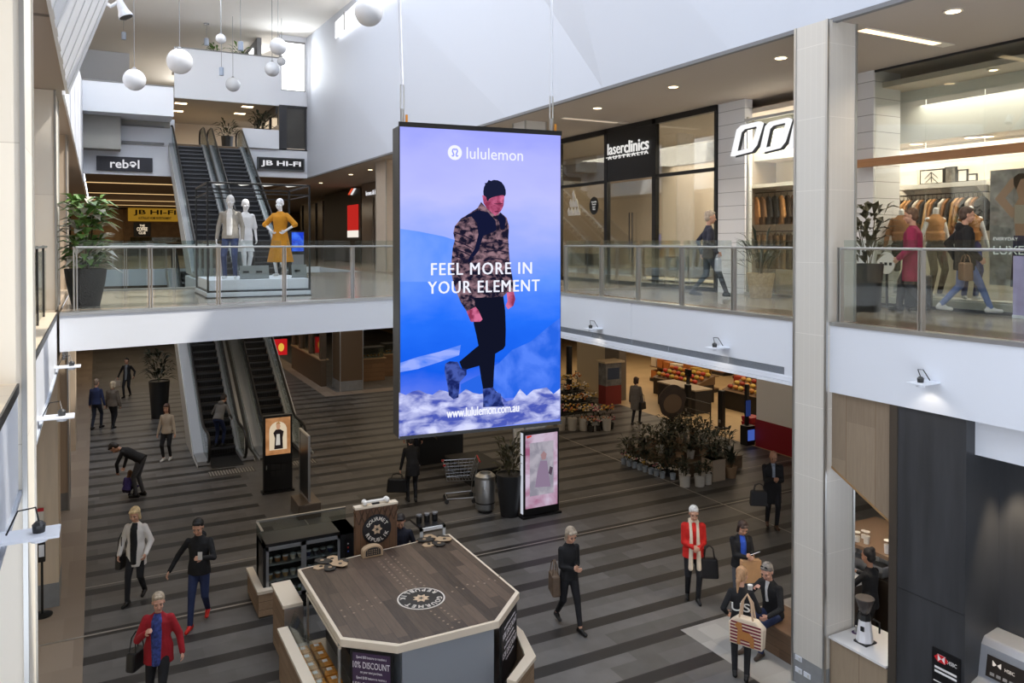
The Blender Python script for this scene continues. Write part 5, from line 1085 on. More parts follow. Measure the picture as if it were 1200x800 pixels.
for i, (px, yb, yt, lab) in enumerate(((845.5, 502, 457, 'black entrance gate post right of the round brown board'), (893, 490, 450, 'black entrance gate post deeper in the supermarket'), (806, 487, 450, 'black gate post behind the round brown board'), (667, 470, 405, 'black post behind the left flower stand'))):
    p = onz(px, yb, 0); D = (p - CAMP).dot(Vector((.468, .884, 0))); h = (yb - yt) / 920 * D
    g = thing('gate_post', lab, 'gate', (p.x, p.y, 0), group='black gate posts of the supermarket'); MB().cbox((p.x, p.y, h / 2), (.16, .22, h)).build('pillar', black, g, bevel=.02); MB().cbox((p.x, p.y, .03), (.3, .36, .06)).build('base', dsteel, g); MB().cbox((p.x - .085, p.y, h * .2), (.01, .10, .1)).build('sensor', M('sensor_grey', (130, 130, 130), .4), g)
bar_ = thing('barrier_rail', 'low steel barrier rail at the supermarket entrance', 'barrier', (19.0, 21.6, 0)); MB().tube([(18.9, 22.6, 0), (18.9, 22.6, .75), (18.9, 20.9, .75), (18.9, 20.9, 0)], .025, 8).build('rail', dsteel, bar_); MB().tube([(18.9, 22.6, .4), (18.9, 20.9, .4)], .015, 6).build('lower_rail', dsteel, bar_)
rb_ = thing('basket_stack', 'red shopping basket stack beside the white and red pier', 'basket', (18.7, 18.75, 0)); 
for i in range(4): MB().ext([(18.5, 18.55, .1 + i * .17), (18.9, 18.55, .1 + i * .17), (18.94, 18.55, .26 + i * .17), (18.46, 18.55, .26 + i * .17)], (0, .42, 0)).build('basket', M('basket_red', (176, 24, 44), .4), rb_)
MB().box(18.48, 18.92, 18.5, 19.0, 0, .1).build('stand', dsteel, rb_)
kt = thing('digital_kiosk', 'small black kiosk with a blue display left of the red pier', 'kiosk', (18.25, 18.4, 0)); MB().box(18.0, 18.36, 18.25, 18.55, 0, .62).build('body', black, kt, bevel=.02); MB().box(18.04, 18.32, 18.242, 18.25, .16, .5).build('display', E('kiosk_blue', (70, 96, 180), .8), kt); MB().box(18.14, 18.24, 18.4, 18.5, .62, 1.9).build('pole', black, kt); MB().box(18.1, 18.28, 18.37, 18.4, .9, 1.4).build('upper_display', E('kiosk_dim', (36, 50, 96), .8), kt)
pm = thing('promotion_stand', 'tall promotion stand with a red lower half beside the grey pier', 'stand', (17.95, 25.7, 0)); MB().box(17.6, 18.35, 25.4, 25.9, 0, .75).build('lower_panel', M('dull_red', (120, 36, 30), .6), pm); MB().box(17.6, 18.35, 25.4, 25.9, .75, 1.65).build('upper_panel', M('promo_grey', (110, 108, 106), .6, var=.4, scale=5), pm); MB().box(17.7, 18.25, 25.39, 25.4, 1.0, 1.45).build('notice', M('promo_blue', (50, 62, 84), .5), pm); MB().box(17.5, 18.45, 25.3, 26.0, 1.65, 1.72).build('shelf', M('promo_top', (190, 170, 140), .5), pm)
rp = thing('hanging_banner', 'red banner hanging in the supermarket behind the left flower stand', 'banner', (19.8, 28.0, 2.2)); MB().box(19.78, 19.82, 26.95, 28.3, 2.3, 3.9).build('cloth', M('banner_red', (170, 24, 40), .6), rp); MB().tube([(19.8, 26.95, 3.9), (19.8, 28.3, 3.9)], .02, 6).build('rod', dsteel, rp); MB().tube([(19.8, 27.6, 3.9), (19.8, 27.6, Z2B)], .01, 5).build('cord', dsteel, rp)
op = thing('hanging_banner', 'orange and white panel beside the screen edge in the supermarket', 'banner', (19.8, 30.2, 1.0)); MB().box(19.78, 19.84, 29.6, 30.8, 1.1, 3.4).build('panel', M('orange_panel', (206, 128, 64), .6, var=.2, scale=2), op); MB().box(19.76, 19.78, 29.7, 30.4, 1.2, 1.9).build('picture', M('panel_white', (220, 210, 196), .6), op)
for y in (29.6, 30.8): MB().box(19.76, 19.86, y - .04, y + .04, 0, 3.5).build('post', black, op)
for i, (x, y) in enumerate(((20.5, 20), (20.5, 23), (20.5, 26), (20.5, 29), (24, 21), (24, 24), (24, 27), (24, 30))): downlight(x, y, Z2B, 'warm downlight in the supermarket ceiling', .1, 'supermarket downlights')
# ---- shop at the back left of the lower floor
bw_ = M('shop_brown', (92, 74, 56), .6); nb_ = thing('shop_counter', 'long brown half-height shop wall with window openings left of the brown column', 'counter', (8.85, 36, 0))
MB().box(8.75, 9.0, 34.6, 40.5, 0, 1.15).build('lower_wall', bw_, nb_); MB().box(8.7, 9.1, 34.6, 40.5, 1.15, 1.2).build('sill', M('sill_tan', (168, 138, 104), .5), nb_); MB().box(8.75, 9.0, 34.6, 40.5, 3.2, Z2B - .01).build('header', bw_, nb_)
for y in (34.6, 36.6, 38.6, 40.2): MB().box(8.75, 9.0, y, y + .3, 1.2, 3.2).build('post', bw_, nb_)
MB().box(8.86, 8.88, 34.9, 40.2, 1.2, 3.2).build('glass_panel', shop_glass, nb_)
for i, (x, y, lab) in enumerate(((11.0, 35.3, 'brown food counter behind the brown column with a lit glass case'), (12.9, 36.2, 'brown food counter left of the screen edge with a lit glass case'))):
    t = thing('food_counter', lab, 'counter', (x, y, 0), group='food counters at the back'); MB().box(x - .8, x + .8, y - .4, y + .4, 0, 1.0).build('body', planks('counter_boards', (120, 92, 66), (146, 112, 80), .2, 1, 'X', run='Z'), t); MB().box(x - .85, x + .85, y - .45, y + .45, 1.0, 1.05).build('worktop', M('sill_tan'), t)
    MB().box(x - .75, x + .75, y - .3, y + .3, 1.05, 1.5).build('glass_case', glass('case_glass'), t); MB().box(x - .8, x + .8, y - .32, y + .32, 1.5, 1.54).build('case_top', dsteel, t); MB().box(x - .7, x + .7, y - .25, y + .25, 1.06, 1.1).build('tray', steel, t)
    for k in range(8): tag(MB().ell((x - .6 + k * .17, y - .1, 1.15), (.06, .08, .05), 10, 6).build('bread_roll', M('crust', (190, 140, 80), .6, var=.2), None, smooth='all'), 'bread roll in the lit glass case of a back food counter', 'bread', 'bread rolls at the back')
ln = thing('lantern', 'red box sign with a yellow mark hanging at the end of the right lower escalator', 'sign', (7.2, 39, 2.6)); q0 = ony(322, 416, 39); q1 = ony(336, 397, 39)
MB().box(q0.x, q1.x, 38.9, 39.1, q0.z, q1.z).build('box', E('lantern_red', (196, 30, 34), .8), ln); MB().ell(((q0.x + q1.x) / 2, 38.9, (q0.z + q1.z) / 2), (.14, .02, .2), 12, 8).build('mark', E('lantern_gold', (230, 180, 70), .9), ln); MB().tube([((q0.x + q1.x) / 2, 39, q1.z), ((q0.x + q1.x) / 2, 39, 4.62)], .02, 6).build('rod', black, ln)
# ---- left foreground bits
def bracket(lab, y, side=-1, x=None, z=4.52):
    x = -.56 if side < 0 else XF - .03; s = 1 if side < 0 else -1
    t = thing('bracket_spotlight', lab, 'wall light', (x, y, z), group='spotlights on white bracket plates')
    MB().box(x, x + s * .34, y - .11, y + .11, z, z + .022).build('plate', white2, t, bevel=.004)
    MB().lathe([(.035, 0), (.04, .05), (.02, .07)], (x + s * .22, y, z + .022), 14).build('lamp_holder', dsteel, t); MB().tube([(x + s * .22, y, z + .09), (x + s * .2, y + .05, z + .17), (x + s * .1, y + .05, z + .16), (x + s * .04, y, z + .03)], .006, 6).build('cable', black, t)
    MB().lathe([(.05, -.035), (.05, 0)], (x + s * .22, y, z), 16).build('lamp_head', white2, t)
    spot('bracket_beam', (x + s * .20, y, z - .045), 3.5, (1, .9, .76), 110, (-s * .35, 0, -1), .03)
bracket('bracket spotlight on the left white edge nearest to the camera', 5.9); bracket('bracket spotlight on the left white edge, middle of three', 9.75); bracket('bracket spotlight on the left white edge by the bridge corner', 13.6)
yb3 = [onx(p, 420, XF).y for p in (704, 851)]
bracket('bracket spotlight under the right walkway just right of the screen', yb3[0], 1, z=onx(704, 385, XF).z); bracket('bracket spotlight between screen and tiled column on the right edge', yb3[1], 1, z=onx(851, 407, XF).z); bracket('bracket spotlight right of the tiled column above the dark wall', onx(1094, 446, XF).y, 1, z=onx(1094, 448, XF).z)
hs = Vector((-.86, 15.62, 0)); sd = thing('sanitiser_stand', 'black hand sanitiser stand at the foot of the pale wood pier', 'dispenser', tuple(hs))
MB().lathe([(.16, 0), (.16, .02), (.03, .035)], hs, 20).build('base', black, sd); MB().tube([hs + Vector((0, 0, .03)), hs + Vector((0, 0, 1.05))], .02, 8).build('pole', black, sd); MB().cbox((hs.x, hs.y - .02, 1.12), (.11, .09, .36)).build('dispenser', black, sd, bevel=.01); MB().cbox((hs.x, hs.y - .07, 1.14), (.08, .02, .2)).build('bottle', white2, sd)
nt_ = thing('notice', 'small paper notice with a red header on the pale wood pier', 'notice', (-.9, 15.88, 1.5)); MB().box(-.98, -.84, 15.875, 15.89, 1.48, 1.72).build('paper', M('notice_paper', (220, 214, 204), .6), nt_); MB().box(-.98, -.84, 15.87, 15.876, 1.72, 1.78).build('header', M('notice_red', (190, 30, 40), .5), nt_)
ts = thing('track_spotlight', 'white conical spotlight on the edge of the ribbed panel at upper left', 'spotlight', tuple(CAMP + ray(143, 9) * 12.5)); q = CAMP + ray(143, 9) * 12.5; dn = Vector((.35, -.1, -.9)).normalized()
MB().tube([q - dn * .12, q + dn * .04, q + dn * .16], [.05, .075, .12], 16).build('head', white2, ts); MB().tube([q - dn * .1, q + Vector((-.16, .0, .0)), q + Vector((-.32, .05, .10))], .03, 8).build('arm', white2, ts); MB().tube([q + dn * .155, q + dn * .165], .10, 16).build('lens', dsteel, ts)
# ================================================================== PEOPLE
def remesh(b, name, mat, parent, voxel=.012, smooth=3, factor=.5):
    me = bpy.data.meshes.new(name); me.from_pydata([tuple(p) for p in b.v], [], b.f); me.update()
    o = bpy.data.objects.new('tmp', me); COL.objects.link(o)
    r = o.modifiers.new('r', 'REMESH'); r.mode = 'VOXEL'; r.voxel_size = voxel; r.use_smooth_shade = True
    if smooth: s = o.modifiers.new('s', 'SMOOTH'); s.iterations = smooth; s.factor = factor
    dg = bpy.context.evaluated_depsgraph_get(); m2 = bpy.data.meshes.new_from_object(o.evaluated_get(dg)); bpy.data.objects.remove(o); bpy.data.meshes.remove(me)
    m2.name = name; m2.materials.clear(); m2.materials.append(mat); c = bpy.data.objects.new(name, m2); COL.objects.link(c)
    for p in m2.polygons: p.use_smooth = True
    c.parent = parent; return c
def oell(b, c, r, X, Y, Z, n=16, m=10):
    t = MB().ell((0, 0, 0), r, n, m); return b._a([Vector(c) + X * v[0] + Y * v[1] + Z * v[2] for v in t.v], t.f)
def ik(a, t, l1, l2, pole):
    a = Vector(a); t = Vector(t); d = t - a; L_ = min(d.length, (l1 + l2) * .999); d.normalize()
    x = (l1 * l1 - l2 * l2 + L_ * L_) / (2 * L_); h = math.sqrt(max(0, l1 * l1 - x * x)); p = Vector(pole); p = (p - d * p.dot(d)).normalized()
    return a + d * x + p * h, a + d * L_
def HD(ix, iy):
    d = Vector((.8838, -.4679, 0)) * ix - Vector((.4679, .8838, 0)) * iy; return math.atan2(-d.x, d.y)
SKIN = M('skin', (206, 158, 132), .55); SKIN2 = M('skin_rosy', (214, 164, 142), .55); SKIN3 = M('skin_tan', (184, 136, 108), .55); MANQ = M('mannequin_white', (226, 226, 228), .3)
def cl_(name, rgb, var=.12, scale=7, bump=.5): return M('cloth_' + name, rgb, .85, var=var, scale=scale, bump=bump, bscale=16)
BLACKC = cl_('black', (24, 24, 27)); DARKT = cl_('dark_trousers', (28, 28, 32)); JEANS = cl_('navy_jeans', (36, 48, 84)); GREYT = cl_('grey_jeans', (78, 80, 86)); SHOE = M('shoe_black', (20, 20, 21), .5); SHOEW = M('shoe_white', (220, 218, 214), .5)
class P:
    def __init__(s, lab, loc, rz, h=1.7, female=False, stout=1.0, lean=0, side=0, nod=8, turn=0, feet=None, fz=(0, 0), pel=None, hands=None, top=BLACKC, bottom=DARKT, shoes=SHOE, skin=SKIN, hair=('short', (60, 44, 34)),
                 hem=.86, sleeve=1.0, panel=None, panelw=.42, topname='jacket', bottomname='trousers', legs=1.0, dress=None, curl=.7, manq=False, name='person', cat='person', toe=None, skirt=None, puff=0, head=True, group=None, hood=False, collar=None, pole=None, kpole=None):
        k = h / 1.75; s.k = k; s.loc = Vector(loc); s.rz = rz
        t = thing(name, lab, cat, loc, rz, group); s.root = t; ORG[t.name] = Vector((0, 0, 0))
        sk = MANQ if manq else skin
        X = Vector((1, 0, 0)); le = math.radians(lean); si = math.radians(side)
        U = Vector((math.sin(si), math.sin(le) * math.cos(si), math.cos(le) * math.cos(si))).normalized(); Fw = X.cross(U) * -1
        Fw = U.cross(X); 
        if Fw.y < 0 and abs(lean) < 89: Fw = -Fw
        pel = Vector(pel or (0, 0, .925)); feet = feet or ((.09, 0), (-.09, 0)); hands = hands or ((.27, .06, .80), (-.27, .06, .80))
        sw = (.17 if female else .19) * (1 + .5 * (stout - 1)); fwid = stout * (.93 if female else 1.0)
        c = lambda q: pel + U * q
        hipj = [pel + X * sgn * .082 - Vector((0, 0, .02)) for sgn in (1, -1)]
        sh = [c(.432) + X * sgn * (sw - .022) for sgn in (1, -1)]
        elb, wri, kne, ank = [], [], [], []
        for i, sgn in enumerate((1, -1)):
            pl = (pole[i] if pole else None) or (sgn * .5, -.8, -.3); e, w = ik(sh[i], hands[i], .285, .255, pl); elb.append(e); wri.append(w)
            ft = feet[i]; a = Vector((ft[0], ft[1], .085 + fz[i])); kp = (kpole[i] if kpole else None) or (sgn * .12, 1, .1); kk, aa = ik(hipj[i], a, .435, .425, kp); kne.append(kk); ank.append(aa)
        s.sh, s.elb, s.wri, s.pel, s.U, s.Fw, s.c = sh, elb, wri, pel, U, Fw, c
        tn = math.radians(turn); nd = math.radians(nod)
        HX = (X * math.cos(tn) + Fw * -math.sin(tn)).normalized(); HF0 = (Fw * math.cos(tn) + X * math.sin(tn)).normalized()
        HU = (U * math.cos(nd) + HF0 * math.sin(nd)).normalized(); HF = HU.cross(HX).normalized(); 
        if HF.dot(HF0) < 0: HF = -HF
        hc = c(.545) + HU * .150 + HF * .015; s.hc = hc; s.HU, s.HF, s.HX = HU, HF, HX
        sc = lambda b: setattr(b, 'v', [tuple(Vector(v) * k) for v in b.v]) or b
        hs0 = 1.10; HXs, HFs, HUs = HX, HF, HU; HX, HF, HU = HX * hs0, HF * hs0, HU * hs0
        # ---- body
        b = MB()
        b.loft([(c(-.03), .09 * fwid, .065, X, Fw), (c(.03), .118 * fwid, .08, X, Fw), (c(.16), .112 * fwid, .08, X, Fw), (c(.32), .14 * fwid, .095, X, Fw), (c(.41), .145 * fwid, .088, X, Fw), (c(.47), .11, .068, X, Fw), (c(.505), .07, .055, X, Fw), (c(.53), .05, .048, X, Fw)])
        b.cone(c(.48), c(.55) + HU * .05, .052, .05)
        for i, sgn in enumerate((1, -1)):
            b.cone(c(.43) + X * sgn * .06, sh[i], .055, .048); b.cone(sh[i], elb[i], .047, .037); b.cone(elb[i], wri[i], .037, .024)
            b.cone(hipj[i] - Vector((0, 0, .03)), kne[i], .074 * min(1.15, stout), .055); b.cone(kne[i], ank[i], .054, .034)
            fd = Vector((sgn * .12, 1, 0)).normalized(); tz = -.05 if not fz[i] else -.05 - fz[i] * .35
            b.cone(ank[i] + fd * -.035 + Vector((0, 0, -.045)), ank[i] + fd * .13 + Vector((0, 0, tz)), .036, .028); b.cone(ank[i], ank[i] + Vector((0, 0, -.04)), .034, .036)
            # hand
            d = (wri[i] - elb[i]).normalized(); n = (Vector((-sgn, 0, 0)) - d * d.dot(Vector((-sgn, 0, 0)))).normalized() if abs(d.x) < .8 else Vector((0, 0, -1)); wv = d.cross(n).normalized()
            if wv.dot(Vector((0, 1, .2))) < 0: wv = -wv
            w0 = wri[i]; p0 = w0 + d * .075
            for q in (-.026, -.009, .009, .026): b.cone(w0 + d * .012 + wv * q * .6, p0 + wv * q, .017, .0125)
            for j, (q, ln) in enumerate(((-.030, .058), (-.010, .070), (.010, .074), (.030, .066))):
                m1 = p0 + wv * q + d * ln * .5 * math.cos(curl * .5) + n * ln * .5 * math.sin(curl * .5); m2 = m1 + d * ln * .5 * math.cos(curl * 1.5) + n * ln * .5 * math.sin(curl * 1.5)
                b.cone(p0 + wv * q, m1, .0105, .0095, 8); b.cone(m1, m2, .0095, .008, 8)
            th = w0 + d * .025 + wv * .026; b.cone(th, th + d * .03 + wv * .025 + n * .008, .013, .011, 8); b.cone(th + d * .03 + wv * .025 + n * .008, th + d * .058 + wv * .03 + n * .022, .011, .009, 8)
        if head:
            oell(b, hc + HU * .035 - HF * .012, (.074, .094, .088), HX, HF, HU); oell(b, hc + HF * .018 - HU * .045, (.058, .070, .068), HX, HF, HU); oell(b, hc + HF * .052 - HU * .088, (.030, .026, .022), HX, HF, HU)
            b.cone(hc + HF * .084 + HU * .012, hc + HF * .102 - HU * .026, .009, .015, 8)
            for sgn in (1, -1): oell(b, hc + HX * sgn * .074 - HU * .004 - HF * .01, (.010, .018, .030), HX, HF, HU, 10, 7); oell(b, hc + HX * sgn * .036 + HF * .062 - HU * .03, (.024, .022, .022), HX, HF, HU, 10, 7)
            if not manq:
                oell(b, hc + HF * .079 - HU * .062, (.021, .010, .010), HX, HF, HU, 10, 6); b.cone(hc + HF * .074 + HU * .03 - HX * .05, hc + HF * .074 + HU * .03 + HX * .05, .011, .011, 8)
        body = remesh(sc(b), 'body', sk, t, .0078 * k, 2)
        if head and not manq:
            for sgn in (1, -1):
                e = MB(); oell(e, hc + HX * sgn * .031 + HF * .0845 + HU * .006, (.012, .006, .0055), HX, HF, HU, 12, 7); sc(e).build('eye', M('eye_white', (112, 96, 86), .3), body, smooth='all', world=False)
                e = MB(); oell(e, hc + HX * sgn * .031 + HF * .0905 + HU * .006, (.0065, .003, .0065), HX, HF, HU, 10, 6); sc(e).build('iris', M('iris', (44, 34, 28), .3), body, smooth='all', world=False)
                e = MB(); e.cone(hc + HX * sgn * .018 + HF * .0905 + HU * .027, hc + HX * sgn * .046 + HF * .082 + HU * .026, .0045, .003, 6); sc(e).build('eyebrow', M('brow', (66, 52, 42), .8), body, smooth='all', world=False)
            e = MB(); e.cone(hc - HX * .019 + HF * .086 - HU * .060, hc + HX * .019 + HF * .086 - HU * .060, .0055, .0055, 8); sc(e).build('mouth', M('lips', (160, 86, 80), .5), body, smooth='all', world=False)
        # ---- trousers / tights
        if legs > 0 and bottom:
            b = MB(); b.loft([(c(-.10), .10 * fwid, .085, X, Fw), (c(-.03), .145 * fwid, .108, X, Fw), (c(.05), .145 * fwid, .106, X, Fw), (c(.14), .128 * fwid, .094, X, Fw)])
            for i in range(2):
                e = kne[i] + (ank[i] - kne[i]) * legs; wd = skirt or 1.0
                b.cone(hipj[i] + Vector((0, 0, -.02)), kne[i], .097 * min(1.2, stout), .066 * wd); b.cone(kne[i], e, .065 * wd, .047 * wd)
            remesh(sc(b), bottomname, bottom, t, .013 * k, 3)
        # ---- shoes
        for i, sgn in enumerate((1, -1)):
            fd = Vector((sgn * .12, 1, 0)).normalized(); b = MB(); tz = -.055 - (fz[i] * .35 if fz[i] else 0); a = ank[i]
            b.cone(a + fd * -.045 + Vector((0, 0, -.048)), a + fd * .15 + Vector((0, 0, tz)), .043, .034); b.cone(a + fd * -.02 + Vector((0, 0, -.01)), a + fd * .05 + Vector((0, 0, -.04)), .044, .038)
            if not (manq and shoes is None): remesh(sc(b), 'shoe', shoes or sk, t, .011 * k, 2)
        # ---- upper garment
        if top:
            b = MB(); g = .012 + puff; hz = hem - pel.z
            rings = []
            if dress:      # flared skirt below the waist
                zl, rl = dress; rings += [(pel + Vector((0, 0, zl - pel.z)), rl, rl * .8, X, Vector((0, 1, 0))), (pel + Vector((0, 0, (zl - pel.z) * .5)), rl * .78, rl * .6, X, Vector((0, 1, 0)))]
            elif hz < -.12: rings += [(pel + Vector((0, 0, hz)), .165 * fwid + g, .125 + g, X, Vector((0, 1, 0))), (pel + Vector((0, 0, hz * .5)), .16 * fwid + g, .12 + g, X, Vector((0, 1, 0)))]
            else: rings += [(c(hz), .170 * fwid + g, .122 + g, X, Fw)]
            rings += [(c(.03), (.150 if dress else .160) * fwid + g, .112 + g, X, Fw), (c(.16), (.126 if female or dress else .138) * fwid + g, .095 * (1 + (stout - 1) * .8) + g, X, Fw), (c(.32), .150 * fwid + g, .108 + g, X, Fw), (c(.41), .155 * fwid + g, .098 + g, X, Fw), (c(.462), .128 + g * .5, .082 + g * .5, X, Fw), (c(.50), .086 + g * .4, .066 + g * .3, X, Fw), (c(.535), .060, .058, X, Fw)]
            b.loft(rings, 20)
            for i, sgn in enumerate((1, -1)):
                b.cone(c(.440) + X * sgn * .06, sh[i] - U * .015, .064 + puff * .8, .055 + puff * .8)
                if sleeve > 0:
                    if sleeve > .5: e = elb[i] + (wri[i] - elb[i]) * min(1, (sleeve - .5) * 2); b.cone(sh[i], elb[i], .058 + puff, .049 + puff * .8); b.cone(elb[i], e, .049 + puff * .8, .038 + puff * .6)
                    else: b.cone(sh[i], sh[i] + (elb[i] - sh[i]) * sleeve * 2, .060 + puff, .056 + puff)
            if hood: oell(b, c(.50) - Fw * .085, (.10, .06, .08), X, Fw, U)
            if collar: b.cone(c(.50), c(.56), .068, .062)
            remesh(sc(b), topname, top, t, .013 * k, 3)
        if panel:
            b = MB(); q = panelw * 1.6; off = Fw * (.024 + puff); hz2 = (hem - pel.z) if hem < .8 else -.02
            rg = [(c(max(hz2, -.22) if panelw > .25 else .22) + off, .145 * q, .118 + puff, X, Fw), *([(c(.05) + off, .142 * q, .112 + puff, X, Fw)] if panelw > .25 else []), *([] if panelw <= .25 else [(c(.16) + off, .134 * q, .100 * (1 + (stout - 1) * .8) + puff, X, Fw)]), (c(.32) + off, .145 * q, .112 + puff, X, Fw), (c(.43) + off, .13 * q, .100 + puff, X, Fw), (c(.53) + off * .7, .05, .056, X, Fw)]
            b.loft(rg, 18); remesh(sc(b), panel[0], panel[1], t, .011 * k, 2)
        # ---- hair
        if hair and not manq and hair[0] != 'bald':
            b = MB(); st_ = hair[0]; hm = M('hair_%d_%d_%d' % hair[1], hair[1], .6, var=.25, scale=30, stretch=(1, 1, .3), bump=.5, bscale=60)
            oell(b, hc + HU * .050 - HF * .026, (.083, .094, .086), HX, HF, HU); oell(b, hc - HU * .01 - HF * .05, (.074, .062, .075), HX, HF, HU)
            if st_ in ('bob', 'long'):
                dz = .0 if st_ == 'bob' else -.07
                for sgn in (1, -1): b.cone(hc + HX * sgn * .066 + HU * .05 - HF * .01, hc + HX * sgn * .070 - HU * (.075 - dz) - HF * .015, .034, .030)
                b.cone(hc - HF * .06 + HU * .02, hc - HF * .055 - HU * (.09 - dz), .066, .050); b.cone(hc + HF * .055 + HU * .085 - HX * .04, hc + HF * .06 + HU * .075 + HX * .05, .030, .026)
            if st_ == 'pony': b.cone(hc - HF * .105 + HU * .03, hc - HF * .145 - HU * .06, .034, .038); b.cone(hc - HF * .145 - HU * .06, hc - HF * .135 - HU * .22, .038, .012)
            if st_ == 'bun': b.ell(hc - HF * .08 + HU * .11, .05)
            if st_ == 'short': b.cone(hc + HF * .05 + HU * .092 - HX * .035, hc + HF * .05 + HU * .092 + HX * .035, .026, .026)
            remesh(sc(b), 'hair', hm, t, .0105 * k, 2)
    def W(s, p): return s.loc + Matrix.Rotation(s.rz, 3, 'Z') @ (Vector(p) * s.k)
def bag(lab, top_, w, h, d, mat, rz, hl=.14, cat='bag', name='handbag', taper=.85, dec=None, group=None):
    """bag hanging under the point top_ (world); hl = handle length"""
    top_ = Vector(top_); t = thing(name, lab, cat, (top_.x, top_.y, top_.z - hl - h), rz, group); ORG[t.name] = Vector((0, 0, 0))
    MB().ext([(-w / 2, -d / 2, 0), (w / 2, -d / 2, 0), (w / 2 * taper, -d / 2, h), (-w / 2 * taper, -d / 2, h)], (0, d, 0)).build('body', mat, t, bevel=min(d, w) * .22, world=False)
    for sg in (-1, 1): MB().tube([(-w * .28, sg * d * .35, h - .02), (-w * .2, sg * d * .2, h + hl * .75), (0, sg * d * .08, h + hl), (w * .2, sg * d * .2, h + hl * .75), (w * .28, sg * d * .35, h - .02)], .009, 6).build('handle', mat, t, world=False)
    return t
lea_b = M('black_bag_leather', (26, 25, 27), .45); lea_br = M('brown_bag_leather', (96, 78, 62), .5, var=.15); lea_g = M('grey_bag_fabric', (60, 60, 64), .7)
f0 = lambda x, y: tuple(onz(x, y, 0))
walk = lambda l, r=None: dict(feet=((.08, l), (-.08, -(r or l))), fz=(0, .05), kpole=None)
p1 = P('woman in all black walking with folded hands and a shoulder bag, grey-blond hair', (6.92, 11.05, 0), HD(.42, .9), 1.70, True, feet=((.07, -.30), (-.06, .30)), fz=(.06, 0), hands=((.02, .22, 1.08), (-.03, .23, 1.12)), hair=('bob', (164, 150, 132)), legs=.86, topname='top', nod=22, hem=.84)
b_ = bag('brown-grey shoulder bag of the woman walking in all black', p1.W((.27, -.02, 1.20)), .36, .34, .14, lea_br, p1.rz + 1.3, .22)
p2 = P('white-haired woman in a bright red jacket with a long cream scarf', (9.43, 10.86, 0), HD(-.08, 1), 1.70, True, 1.12, feet=((.09, -.10), (-.07, .12)), hands=((.04, .24, 1.06), (-.06, .24, 1.04)), top=cl_('red', (206, 34, 26)), hair=('short', (222, 219, 214)), hem=.80, puff=.018, nod=14, panel=None)
sf_ = MB(); q = p2; scf = cl_('cream_scarf', (222, 206, 184), .08)
for sg in (1, -1): sf_.cone(q.c(.53) + q.U * 0 + Vector((sg * .065, .055, 0)), q.c(.30) + Vector((sg * .06, .165, 0)), .030, .034); sf_.cone(q.c(.30) + Vector((sg * .06, .165, 0)), q.c(-.26) + Vector((sg * .075, .21, 0)), .034, .05)
sf_.cone(q.c(.53) + Vector((-.07, .03, 0)), q.c(.53) + Vector((.07, .03, 0)), .035, .035); sf_.cone(q.c(.54) + Vector((-.06, -.05, 0)), q.c(.54) + Vector((.06, -.05, 0)), .035, .035)
sf_.v = [tuple(Vector(v) * q.k) for v in sf_.v]; remesh(sf_, 'scarf', scf, p2.root, .012, 3)
bag('large dark shopper bag hanging from the arm of the woman in red', p2.W((-.27, .10, 1.05)), .34, .36, .14, lea_b, p2.rz, .22)
l3 = f0(868, 716); p3 = P('dark-haired woman in a black jacket over a blue top carrying a tan paper bag', l3, HD(.12, 1), 1.62, True, 1.08, feet=((.09, -.14), (-.07, .14)), hands=((.0, .26, 1.12), (-.06, .27, 1.16)), panel=('blouse', cl_('blue', (44, 84, 190))), panelw=.36, bottom=GREYT, hair=('bob', (52, 36, 30)), nod=26, puff=.012)
pp = thing('paper_bag', 'tan paper shopping bag held before the woman with the blue top', 'bag', tuple(p3.W((-.08, .25, .66))), p3.rz); ORG[pp.name] = Vector((0, 0, 0)); kraft = M('kraft_paper', (204, 160, 116), .7, var=.08)
MB().ext([(-.17, -.06, 0), (.17, -.06, 0), (.17, -.06, .38), (-.17, -.06, .38)], (0, .12, 0)).build('body', kraft, pp, bevel=.008, world=False); MB().tube([(-.08, 0, .37), (-.06, 0, .46), (.06, 0, .46), (.08, 0, .37)], .006, 6).build('handle', kraft, pp, world=False)
pn = thing('stylus', 'thin pale pen held by the woman with the blue top', 'pen', tuple(p3.W((-.07, .31, 1.18))), p3.rz); ORG[pn.name] = Vector((0, 0, 0)); MB().tube([(-.15, .0, .05), (.03, .0, 0)], .006, 6).build('barrel', white2, pn, world=False); MB().tube([(.03, .0, 0), (.05, 0, -.006)], [.006, .001], 6).build('tip', black, pn, world=False)
p4 = P('bald man in a long black coat and pale tie holding a phone near the column', (13.42, 12.81, 0), HD(-.12, 1), 1.74, False, 1.08, feet=((.09, -.14), (-.07, .10)), hands=((.04, .28, 1.16), (-.06, .26, 1.14)), hair=('bald', (0, 0, 0)), hem=.55, panel=('shirt', cl_('pale_shirt', (150, 160, 178))), panelw=.22, topname='coat', nod=20, skin=SKIN3, puff=.01, shoes=M('shoe_brown', (80, 54, 38), .45))
bag('dark grey holdall hanging at the side of the bald man in the long coat', p4.W((.30, .02, .98)), .42, .34, .16, lea_g, p4.rz, .16)
tie = MB(); tie.ext([p4.c(.50) + Vector((-.02, .095, 0)), p4.c(.50) + Vector((.02, .095, 0)), p4.c(.20) + Vector((.035, .140, 0)), p4.c(.16) + Vector((0, .142, 0)), p4.c(.20) + Vector((-.035, .140, 0))], (0, .01, 0)); tie.v = [tuple(Vector(v) * p4.k) for v in tie.v]; tie.build('tie', M('grey_tie', (120, 128, 146), .6), p4.root, world=False)
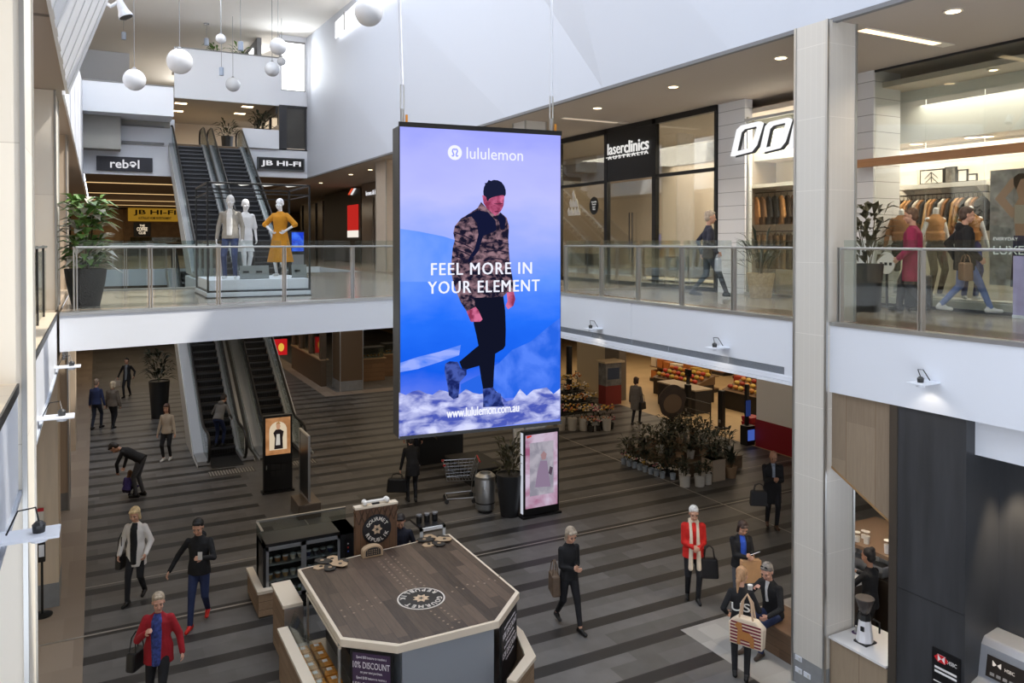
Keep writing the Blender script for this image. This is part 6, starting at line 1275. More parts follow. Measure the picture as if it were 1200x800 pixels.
p5 = P('woman with a blond ponytail standing with her back turned, before the seated man', (8.33, 8.55, 0), HD(.32, -1), 1.64, True, 1.0, feet=((.09, -.03), (-.09, .06)), hands=((.16, .24, 1.12), (-.22, .14, .95)), hair=('pony', (176, 136, 98)), topname='top', hem=.84, nod=12, turn=20)
text('back_print', 'US', M('print_white', (210, 210, 206), .7), p5.root, p5.W(p5.c(.20) - p5.Fw * .128) * 0 + (p5.c(.20) - p5.Fw * .135) * p5.k, (1, 0, 0), tuple(p5.U), width=.26, height=.12, depth=.012)
tt = thing('tote_bag', 'cream and maroon striped tote bag with a brown animal shape on it', 'bag', tuple(p5.W((.10, -.24, .66))), p5.rz - .35); ORG[tt.name] = Vector((0, 0, 0))
cv = M('tote_cream', (222, 204, 180), .8); mar = M('tote_maroon', (120, 34, 52), .8); tan_ = M('tote_tan', (176, 118, 62), .8)
MB().ext([(-.24, -.07, 0), (.24, -.07, 0), (.26, -.07, .30), (.14, -.07, .40), (-.14, -.07, .40), (-.26, -.07, .30)], (0, .14, 0)).build('body', cv, tt, bevel=.02, world=False)
for i in range(7): MB().box(-.225 + (.01 if i > 5 else 0), .225, -.076, -.069, .03 + i * .047, .052 + i * .047).build('stripe', mar, tt, world=False)
MB().ext([(-.12, -.079, .02), (-.07, -.079, .02), (-.07, -.079, .10), (.06, -.079, .10), (.08, -.079, .02), (.13, -.079, .02), (.13, -.079, .16), (.06, -.079, .22), (-.04, -.079, .22), (-.05, -.079, .33), (-.11, -.079, .34), (-.16, -.079, .28), (-.11, -.079, .24)], (0, -.004, 0)).build('animal_patch', tan_, tt, world=False)
for sg in (-1, 1): MB().tube([(-.10, sg * .05, .38), (-.07, sg * .03, .62), (0, 0, .74), (.07, sg * .03, .62), (.10, sg * .05, .38)], .014, 6).build('handle', M('tote_strap', (206, 176, 146), .7), tt, world=False)
bench = thing('bench', 'wooden bench block beside the tall tiled column with a man seated on it', 'bench', (9.5, 9.0, 0)); MB().box(9.27, 9.95, 8.25, 9.35, 0, .40).build('base', planks('bench_wood', (86, 66, 50), (116, 90, 68), .14, 1.2, 'Y', run='Z'), bench); MB().box(9.25, 9.97, 8.23, 9.37, .40, .45).build('seat', M('bench_top', (110, 86, 66), .5, var=.15), bench, bevel=.01)
p6 = P('grey-haired man in a black jumper and jeans seated with a paper cup', (9.45, 9.0, 0), math.radians(90 + 8), 1.76, False, 1.05, pel=(0, 0, .56), lean=10, feet=((.14, .50), (-.10, .44)), hands=((.10, .34, .98), (-.20, .40, .66)), bottom=JEANS, hair=('short', (126, 120, 114)), hem=.50, panel=('shirt_collar', cl_('white_collar', (210, 210, 212))), panelw=.18, topname='jumper', nod=14, shoes=M('sandal', (70, 56, 46), .6), turn=-10, skin=SKIN2)
cu = p6.W((.10, .44, .99)); cp = thing('paper_cup', 'white paper cup in the hand of the seated man', 'cup', tuple(cu - Vector((0, 0, .06)))); MB().lathe([(.030, 0), (.040, .11)], cu - Vector((0, 0, .06)), 16).build('cup', M('cup_white', (226, 224, 220), .5), cp); MB().lathe([(.042, .11), (.042, .122), (.036, .126)], cu - Vector((0, 0, .06)), 16).build('lid', M('cup_lid', (236, 234, 232), .4), cp)
sg_ = thing('sunglasses', 'dark sunglasses pushed up on the head of the seated man', 'sunglasses', tuple(p6.W(p6.hc + p6.HU * .115 + p6.HF * .03)), p6.rz); ORG[sg_.name] = Vector((0, 0, 0))
for sx in (-1, 1): MB().ell((sx * .035, .02, 0), (.03, .012, .02), 10, 7).build('lens', black, sg_, world=False); MB().tube([(sx * .065, .02, 0), (sx * .08, -.08, -.01)], .003, 5).build('arm', black, sg_, world=False)
p7 = P('barista in black with a hair bun working behind the cafe counter', (10.57, 8.1, 0), HD(-.55, -.85), 1.66, True, 1.02, hands=((.16, .38, 1.22), (-.14, .40, 1.16)), hair=('bun', (26, 22, 22)), topname='top', hem=.80, sleeve=.9, skin=SKIN3)
p8 = P('blond woman in an open white coat over black clothes walking at left', (0.6, 15.54, 0), HD(.05, 1), 1.68, True, 1.04, feet=((.07, .24), (-.08, -.16)), fz=(0, .05), hands=((.27, .10, .88), (-.24, .16, .92)), top=cl_('white_coat', (226, 222, 218), .05), panel=('top', BLACKC), panelw=.40, hair=('bob', (222, 196, 150)), hem=.66, topname='coat', nod=16, puff=.012)
bag('black shoulder bag of the blond woman in the white coat', p8.W((.27, -.02, 1.24)), .28, .28, .12, lea_b, p8.rz + 1.4, .34)
p9 = P('black-haired man in a dark hoodie and navy jeans with bright red shoes', (1.50, 14.10, 0), HD(.12, 1), 1.78, False, 1.04, feet=((.08, .26), (-.08, -.20)), fz=(0, .06), hands=((.44, .10, .92), (-.14, .34, 1.20)), bottom=JEANS, shoes=M('shoe_red', (206, 34, 24), .5, var=.1), hair=('short', (20, 18, 18)), hem=.82, topname='hoodie', nod=20, hood=True)
ph = p9.W((-.13, .44, 1.24)); pt = thing('phone', 'pale phone in the raised hand of the man with red shoes', 'phone', tuple(ph), p9.rz); ORG[pt.name] = Vector((0, 0, 0)); MB().box(-.035, .035, -.004, .004, -.03, .10).build('case', M('phone_white', (206, 204, 200), .3), pt, bevel=.003, world=False); MB().box(-.03, .03, -.006, -.004, -.024, .094).build('glass', black, pt, world=False)
p10 = P('woman in a red cardigan and blue patterned top at the lower left', (.72, 11.72, 0), HD(.18, 1), 1.62, True, 1.24, feet=((.10, -.10), (-.09, .16)), hands=((.12, .24, 1.26), (-.34, .04, .86)), top=cl_('crimson', (158, 22, 36)), panel=('blouse', M('blue_print', (56, 72, 140), .8, var=.6, scale=22)), panelw=.46, hair=('short', (172, 156, 134)), hem=.72, topname='cardigan', nod=10, turn=-16, puff=.012, skin=SKIN2)
bag('dark shoulder bag behind the arm of the woman in the red cardigan', p10.W((.32, -.06, 1.16)), .32, .26, .14, lea_b, p10.rz + 1.2, .24)
p11 = P('man in a black jumper and grey jeans bending far down to a small child', (.92, 21.81, 0), HD(-1, .1), 1.78, False, 1.05, lean=62, nod=10, pel=(0, -.04, .935), feet=((.09, -.06), (-.09, .04)), hands=((.16, .42, .70), (-.14, .46, .66)), bottom=GREYT, hair=('short', (44, 36, 32)), topname='jumper', pole=((.6, 0, .6), (-.6, 0, .6)), hem=.86)
l12 = f0(148, 583); p12 = P('small child in purple crouching on the floor before the bending man', l12, HD(.3, -.9), 1.0, True, 1.15, pel=(0, 0, .36), lean=16, feet=((.12, .30), (-.12, .30)), hands=((.26, .40, .42), (-.26, .40, .42)), top=cl_('purple', (74, 64, 128)), bottom=cl_('dark_purple', (42, 34, 60)), hair=('long', (116, 84, 58)), hem=.34, topname='jacket', puff=.02)
p13 = P('man in a blue jumper walking away beside a woman in a puffer jacket', f0(113, 502), HD(0, -1), 1.70, False, 1.05, feet=((.08, .16), (-.08, -.14)), top=cl_('blue_jumper', (44, 54, 92)), bottom=cl_('navy_trousers', (38, 42, 56)), hair=('short', (140, 120, 104)), topname='jumper')
p14 = P('blond woman in a grey-brown puffer jacket walking away beside a man', f0(132, 501), HD(.05, -1), 1.60, True, 1.1, feet=((.08, -.12), (-.08, .14)), top=cl_('taupe_puffer', (104, 94, 84)), hair=('bob', (206, 190, 164)), topname='jacket', puff=.025, hem=.82)
p15 = P('man in an open black jacket walking towards the camera at the far back', f0(149, 465), HD(.05, 1), 1.62, False, 1.0, feet=((.07, .16), (-.07, -.16)), fz=(0, .04), hands=((.34, .12, .90), (-.36, .14, .95)), panel=('t_shirt', cl_('grey_tee', (120, 124, 130))), panelw=.4, hair=('short', (34, 28, 26)), hem=.78)
bag('pale shopping bag carried by the man in the open black jacket', p15.W((.36, .12, .88)), .3, .26, .12, M('pale_bag', (176, 164, 150), .7), p15.rz, .1)
p16 = P('woman in a cream jumper and dark trousers walking towards the camera', f0(196, 539), HD(.0, 1), 1.66, True, 1.06, feet=((.08, .08), (-.08, -.06)), top=cl_('cream_jumper', (186, 170, 150), .06), hair=('long', (74, 46, 34)), shoes=SHOEW, topname='jumper', hem=.84, legs=.85)
p17 = P('person in a grey hoodie with a red mark leaning forward on the lower left escalator', (3.28, 25.19, .205), HD(.1, -1), 1.66, False, 1.0, lean=32, pel=(0, -.1, .90), feet=((.10, 0), (-.10, -.04)), hands=((.26, .30, .86), (-.26, .34, .90)), top=cl_('grey_hoodie', (112, 110, 108)), bottom=JEANS, hair=('short', (44, 36, 32)), topname='hoodie', hood=True)
p18 = P('person in black bending over a big black bag under the screen', (6.85, 18.2, 0), HD(-.35, -.9), 1.70, True, 1.1, lean=24, pel=(0, -.06, .92), feet=((.09, 0), (-.09, .08)), hands=((.22, .34, .70), (-.26, .26, .70)), hair=('bob', (34, 28, 26)), topname='coat', hem=.70)
bag('big black square bag hanging from the person bent under the screen', p18.W((-.34, .22, .70)), .52, .36, .2, lea_b, HD(0, -1), .10)
l19 = f0(483, 549); p19 = P('person in dark clothes and white-soled shoes standing half hidden behind the screen', l19, HD(.2, -1), 1.74, False, 1.0, feet=((.12, .08), (-.12, -.02)), bottom=cl_('dark_jeans', (34, 36, 46)), shoes=M('shoe_pale', (170, 168, 166), .5), hair=('short', (40, 32, 28)))
p20 = P('kiosk worker in a dark uniform standing behind the carved wooden sign', (4.72, 13.12, 0), HD(.1, 1), 1.66, False, 1.0, hands=((.18, .22, 1.02), (-.18, .22, 1.02)), top=cl_('navy_uniform', (32, 34, 48)), hair=('short', (36, 30, 28)), topname='uniform', nod=30, hem=.8)
p21 = P('woman in a long grey cardigan entering the supermarket with a black bag', f0(745, 497), HD(.55, -.75), 1.66, True, 1.14, feet=((.08, .14), (-.08, -.12)), top=cl_('grey_cardigan', (112, 106, 100)), hair=('bob', (70, 50, 40)), hem=.55, topname='cardigan', puff=.02)
bag('black shoulder bag of the woman in the long grey cardigan', p21.W((.27, .0, 1.16)), .32, .26, .12, lea_b, p21.rz + 1.4, .28)
p22 = P('grey-haired man in a navy jacket striding along the upper walkway', (10.94, 12.17, Z2), HD(1, .05), 1.76, False, 1.06, feet=((.06, .36), (-.06, -.30)), fz=(0, .06), hands=((.24, .12, .92), (-.24, -.10, .90)), top=cl_('navy_jacket', (40, 42, 58)), bottom=cl_('slate_trousers', (52, 54, 64)), hair=('short', (176, 160, 142)), hem=.80)
bag('pale carrier bag in the hand of the man on the upper walkway', p22.W((.24, .14, .88)), .24, .26, .1, M('white_bag', (196, 198, 206), .6), p22.rz, .08)
p23 = P('person in a raspberry pink quilted coat pulling a dark case, upper right', (11.72, 8.22, Z2), HD(-.75, -.55), 1.68, True, 1.16, feet=((.07, .22), (-.07, -.20)), fz=(0, .04), hands=((.30, .12, .86), (-.26, .16, .92)), top=cl_('raspberry', (150, 40, 78)), bottom=cl_('charcoal_wide', (62, 62, 68)), hair=('short', (104, 78, 58)), hem=.52, topname='coat', puff=.03, skirt=1.25)
su = thing('suitcase', 'dark grey wheeled case beside the person in the raspberry coat', 'suitcase', tuple(p23.W((.42, -.02, 0))), p23.rz); ORG[su.name] = Vector((0, 0, 0)); MB().box(-.12, .12, -.2, .2, .05, .58).build('shell', M('case_grey', (58, 60, 66), .5), su, bevel=.03, world=False); MB().tube([(-.0, -.08, .57), (0, -.08, .9), (0, .08, .9), (0, .08, .57)], .009, 6).build('handle', steel, su, world=False)
for a in (-.15, .15): MB().tube([(-.09, a, .03), (.09, a, .03)], .03, 10).build('wheel', black, su, world=False)
p24 = P('person in a black jacket and pale jeans with white shoes striding, upper right', (12.02, 7.55, Z2), HD(.95, .25), 1.68, False, 1.08, feet=((.07, .38), (-.07, -.32)), fz=(0, .07), hands=((.26, .14, .92), (-.24, -.08, .92)), bottom=cl_('pale_jeans', (104, 122, 168)), shoes=SHOEW, hair=('short', (84, 66, 54)), hem=.72, puff=.025, hood=True)
bag('tan bag hanging between the two shoppers at the upper right', p24.W((.28, -.06, .98)), .34, .28, .14, M('tan_bag', (120, 92, 70), .6), p24.rz, .12)
# ---- mannequins on the bridge
mp = thing('display_podium', 'low white podium with black edges and thin black frame carrying three mannequins', 'podium', (2.98, 17.6, Z2))
z = Z2
MB().box(1.95, 4.02, 16.72, 18.75, z + .02, z + .11).build('lower_tier', white2, mp, bevel=.005); MB().box(2.0, 3.98, 16.77, 18.7, z + .15, z + .36).build('upper_tier', white2, mp, bevel=.005)
MB().box(1.98, 4.0, 16.75, 18.72, z + .11, z + .15).box(1.93, 4.04, 16.70, 18.77, z, z + .02).build('black_band', black, mp)
fb = MB(); zt = z + 2.32
for x in (1.97, 4.0):
    for y in (16.74, 18.73): fb.bar((x, y, z + .02), (x, y, zt), .035, .035)
    fb.bar((x, 16.74, zt), (x, 18.73, zt), .035, .035); fb.bar((x, 16.74, zt - .2), (x, 18.73, zt - .2), .025, .025)
for y in (16.74, 18.73): fb.bar((1.97, y, zt), (4.0, y, zt), .035, .035); fb.bar((1.97, y, zt - .2), (4.0, y, zt - .2), .025, .025)
fb.build('frame', black, mp)
for k in range(4): MB().ext([(2.02 + k * .49, 16.9, zt + .02), (2.02 + k * .49 + .25, 17.7, zt + .02), (2.02 + k * .49 + .49, 16.9, zt + .02), (2.02 + k * .49 + .25, 18.5, zt + .02)][:3], (0, 0, .012)).build('glowing_top_panel', E('podium_panel_glow', (240, 238, 232), 1.0), mp)  # white top panel of the frame, glow put into its colour
zp = Z2 + .361
m1 = P('white mannequin in a grey overshirt, white tee and blue jeans, front left on the podium', (2.48, 17.25, zp), HD(.15, 1), 1.75, False, 1.0, hands=((.27, .03, .84), (-.25, .05, .84)), top=cl_('grey_overshirt', (158, 152, 142)), panel=('t_shirt', cl_('white_tee', (226, 224, 222), .03)), panelw=.42, bottom=cl_('mid_jeans', (52, 66, 108)), hair=None, manq=True, name='mannequin', cat='mannequin', topname='overshirt', hem=.84, shoes=None, turn=-14, nod=2, feet=((.12, -.02), (-.10, .06)), group=None)
m2 = P('white mannequin in a short white puff-sleeved dress behind the grey overshirt', (2.86, 17.75, zp), HD(.6, .8), 1.70, True, .98, hands=((.22, .04, .86), (-.22, .06, .86)), top=cl_('white_dress', (222, 222, 224), .03), dress=(.58, .20), bottom=None, hair=None, manq=True, name='mannequin', cat='mannequin', topname='dress', sleeve=.42, puff=.012, shoes=None, feet=((.06, .12), (-.06, -.06)), nod=2)
m3 = P('white mannequin in a long mustard dress with hands on its hips', (3.66, 18.05, zp), HD(-.1, 1), 1.75, True, 1.0, hands=((.17, .10, 1.02), (-.17, .12, 1.02)), top=cl_('mustard', (196, 132, 26), .1), dress=(.32, .30), bottom=None, hair=None, manq=True, name='mannequin', cat='mannequin', topname='dress', sleeve=.6, puff=.014, shoes=None, pole=((1, -.3, .1), (-1, -.3, .1)), turn=10, nod=2)
for i, (x, y) in enumerate(((2.78, 16.95), (3.05, 16.98), (3.88, 17.15))):
    c_ = thing('price_sign', ('small grey notice card on the podium between the mannequins, left', 'small grey notice card with dark print at the feet of the mannequins, middle', 'small grey notice card at the right end of the podium')[i], 'notice', (x, y, zp)); MB().ext([(x - .16, y, zp), (x + .16, y, zp), (x + .16, y + .05, zp + .28), (x - .16, y + .05, zp + .28)], (0, .012, 0)).build('card', M('card_grey', (126, 130, 128), .5), c_); MB().box(x - .16, x + .16, y + .0, y + .12, zp, zp + .008).build('base', dsteel, c_)
    MB().ext([(x - .1, y + .018, zp + .13), (x + .02, y + .018, zp + .13), (x + .02, y + .024, zp + .17), (x - .1, y + .024, zp + .17)], (0, -.004, 0)).build('print', black, c_)
# ---- mannequins in the store window (plain white, cropped tops)
zw = Z2 + .181
for i, (px, tc, sl, bt_, lab) in enumerate(((1056, (150, 104, 66), .95, (26, 26, 28), 'store mannequin in a brown cropped long-sleeve top and dark shorts'), (1096, (176, 126, 76), 0, (60, 46, 36), 'store mannequin in a tan cropped top, middle of the window'), (1137, (168, 116, 66), 0, (62, 66, 124), 'store mannequin in a tan cropped top and blue leggings'))):
    y = yx(px, 12.82); P(lab, (12.82, y, zw), HD(-.2, 1) if i != 1 else HD(.1, 1), 1.72, True, .96, hands=((.28, .02, .84), (-.27, .05, .84)), top=cl_('crop_%d' % i, tc), hem=1.14, sleeve=sl, bottom=cl_('sport_%d' % i, bt_), legs=(.0001 if i == 0 else 1.0), hair=None, manq=True, name='mannequin', cat='mannequin', topname='crop_top', bottomname='shorts' if i == 0 else 'leggings', shoes=None, head=False)
# ================================================================== FOOD KIOSK
def arc_text(s, c, r, a0, a1, h, mat, par, xd, yd, name='letter', flip=False):
    """letters set round a circle in the plane xd, yd (angles in degrees)"""
    xd = Vector(xd).normalized(); yd = Vector(yd).normalized(); n = len(s)
    for i, ch in enumerate(s):
        if ch == ' ': continue
        a = math.radians(a0 + (a1 - a0) * (i / max(1, n - 1))); rad = xd * math.cos(a) + yd * math.sin(a); tan = (xd * math.sin(a) - yd * math.cos(a)) * (-1 if flip else 1); upv = rad * (-1 if flip else 1)
        text(name, ch, mat, par, Vector(c) + rad * (r + (h / 2 if flip else -h / 2)), tan, upv, height=h, depth=.003, bold=.02)
ZT = 1.33
KT = [(2.73, 12.28), (2.73, 9.86), (3.32, 9.35), (4.75, 9.34), (5.40, 9.97), (5.41, 12.55)]
kk_ = thing('food_kiosk', 'large octagonal food kiosk with a dark timber top and cream rim, front centre', 'kiosk', (4.0, 10.9, 0))
crm = M('cream_rim', (224, 210, 190), .4); inner = lambda d: [(x + (4.07 - x) * d / abs(4.07 - x) if abs(4.07 - x) > .1 else x, y + (10.9 - y) * d / abs(10.9 - y)) for x, y in KT]
MB().prism(KT[::-1], ZT - .10, ZT).build('rim', crm, kk_, bevel=.006)
MB().prism(inner(.045)[::-1], ZT, ZT + .006).build('timber_top', planks('dark_timber', (52, 41, 35), (104, 86, 73), .155, 1.2, 'Y', .45, (36, 30, 26), .10), kk_)
MB().prism([(3.2, 12.1), (3.2, 9.9), (3.45, 9.46), (4.68, 9.46), (5.2, 10.05), (5.2, 12.3)][::-1], 0, ZT - .10).build('body', M('kiosk_steel', (150, 156, 164), .35, .5), kk_)
MB().prism([(3.40, 9.40), (4.70, 9.40), (4.70, 9.46), (3.40, 9.46)][::-1], .10, ZT - .10).build('front_panel', M('kiosk_panel', (160, 166, 174), .35, .3), kk_)
wsd = planks('kiosk_boards', (138, 112, 86), (166, 138, 110), .14, .9, 'Y', run='Z')
MB().box(2.33, 2.42, 9.2, 11.7, 0, .70).build('left_skirt', wsd, kk_); MB().box(2.31, 2.46, 9.18, 11.72, .70, .75).build('left_ledge', crm, kk_)
MB().prism([(4.72, 9.00), (4.78, 8.94), (5.30, 9.36), (5.47, 10.05), (5.47, 12.4), (5.42, 12.4), (5.42, 10.06), (5.24, 9.40)][::-1], 0, .66).build('right_skirt', wsd, kk_); MB().prism([(4.70, 9.02), (4.78, 8.92), (5.32, 9.34), (5.50, 10.04), (5.50, 12.4), (5.40, 12.4), (5.40, 10.08), (5.20, 9.44)][::-1], .66, .71).build('right_ledge', crm, kk_)
MB().box(2.46, 2.72, 11.98, 12.82, 0, .90).build('side_counter', wsd, kk_); MB().box(2.44, 2.74, 11.96, 12.85, .90, .95).build('side_counter_top', crm, kk_); MB().box(2.46, 2.74, 11.93, 11.95, .25, .9).build('steel_end', M('satin_steel'), kk_)
MB().box(2.42, 3.2, 9.3, 11.7, .40, .46).build('display_floor', M('satin_steel'), kk_); MB().box(3.02, 3.2, 9.5, 11.7, .46, .78).build('display_step', M('dark_steel_step', (60, 60, 62), .4, .5), kk_)
MB().ext([(2.47, 9.9, .75), (2.55, 9.9, .98), (2.56, 9.9, .98), (2.48, 9.9, .75)], (0, 1.78, 0)).build('sneeze_glass', rail_glass, kk_)
for y in (9.95, 11.65): MB().bar((2.74, y, .46), (2.74, y, ZT - .1), .03, .03).build('post', steel, kk_)
MB().bar((2.74, 9.9, ZT - .14), (2.74, 11.7, ZT - .14), .03, .03).build('light_bar', crm, kk_)
# board with offers on the two chamfers
def offer(lab, a, b, z0, z1, colr):
    A = Vector((a[0], a[1], 0)); B = Vector((b[0], b[1], 0)); xd = (B - A).normalized(); nrm = Vector((xd.y, -xd.x, 0)); w = (B - A).length
    s = thing('offer_board', lab, 'sign', tuple((A + B) / 2 + Vector((0, 0, z0))), group=None); MB().ext([A + Vector((0, 0, z0)), B + Vector((0, 0, z0)), B + Vector((0, 0, z1)), A + Vector((0, 0, z1))], -nrm * .03).build('frame', black, s)
    A2, B2 = A + xd * w * .06, B - xd * w * .06; MB().ext([A2 + nrm * .003 + Vector((0, 0, z0 + .03)), B2 + nrm * .003 + Vector((0, 0, z0 + .03)), B2 + nrm * .003 + Vector((0, 0, z1 - .03)), A2 + nrm * .003 + Vector((0, 0, z1 - .03))], -nrm * .004).build('panel', colr, s)
    mid = (A + B) / 2 + nrm * .0065; tw = M('board_white', (236, 232, 238), .6); z = z1 - .03; k = (z1 - z0) / .80
    for tx, wf, h in (('Spend $50 instore to receive a', .70, .042), ('10% DISCOUNT', .86, .078), ('on your next purchase.', .52, .04), ('Spend $100 instore to receive a', .70, .042), ('15% DISCOUNT', .86, .078), ('on your next purchase.', .52, .04)):
        z -= (h + .03) * k; text('lettering', tx, tw, s, mid + Vector((0, 0, z)), xd, (0, 0, 1), width=w * wf, height=h * k, depth=.002, bold=0)
    return s
offer('purple offer board with white discount lettering on the front left corner of the kiosk', (2.83, 9.76), (3.27, 9.38), .38, 1.22, M('aubergine', (66, 46, 76), .5))
offer('black offer board with white lettering on the right front corner of the kiosk', (4.80, 9.37), (5.33, 9.92), .38, 1.22, M('board_black', (36, 34, 38), .5))
# round logo and dotted inlay on the top
lc = onz(493.5, 701, ZT + .006); lp_ = MB(); R0 = .34
MB().lathe([(R0, 0), (R0, .003), (.001, .003)], (lc.x, lc.y, ZT + .006), 40).build('logo_ring', M('logo_white', (216, 210, 202), .5), kk_); MB().lathe([(R0 - .022, 0), (R0 - .022, .0045), (.001, .0045)], (lc.x, lc.y, ZT + .006), 40).build('logo_disc', M('logo_black', (24, 24, 28), .4), kk_)
wl = M('logo_white'); arc_text('GOURMET', (lc.x, lc.y, ZT + .0115), R0 - .08, 155, 25, .08, wl, kk_, (-1, 0, 0), (0, -1, 0)); arc_text('REPUBLIK', (lc.x, lc.y, ZT + .0115), R0 - .08, 202, 338, .08, wl, kk_, (-1, 0, 0), (0, -1, 0), flip=True)
st = MB()
for i in range(8):
    a = i * PI / 4; d1 = Vector((math.cos(a), math.sin(a), 0)); d2 = Vector((-d1.y, d1.x, 0)); c = Vector((lc.x, lc.y, ZT + .0105)); st.ext([c + d1 * .02, c + d1 * .07 + d2 * .03, c + d1 * .125, c + d1 * .07 - d2 * .03], (0, 0, .002))
st.build('logo_star', M('logo_tan', (206, 180, 150), .5), kk_)
dm_ = M('dot_cream', (150, 132, 114), .6)
for row, (px0, py0, px1, py1, n) in enumerate(((452, 655, 487, 688, 11), (444, 658, 476, 690, 11), (460, 652, 497, 686, 11), (505, 716, 530, 735, 6), (517, 712, 538, 729, 6), (400, 715, 440, 700, 5), (404, 722, 446, 706, 5), (530, 693, 580, 680, 5), (535, 688, 585, 675, 5))):
    a = onz(px0, py0, ZT + .006); b = onz(px1, py1, ZT + .006)
    for i in range(n): p = a.lerp(b, i / (n - 1)); MB().ext([(p.x - .02, p.y, ZT + .006), (p.x, p.y - .02, ZT + .006), (p.x + .02, p.y, ZT + .006), (p.x, p.y + .02, ZT + .006)], (0, 0, .001)).build('dot_inlay', dm_, kk_)
# carved sign at the back of the top
sg2 = thing('carved_sign', 'tall brown timber sign with a round black badge at the back of the kiosk', 'sign', (4.1, 12.55, ZT))
sx0, sx1 = ony(417, 640, 12.5).x, ony(465.5, 640, 12.5).x; stp_ = ony(440, 594, 12.5).z
MB().box(sx0, sx1, 12.5, 12.62, ZT - .12, stp_).build('panel', planks('carved_boards', (84, 58, 40), (108, 78, 54), .10, 2.0, 'Z', run='X'), sg2, bevel=.008); MB().box(sx0 - .01, sx1 + .01, 12.49, 12.63, stp_, stp_ + .035).build('cap', crm, sg2)
bc = ony(441.5, 619.5, 12.495); BR_ = .245
MB().ext([(bc.x + BR_ * math.cos(2 * PI * i / 36), 12.498, bc.z + BR_ * math.sin(2 * PI * i / 36)) for i in range(36)], (0, -.02, 0)).build('badge', M('logo_black'), sg2)
arc_text('GOURMET', (bc.x, 12.4765, bc.z), .175, 150, 30, .062, wl, sg2, (1, 0, 0), (0, 0, 1)); arc_text('REPUBLIK', (bc.x, 12.4765, bc.z), .175, 205, 335, .062, wl, sg2, (1, 0, 0), (0, 0, 1), flip=True)
st = MB()
for i in range(6): a = i * PI / 3; d1 = Vector((math.cos(a), 0, math.sin(a))); d2 = Vector((-math.sin(a), 0, math.cos(a))); c = Vector((bc.x, 12.4775, bc.z)); st.ext([c + d1 * .015, c + d1 * .05 + d2 * .028, c + d1 * .09, c + d1 * .05 - d2 * .028], (0, -.003, 0))
st.build('badge_flower', M('logo_tan'), sg2)
lt = MB()
for i in range(7):
    for s in (-1, 1): x = sx0 + .05 + i * .1; lt.bar((x, 12.49, stp_ - .25), (x + s * .09, 12.49, stp_ - .02), .012, .012)
lt.build('lattice', M('lattice_brown', (70, 48, 32), .6), sg2)
orn = thing('ornament', 'small white bone-shaped ornament on top of the carved timber sign', 'ornament', ((sx0 + sx1) / 2, 12.56, stp_ + .035)); b = MB(); cx = (sx0 + sx1) / 2; b.cone((cx - .16, 12.56, stp_ + .085), (cx + .16, 12.56, stp_ + .085), .028, .028)
for s in (-1, 1):
    for q in (-.03, .03): b.ell((cx + s * .19, 12.56 + q, stp_ + .085), .045)
remesh(b, 'body', M('ornament_white', (230, 226, 220), .4), orn, .01, 2); orn.children[0].location = (-cx, -12.56, -(stp_ + .035)); MB().cbox((cx, 12.56, stp_ + .047), (.12, .05, .024)).build('foot', black, orn)
nd_ = onz(436, 651, ZT + .006); nk = thing('napkin_holder', 'arched tan napkin holder with a black perforated front before the carved sign', 'holder', (nd_.x, nd_.y, ZT + .006))
ar = lambda s, w, y0: [(nd_.x - w, y0, ZT + .006), (nd_.x + w, y0, ZT + .006), (nd_.x + w, y0, ZT + .10)] + [(nd_.x + w * math.cos(math.radians(a)), y0, ZT + .10 + s * math.sin(math.radians(a))) for a in range(20, 161, 20)] + [(nd_.x - w, y0, ZT + .10)]
MB().ext(ar(.09, .17, nd_.y - .06), (0, .12, 0)).build('body', M('tan_wood', (178, 152, 122), .5), nk, bevel=.01); MB().ext([(x, y, z + .03) if z < ZT + .05 else (x, y, z) for x, y, z in ar(.065, .125, nd_.y - .066)], (0, .006, 0)).build('mesh_front', M('black_mesh', (40, 38, 38), .5), nk)
for i in range(6):
    for j in range(3): MB().box(nd_.x - .10 + i * .036, nd_.x - .085 + i * .036, nd_.y - .069, nd_.y - .066, ZT + .055 + j * .032, ZT + .067 + j * .032).build('hole', M('tan_wood'), nk)
def fan(px, py, lab, a0):
    c = onz(px, py, ZT + .006); t = thing('serving_boards', lab, 'serving board', (c.x, c.y, ZT + .006)); 
    for i in range(6):
        a = math.radians(a0 + i * 60); d1 = Vector((math.cos(a), math.sin(a), 0)); d2 = Vector((-d1.y, d1.x, 0)); z = ZT + .006 + .014 * (i % 3); cc = Vector((c.x, c.y, z))
        o = MB().ext([cc - d1 * .02 + d2 * .04, cc + d1 * .10 + d2 * .10, cc + d1 * .26 + d2 * .08, cc + d1 * .30, cc + d1 * .26 - d2 * .08, cc + d1 * .10 - d2 * .10, cc - d1 * .02 - d2 * .04], (0, 0, .012)).build('paddle', M('tan_wood') if i % 2 else M('paddle_black', (34, 33, 33), .5), t, bevel=.003)
        MB().lathe([(.03, 0), (.03, .004)], cc + d1 * .17 + Vector((0, 0, .012)), 12).build('badge', M('logo_black') if i % 2 else M('tan_wood'), o)
fan(388, 661, 'fan of tan and black wooden paddles on the back left of the kiosk top', 10); fan(509, 634, 'fan of tan and black wooden paddles on the back right of the kiosk top', 35)
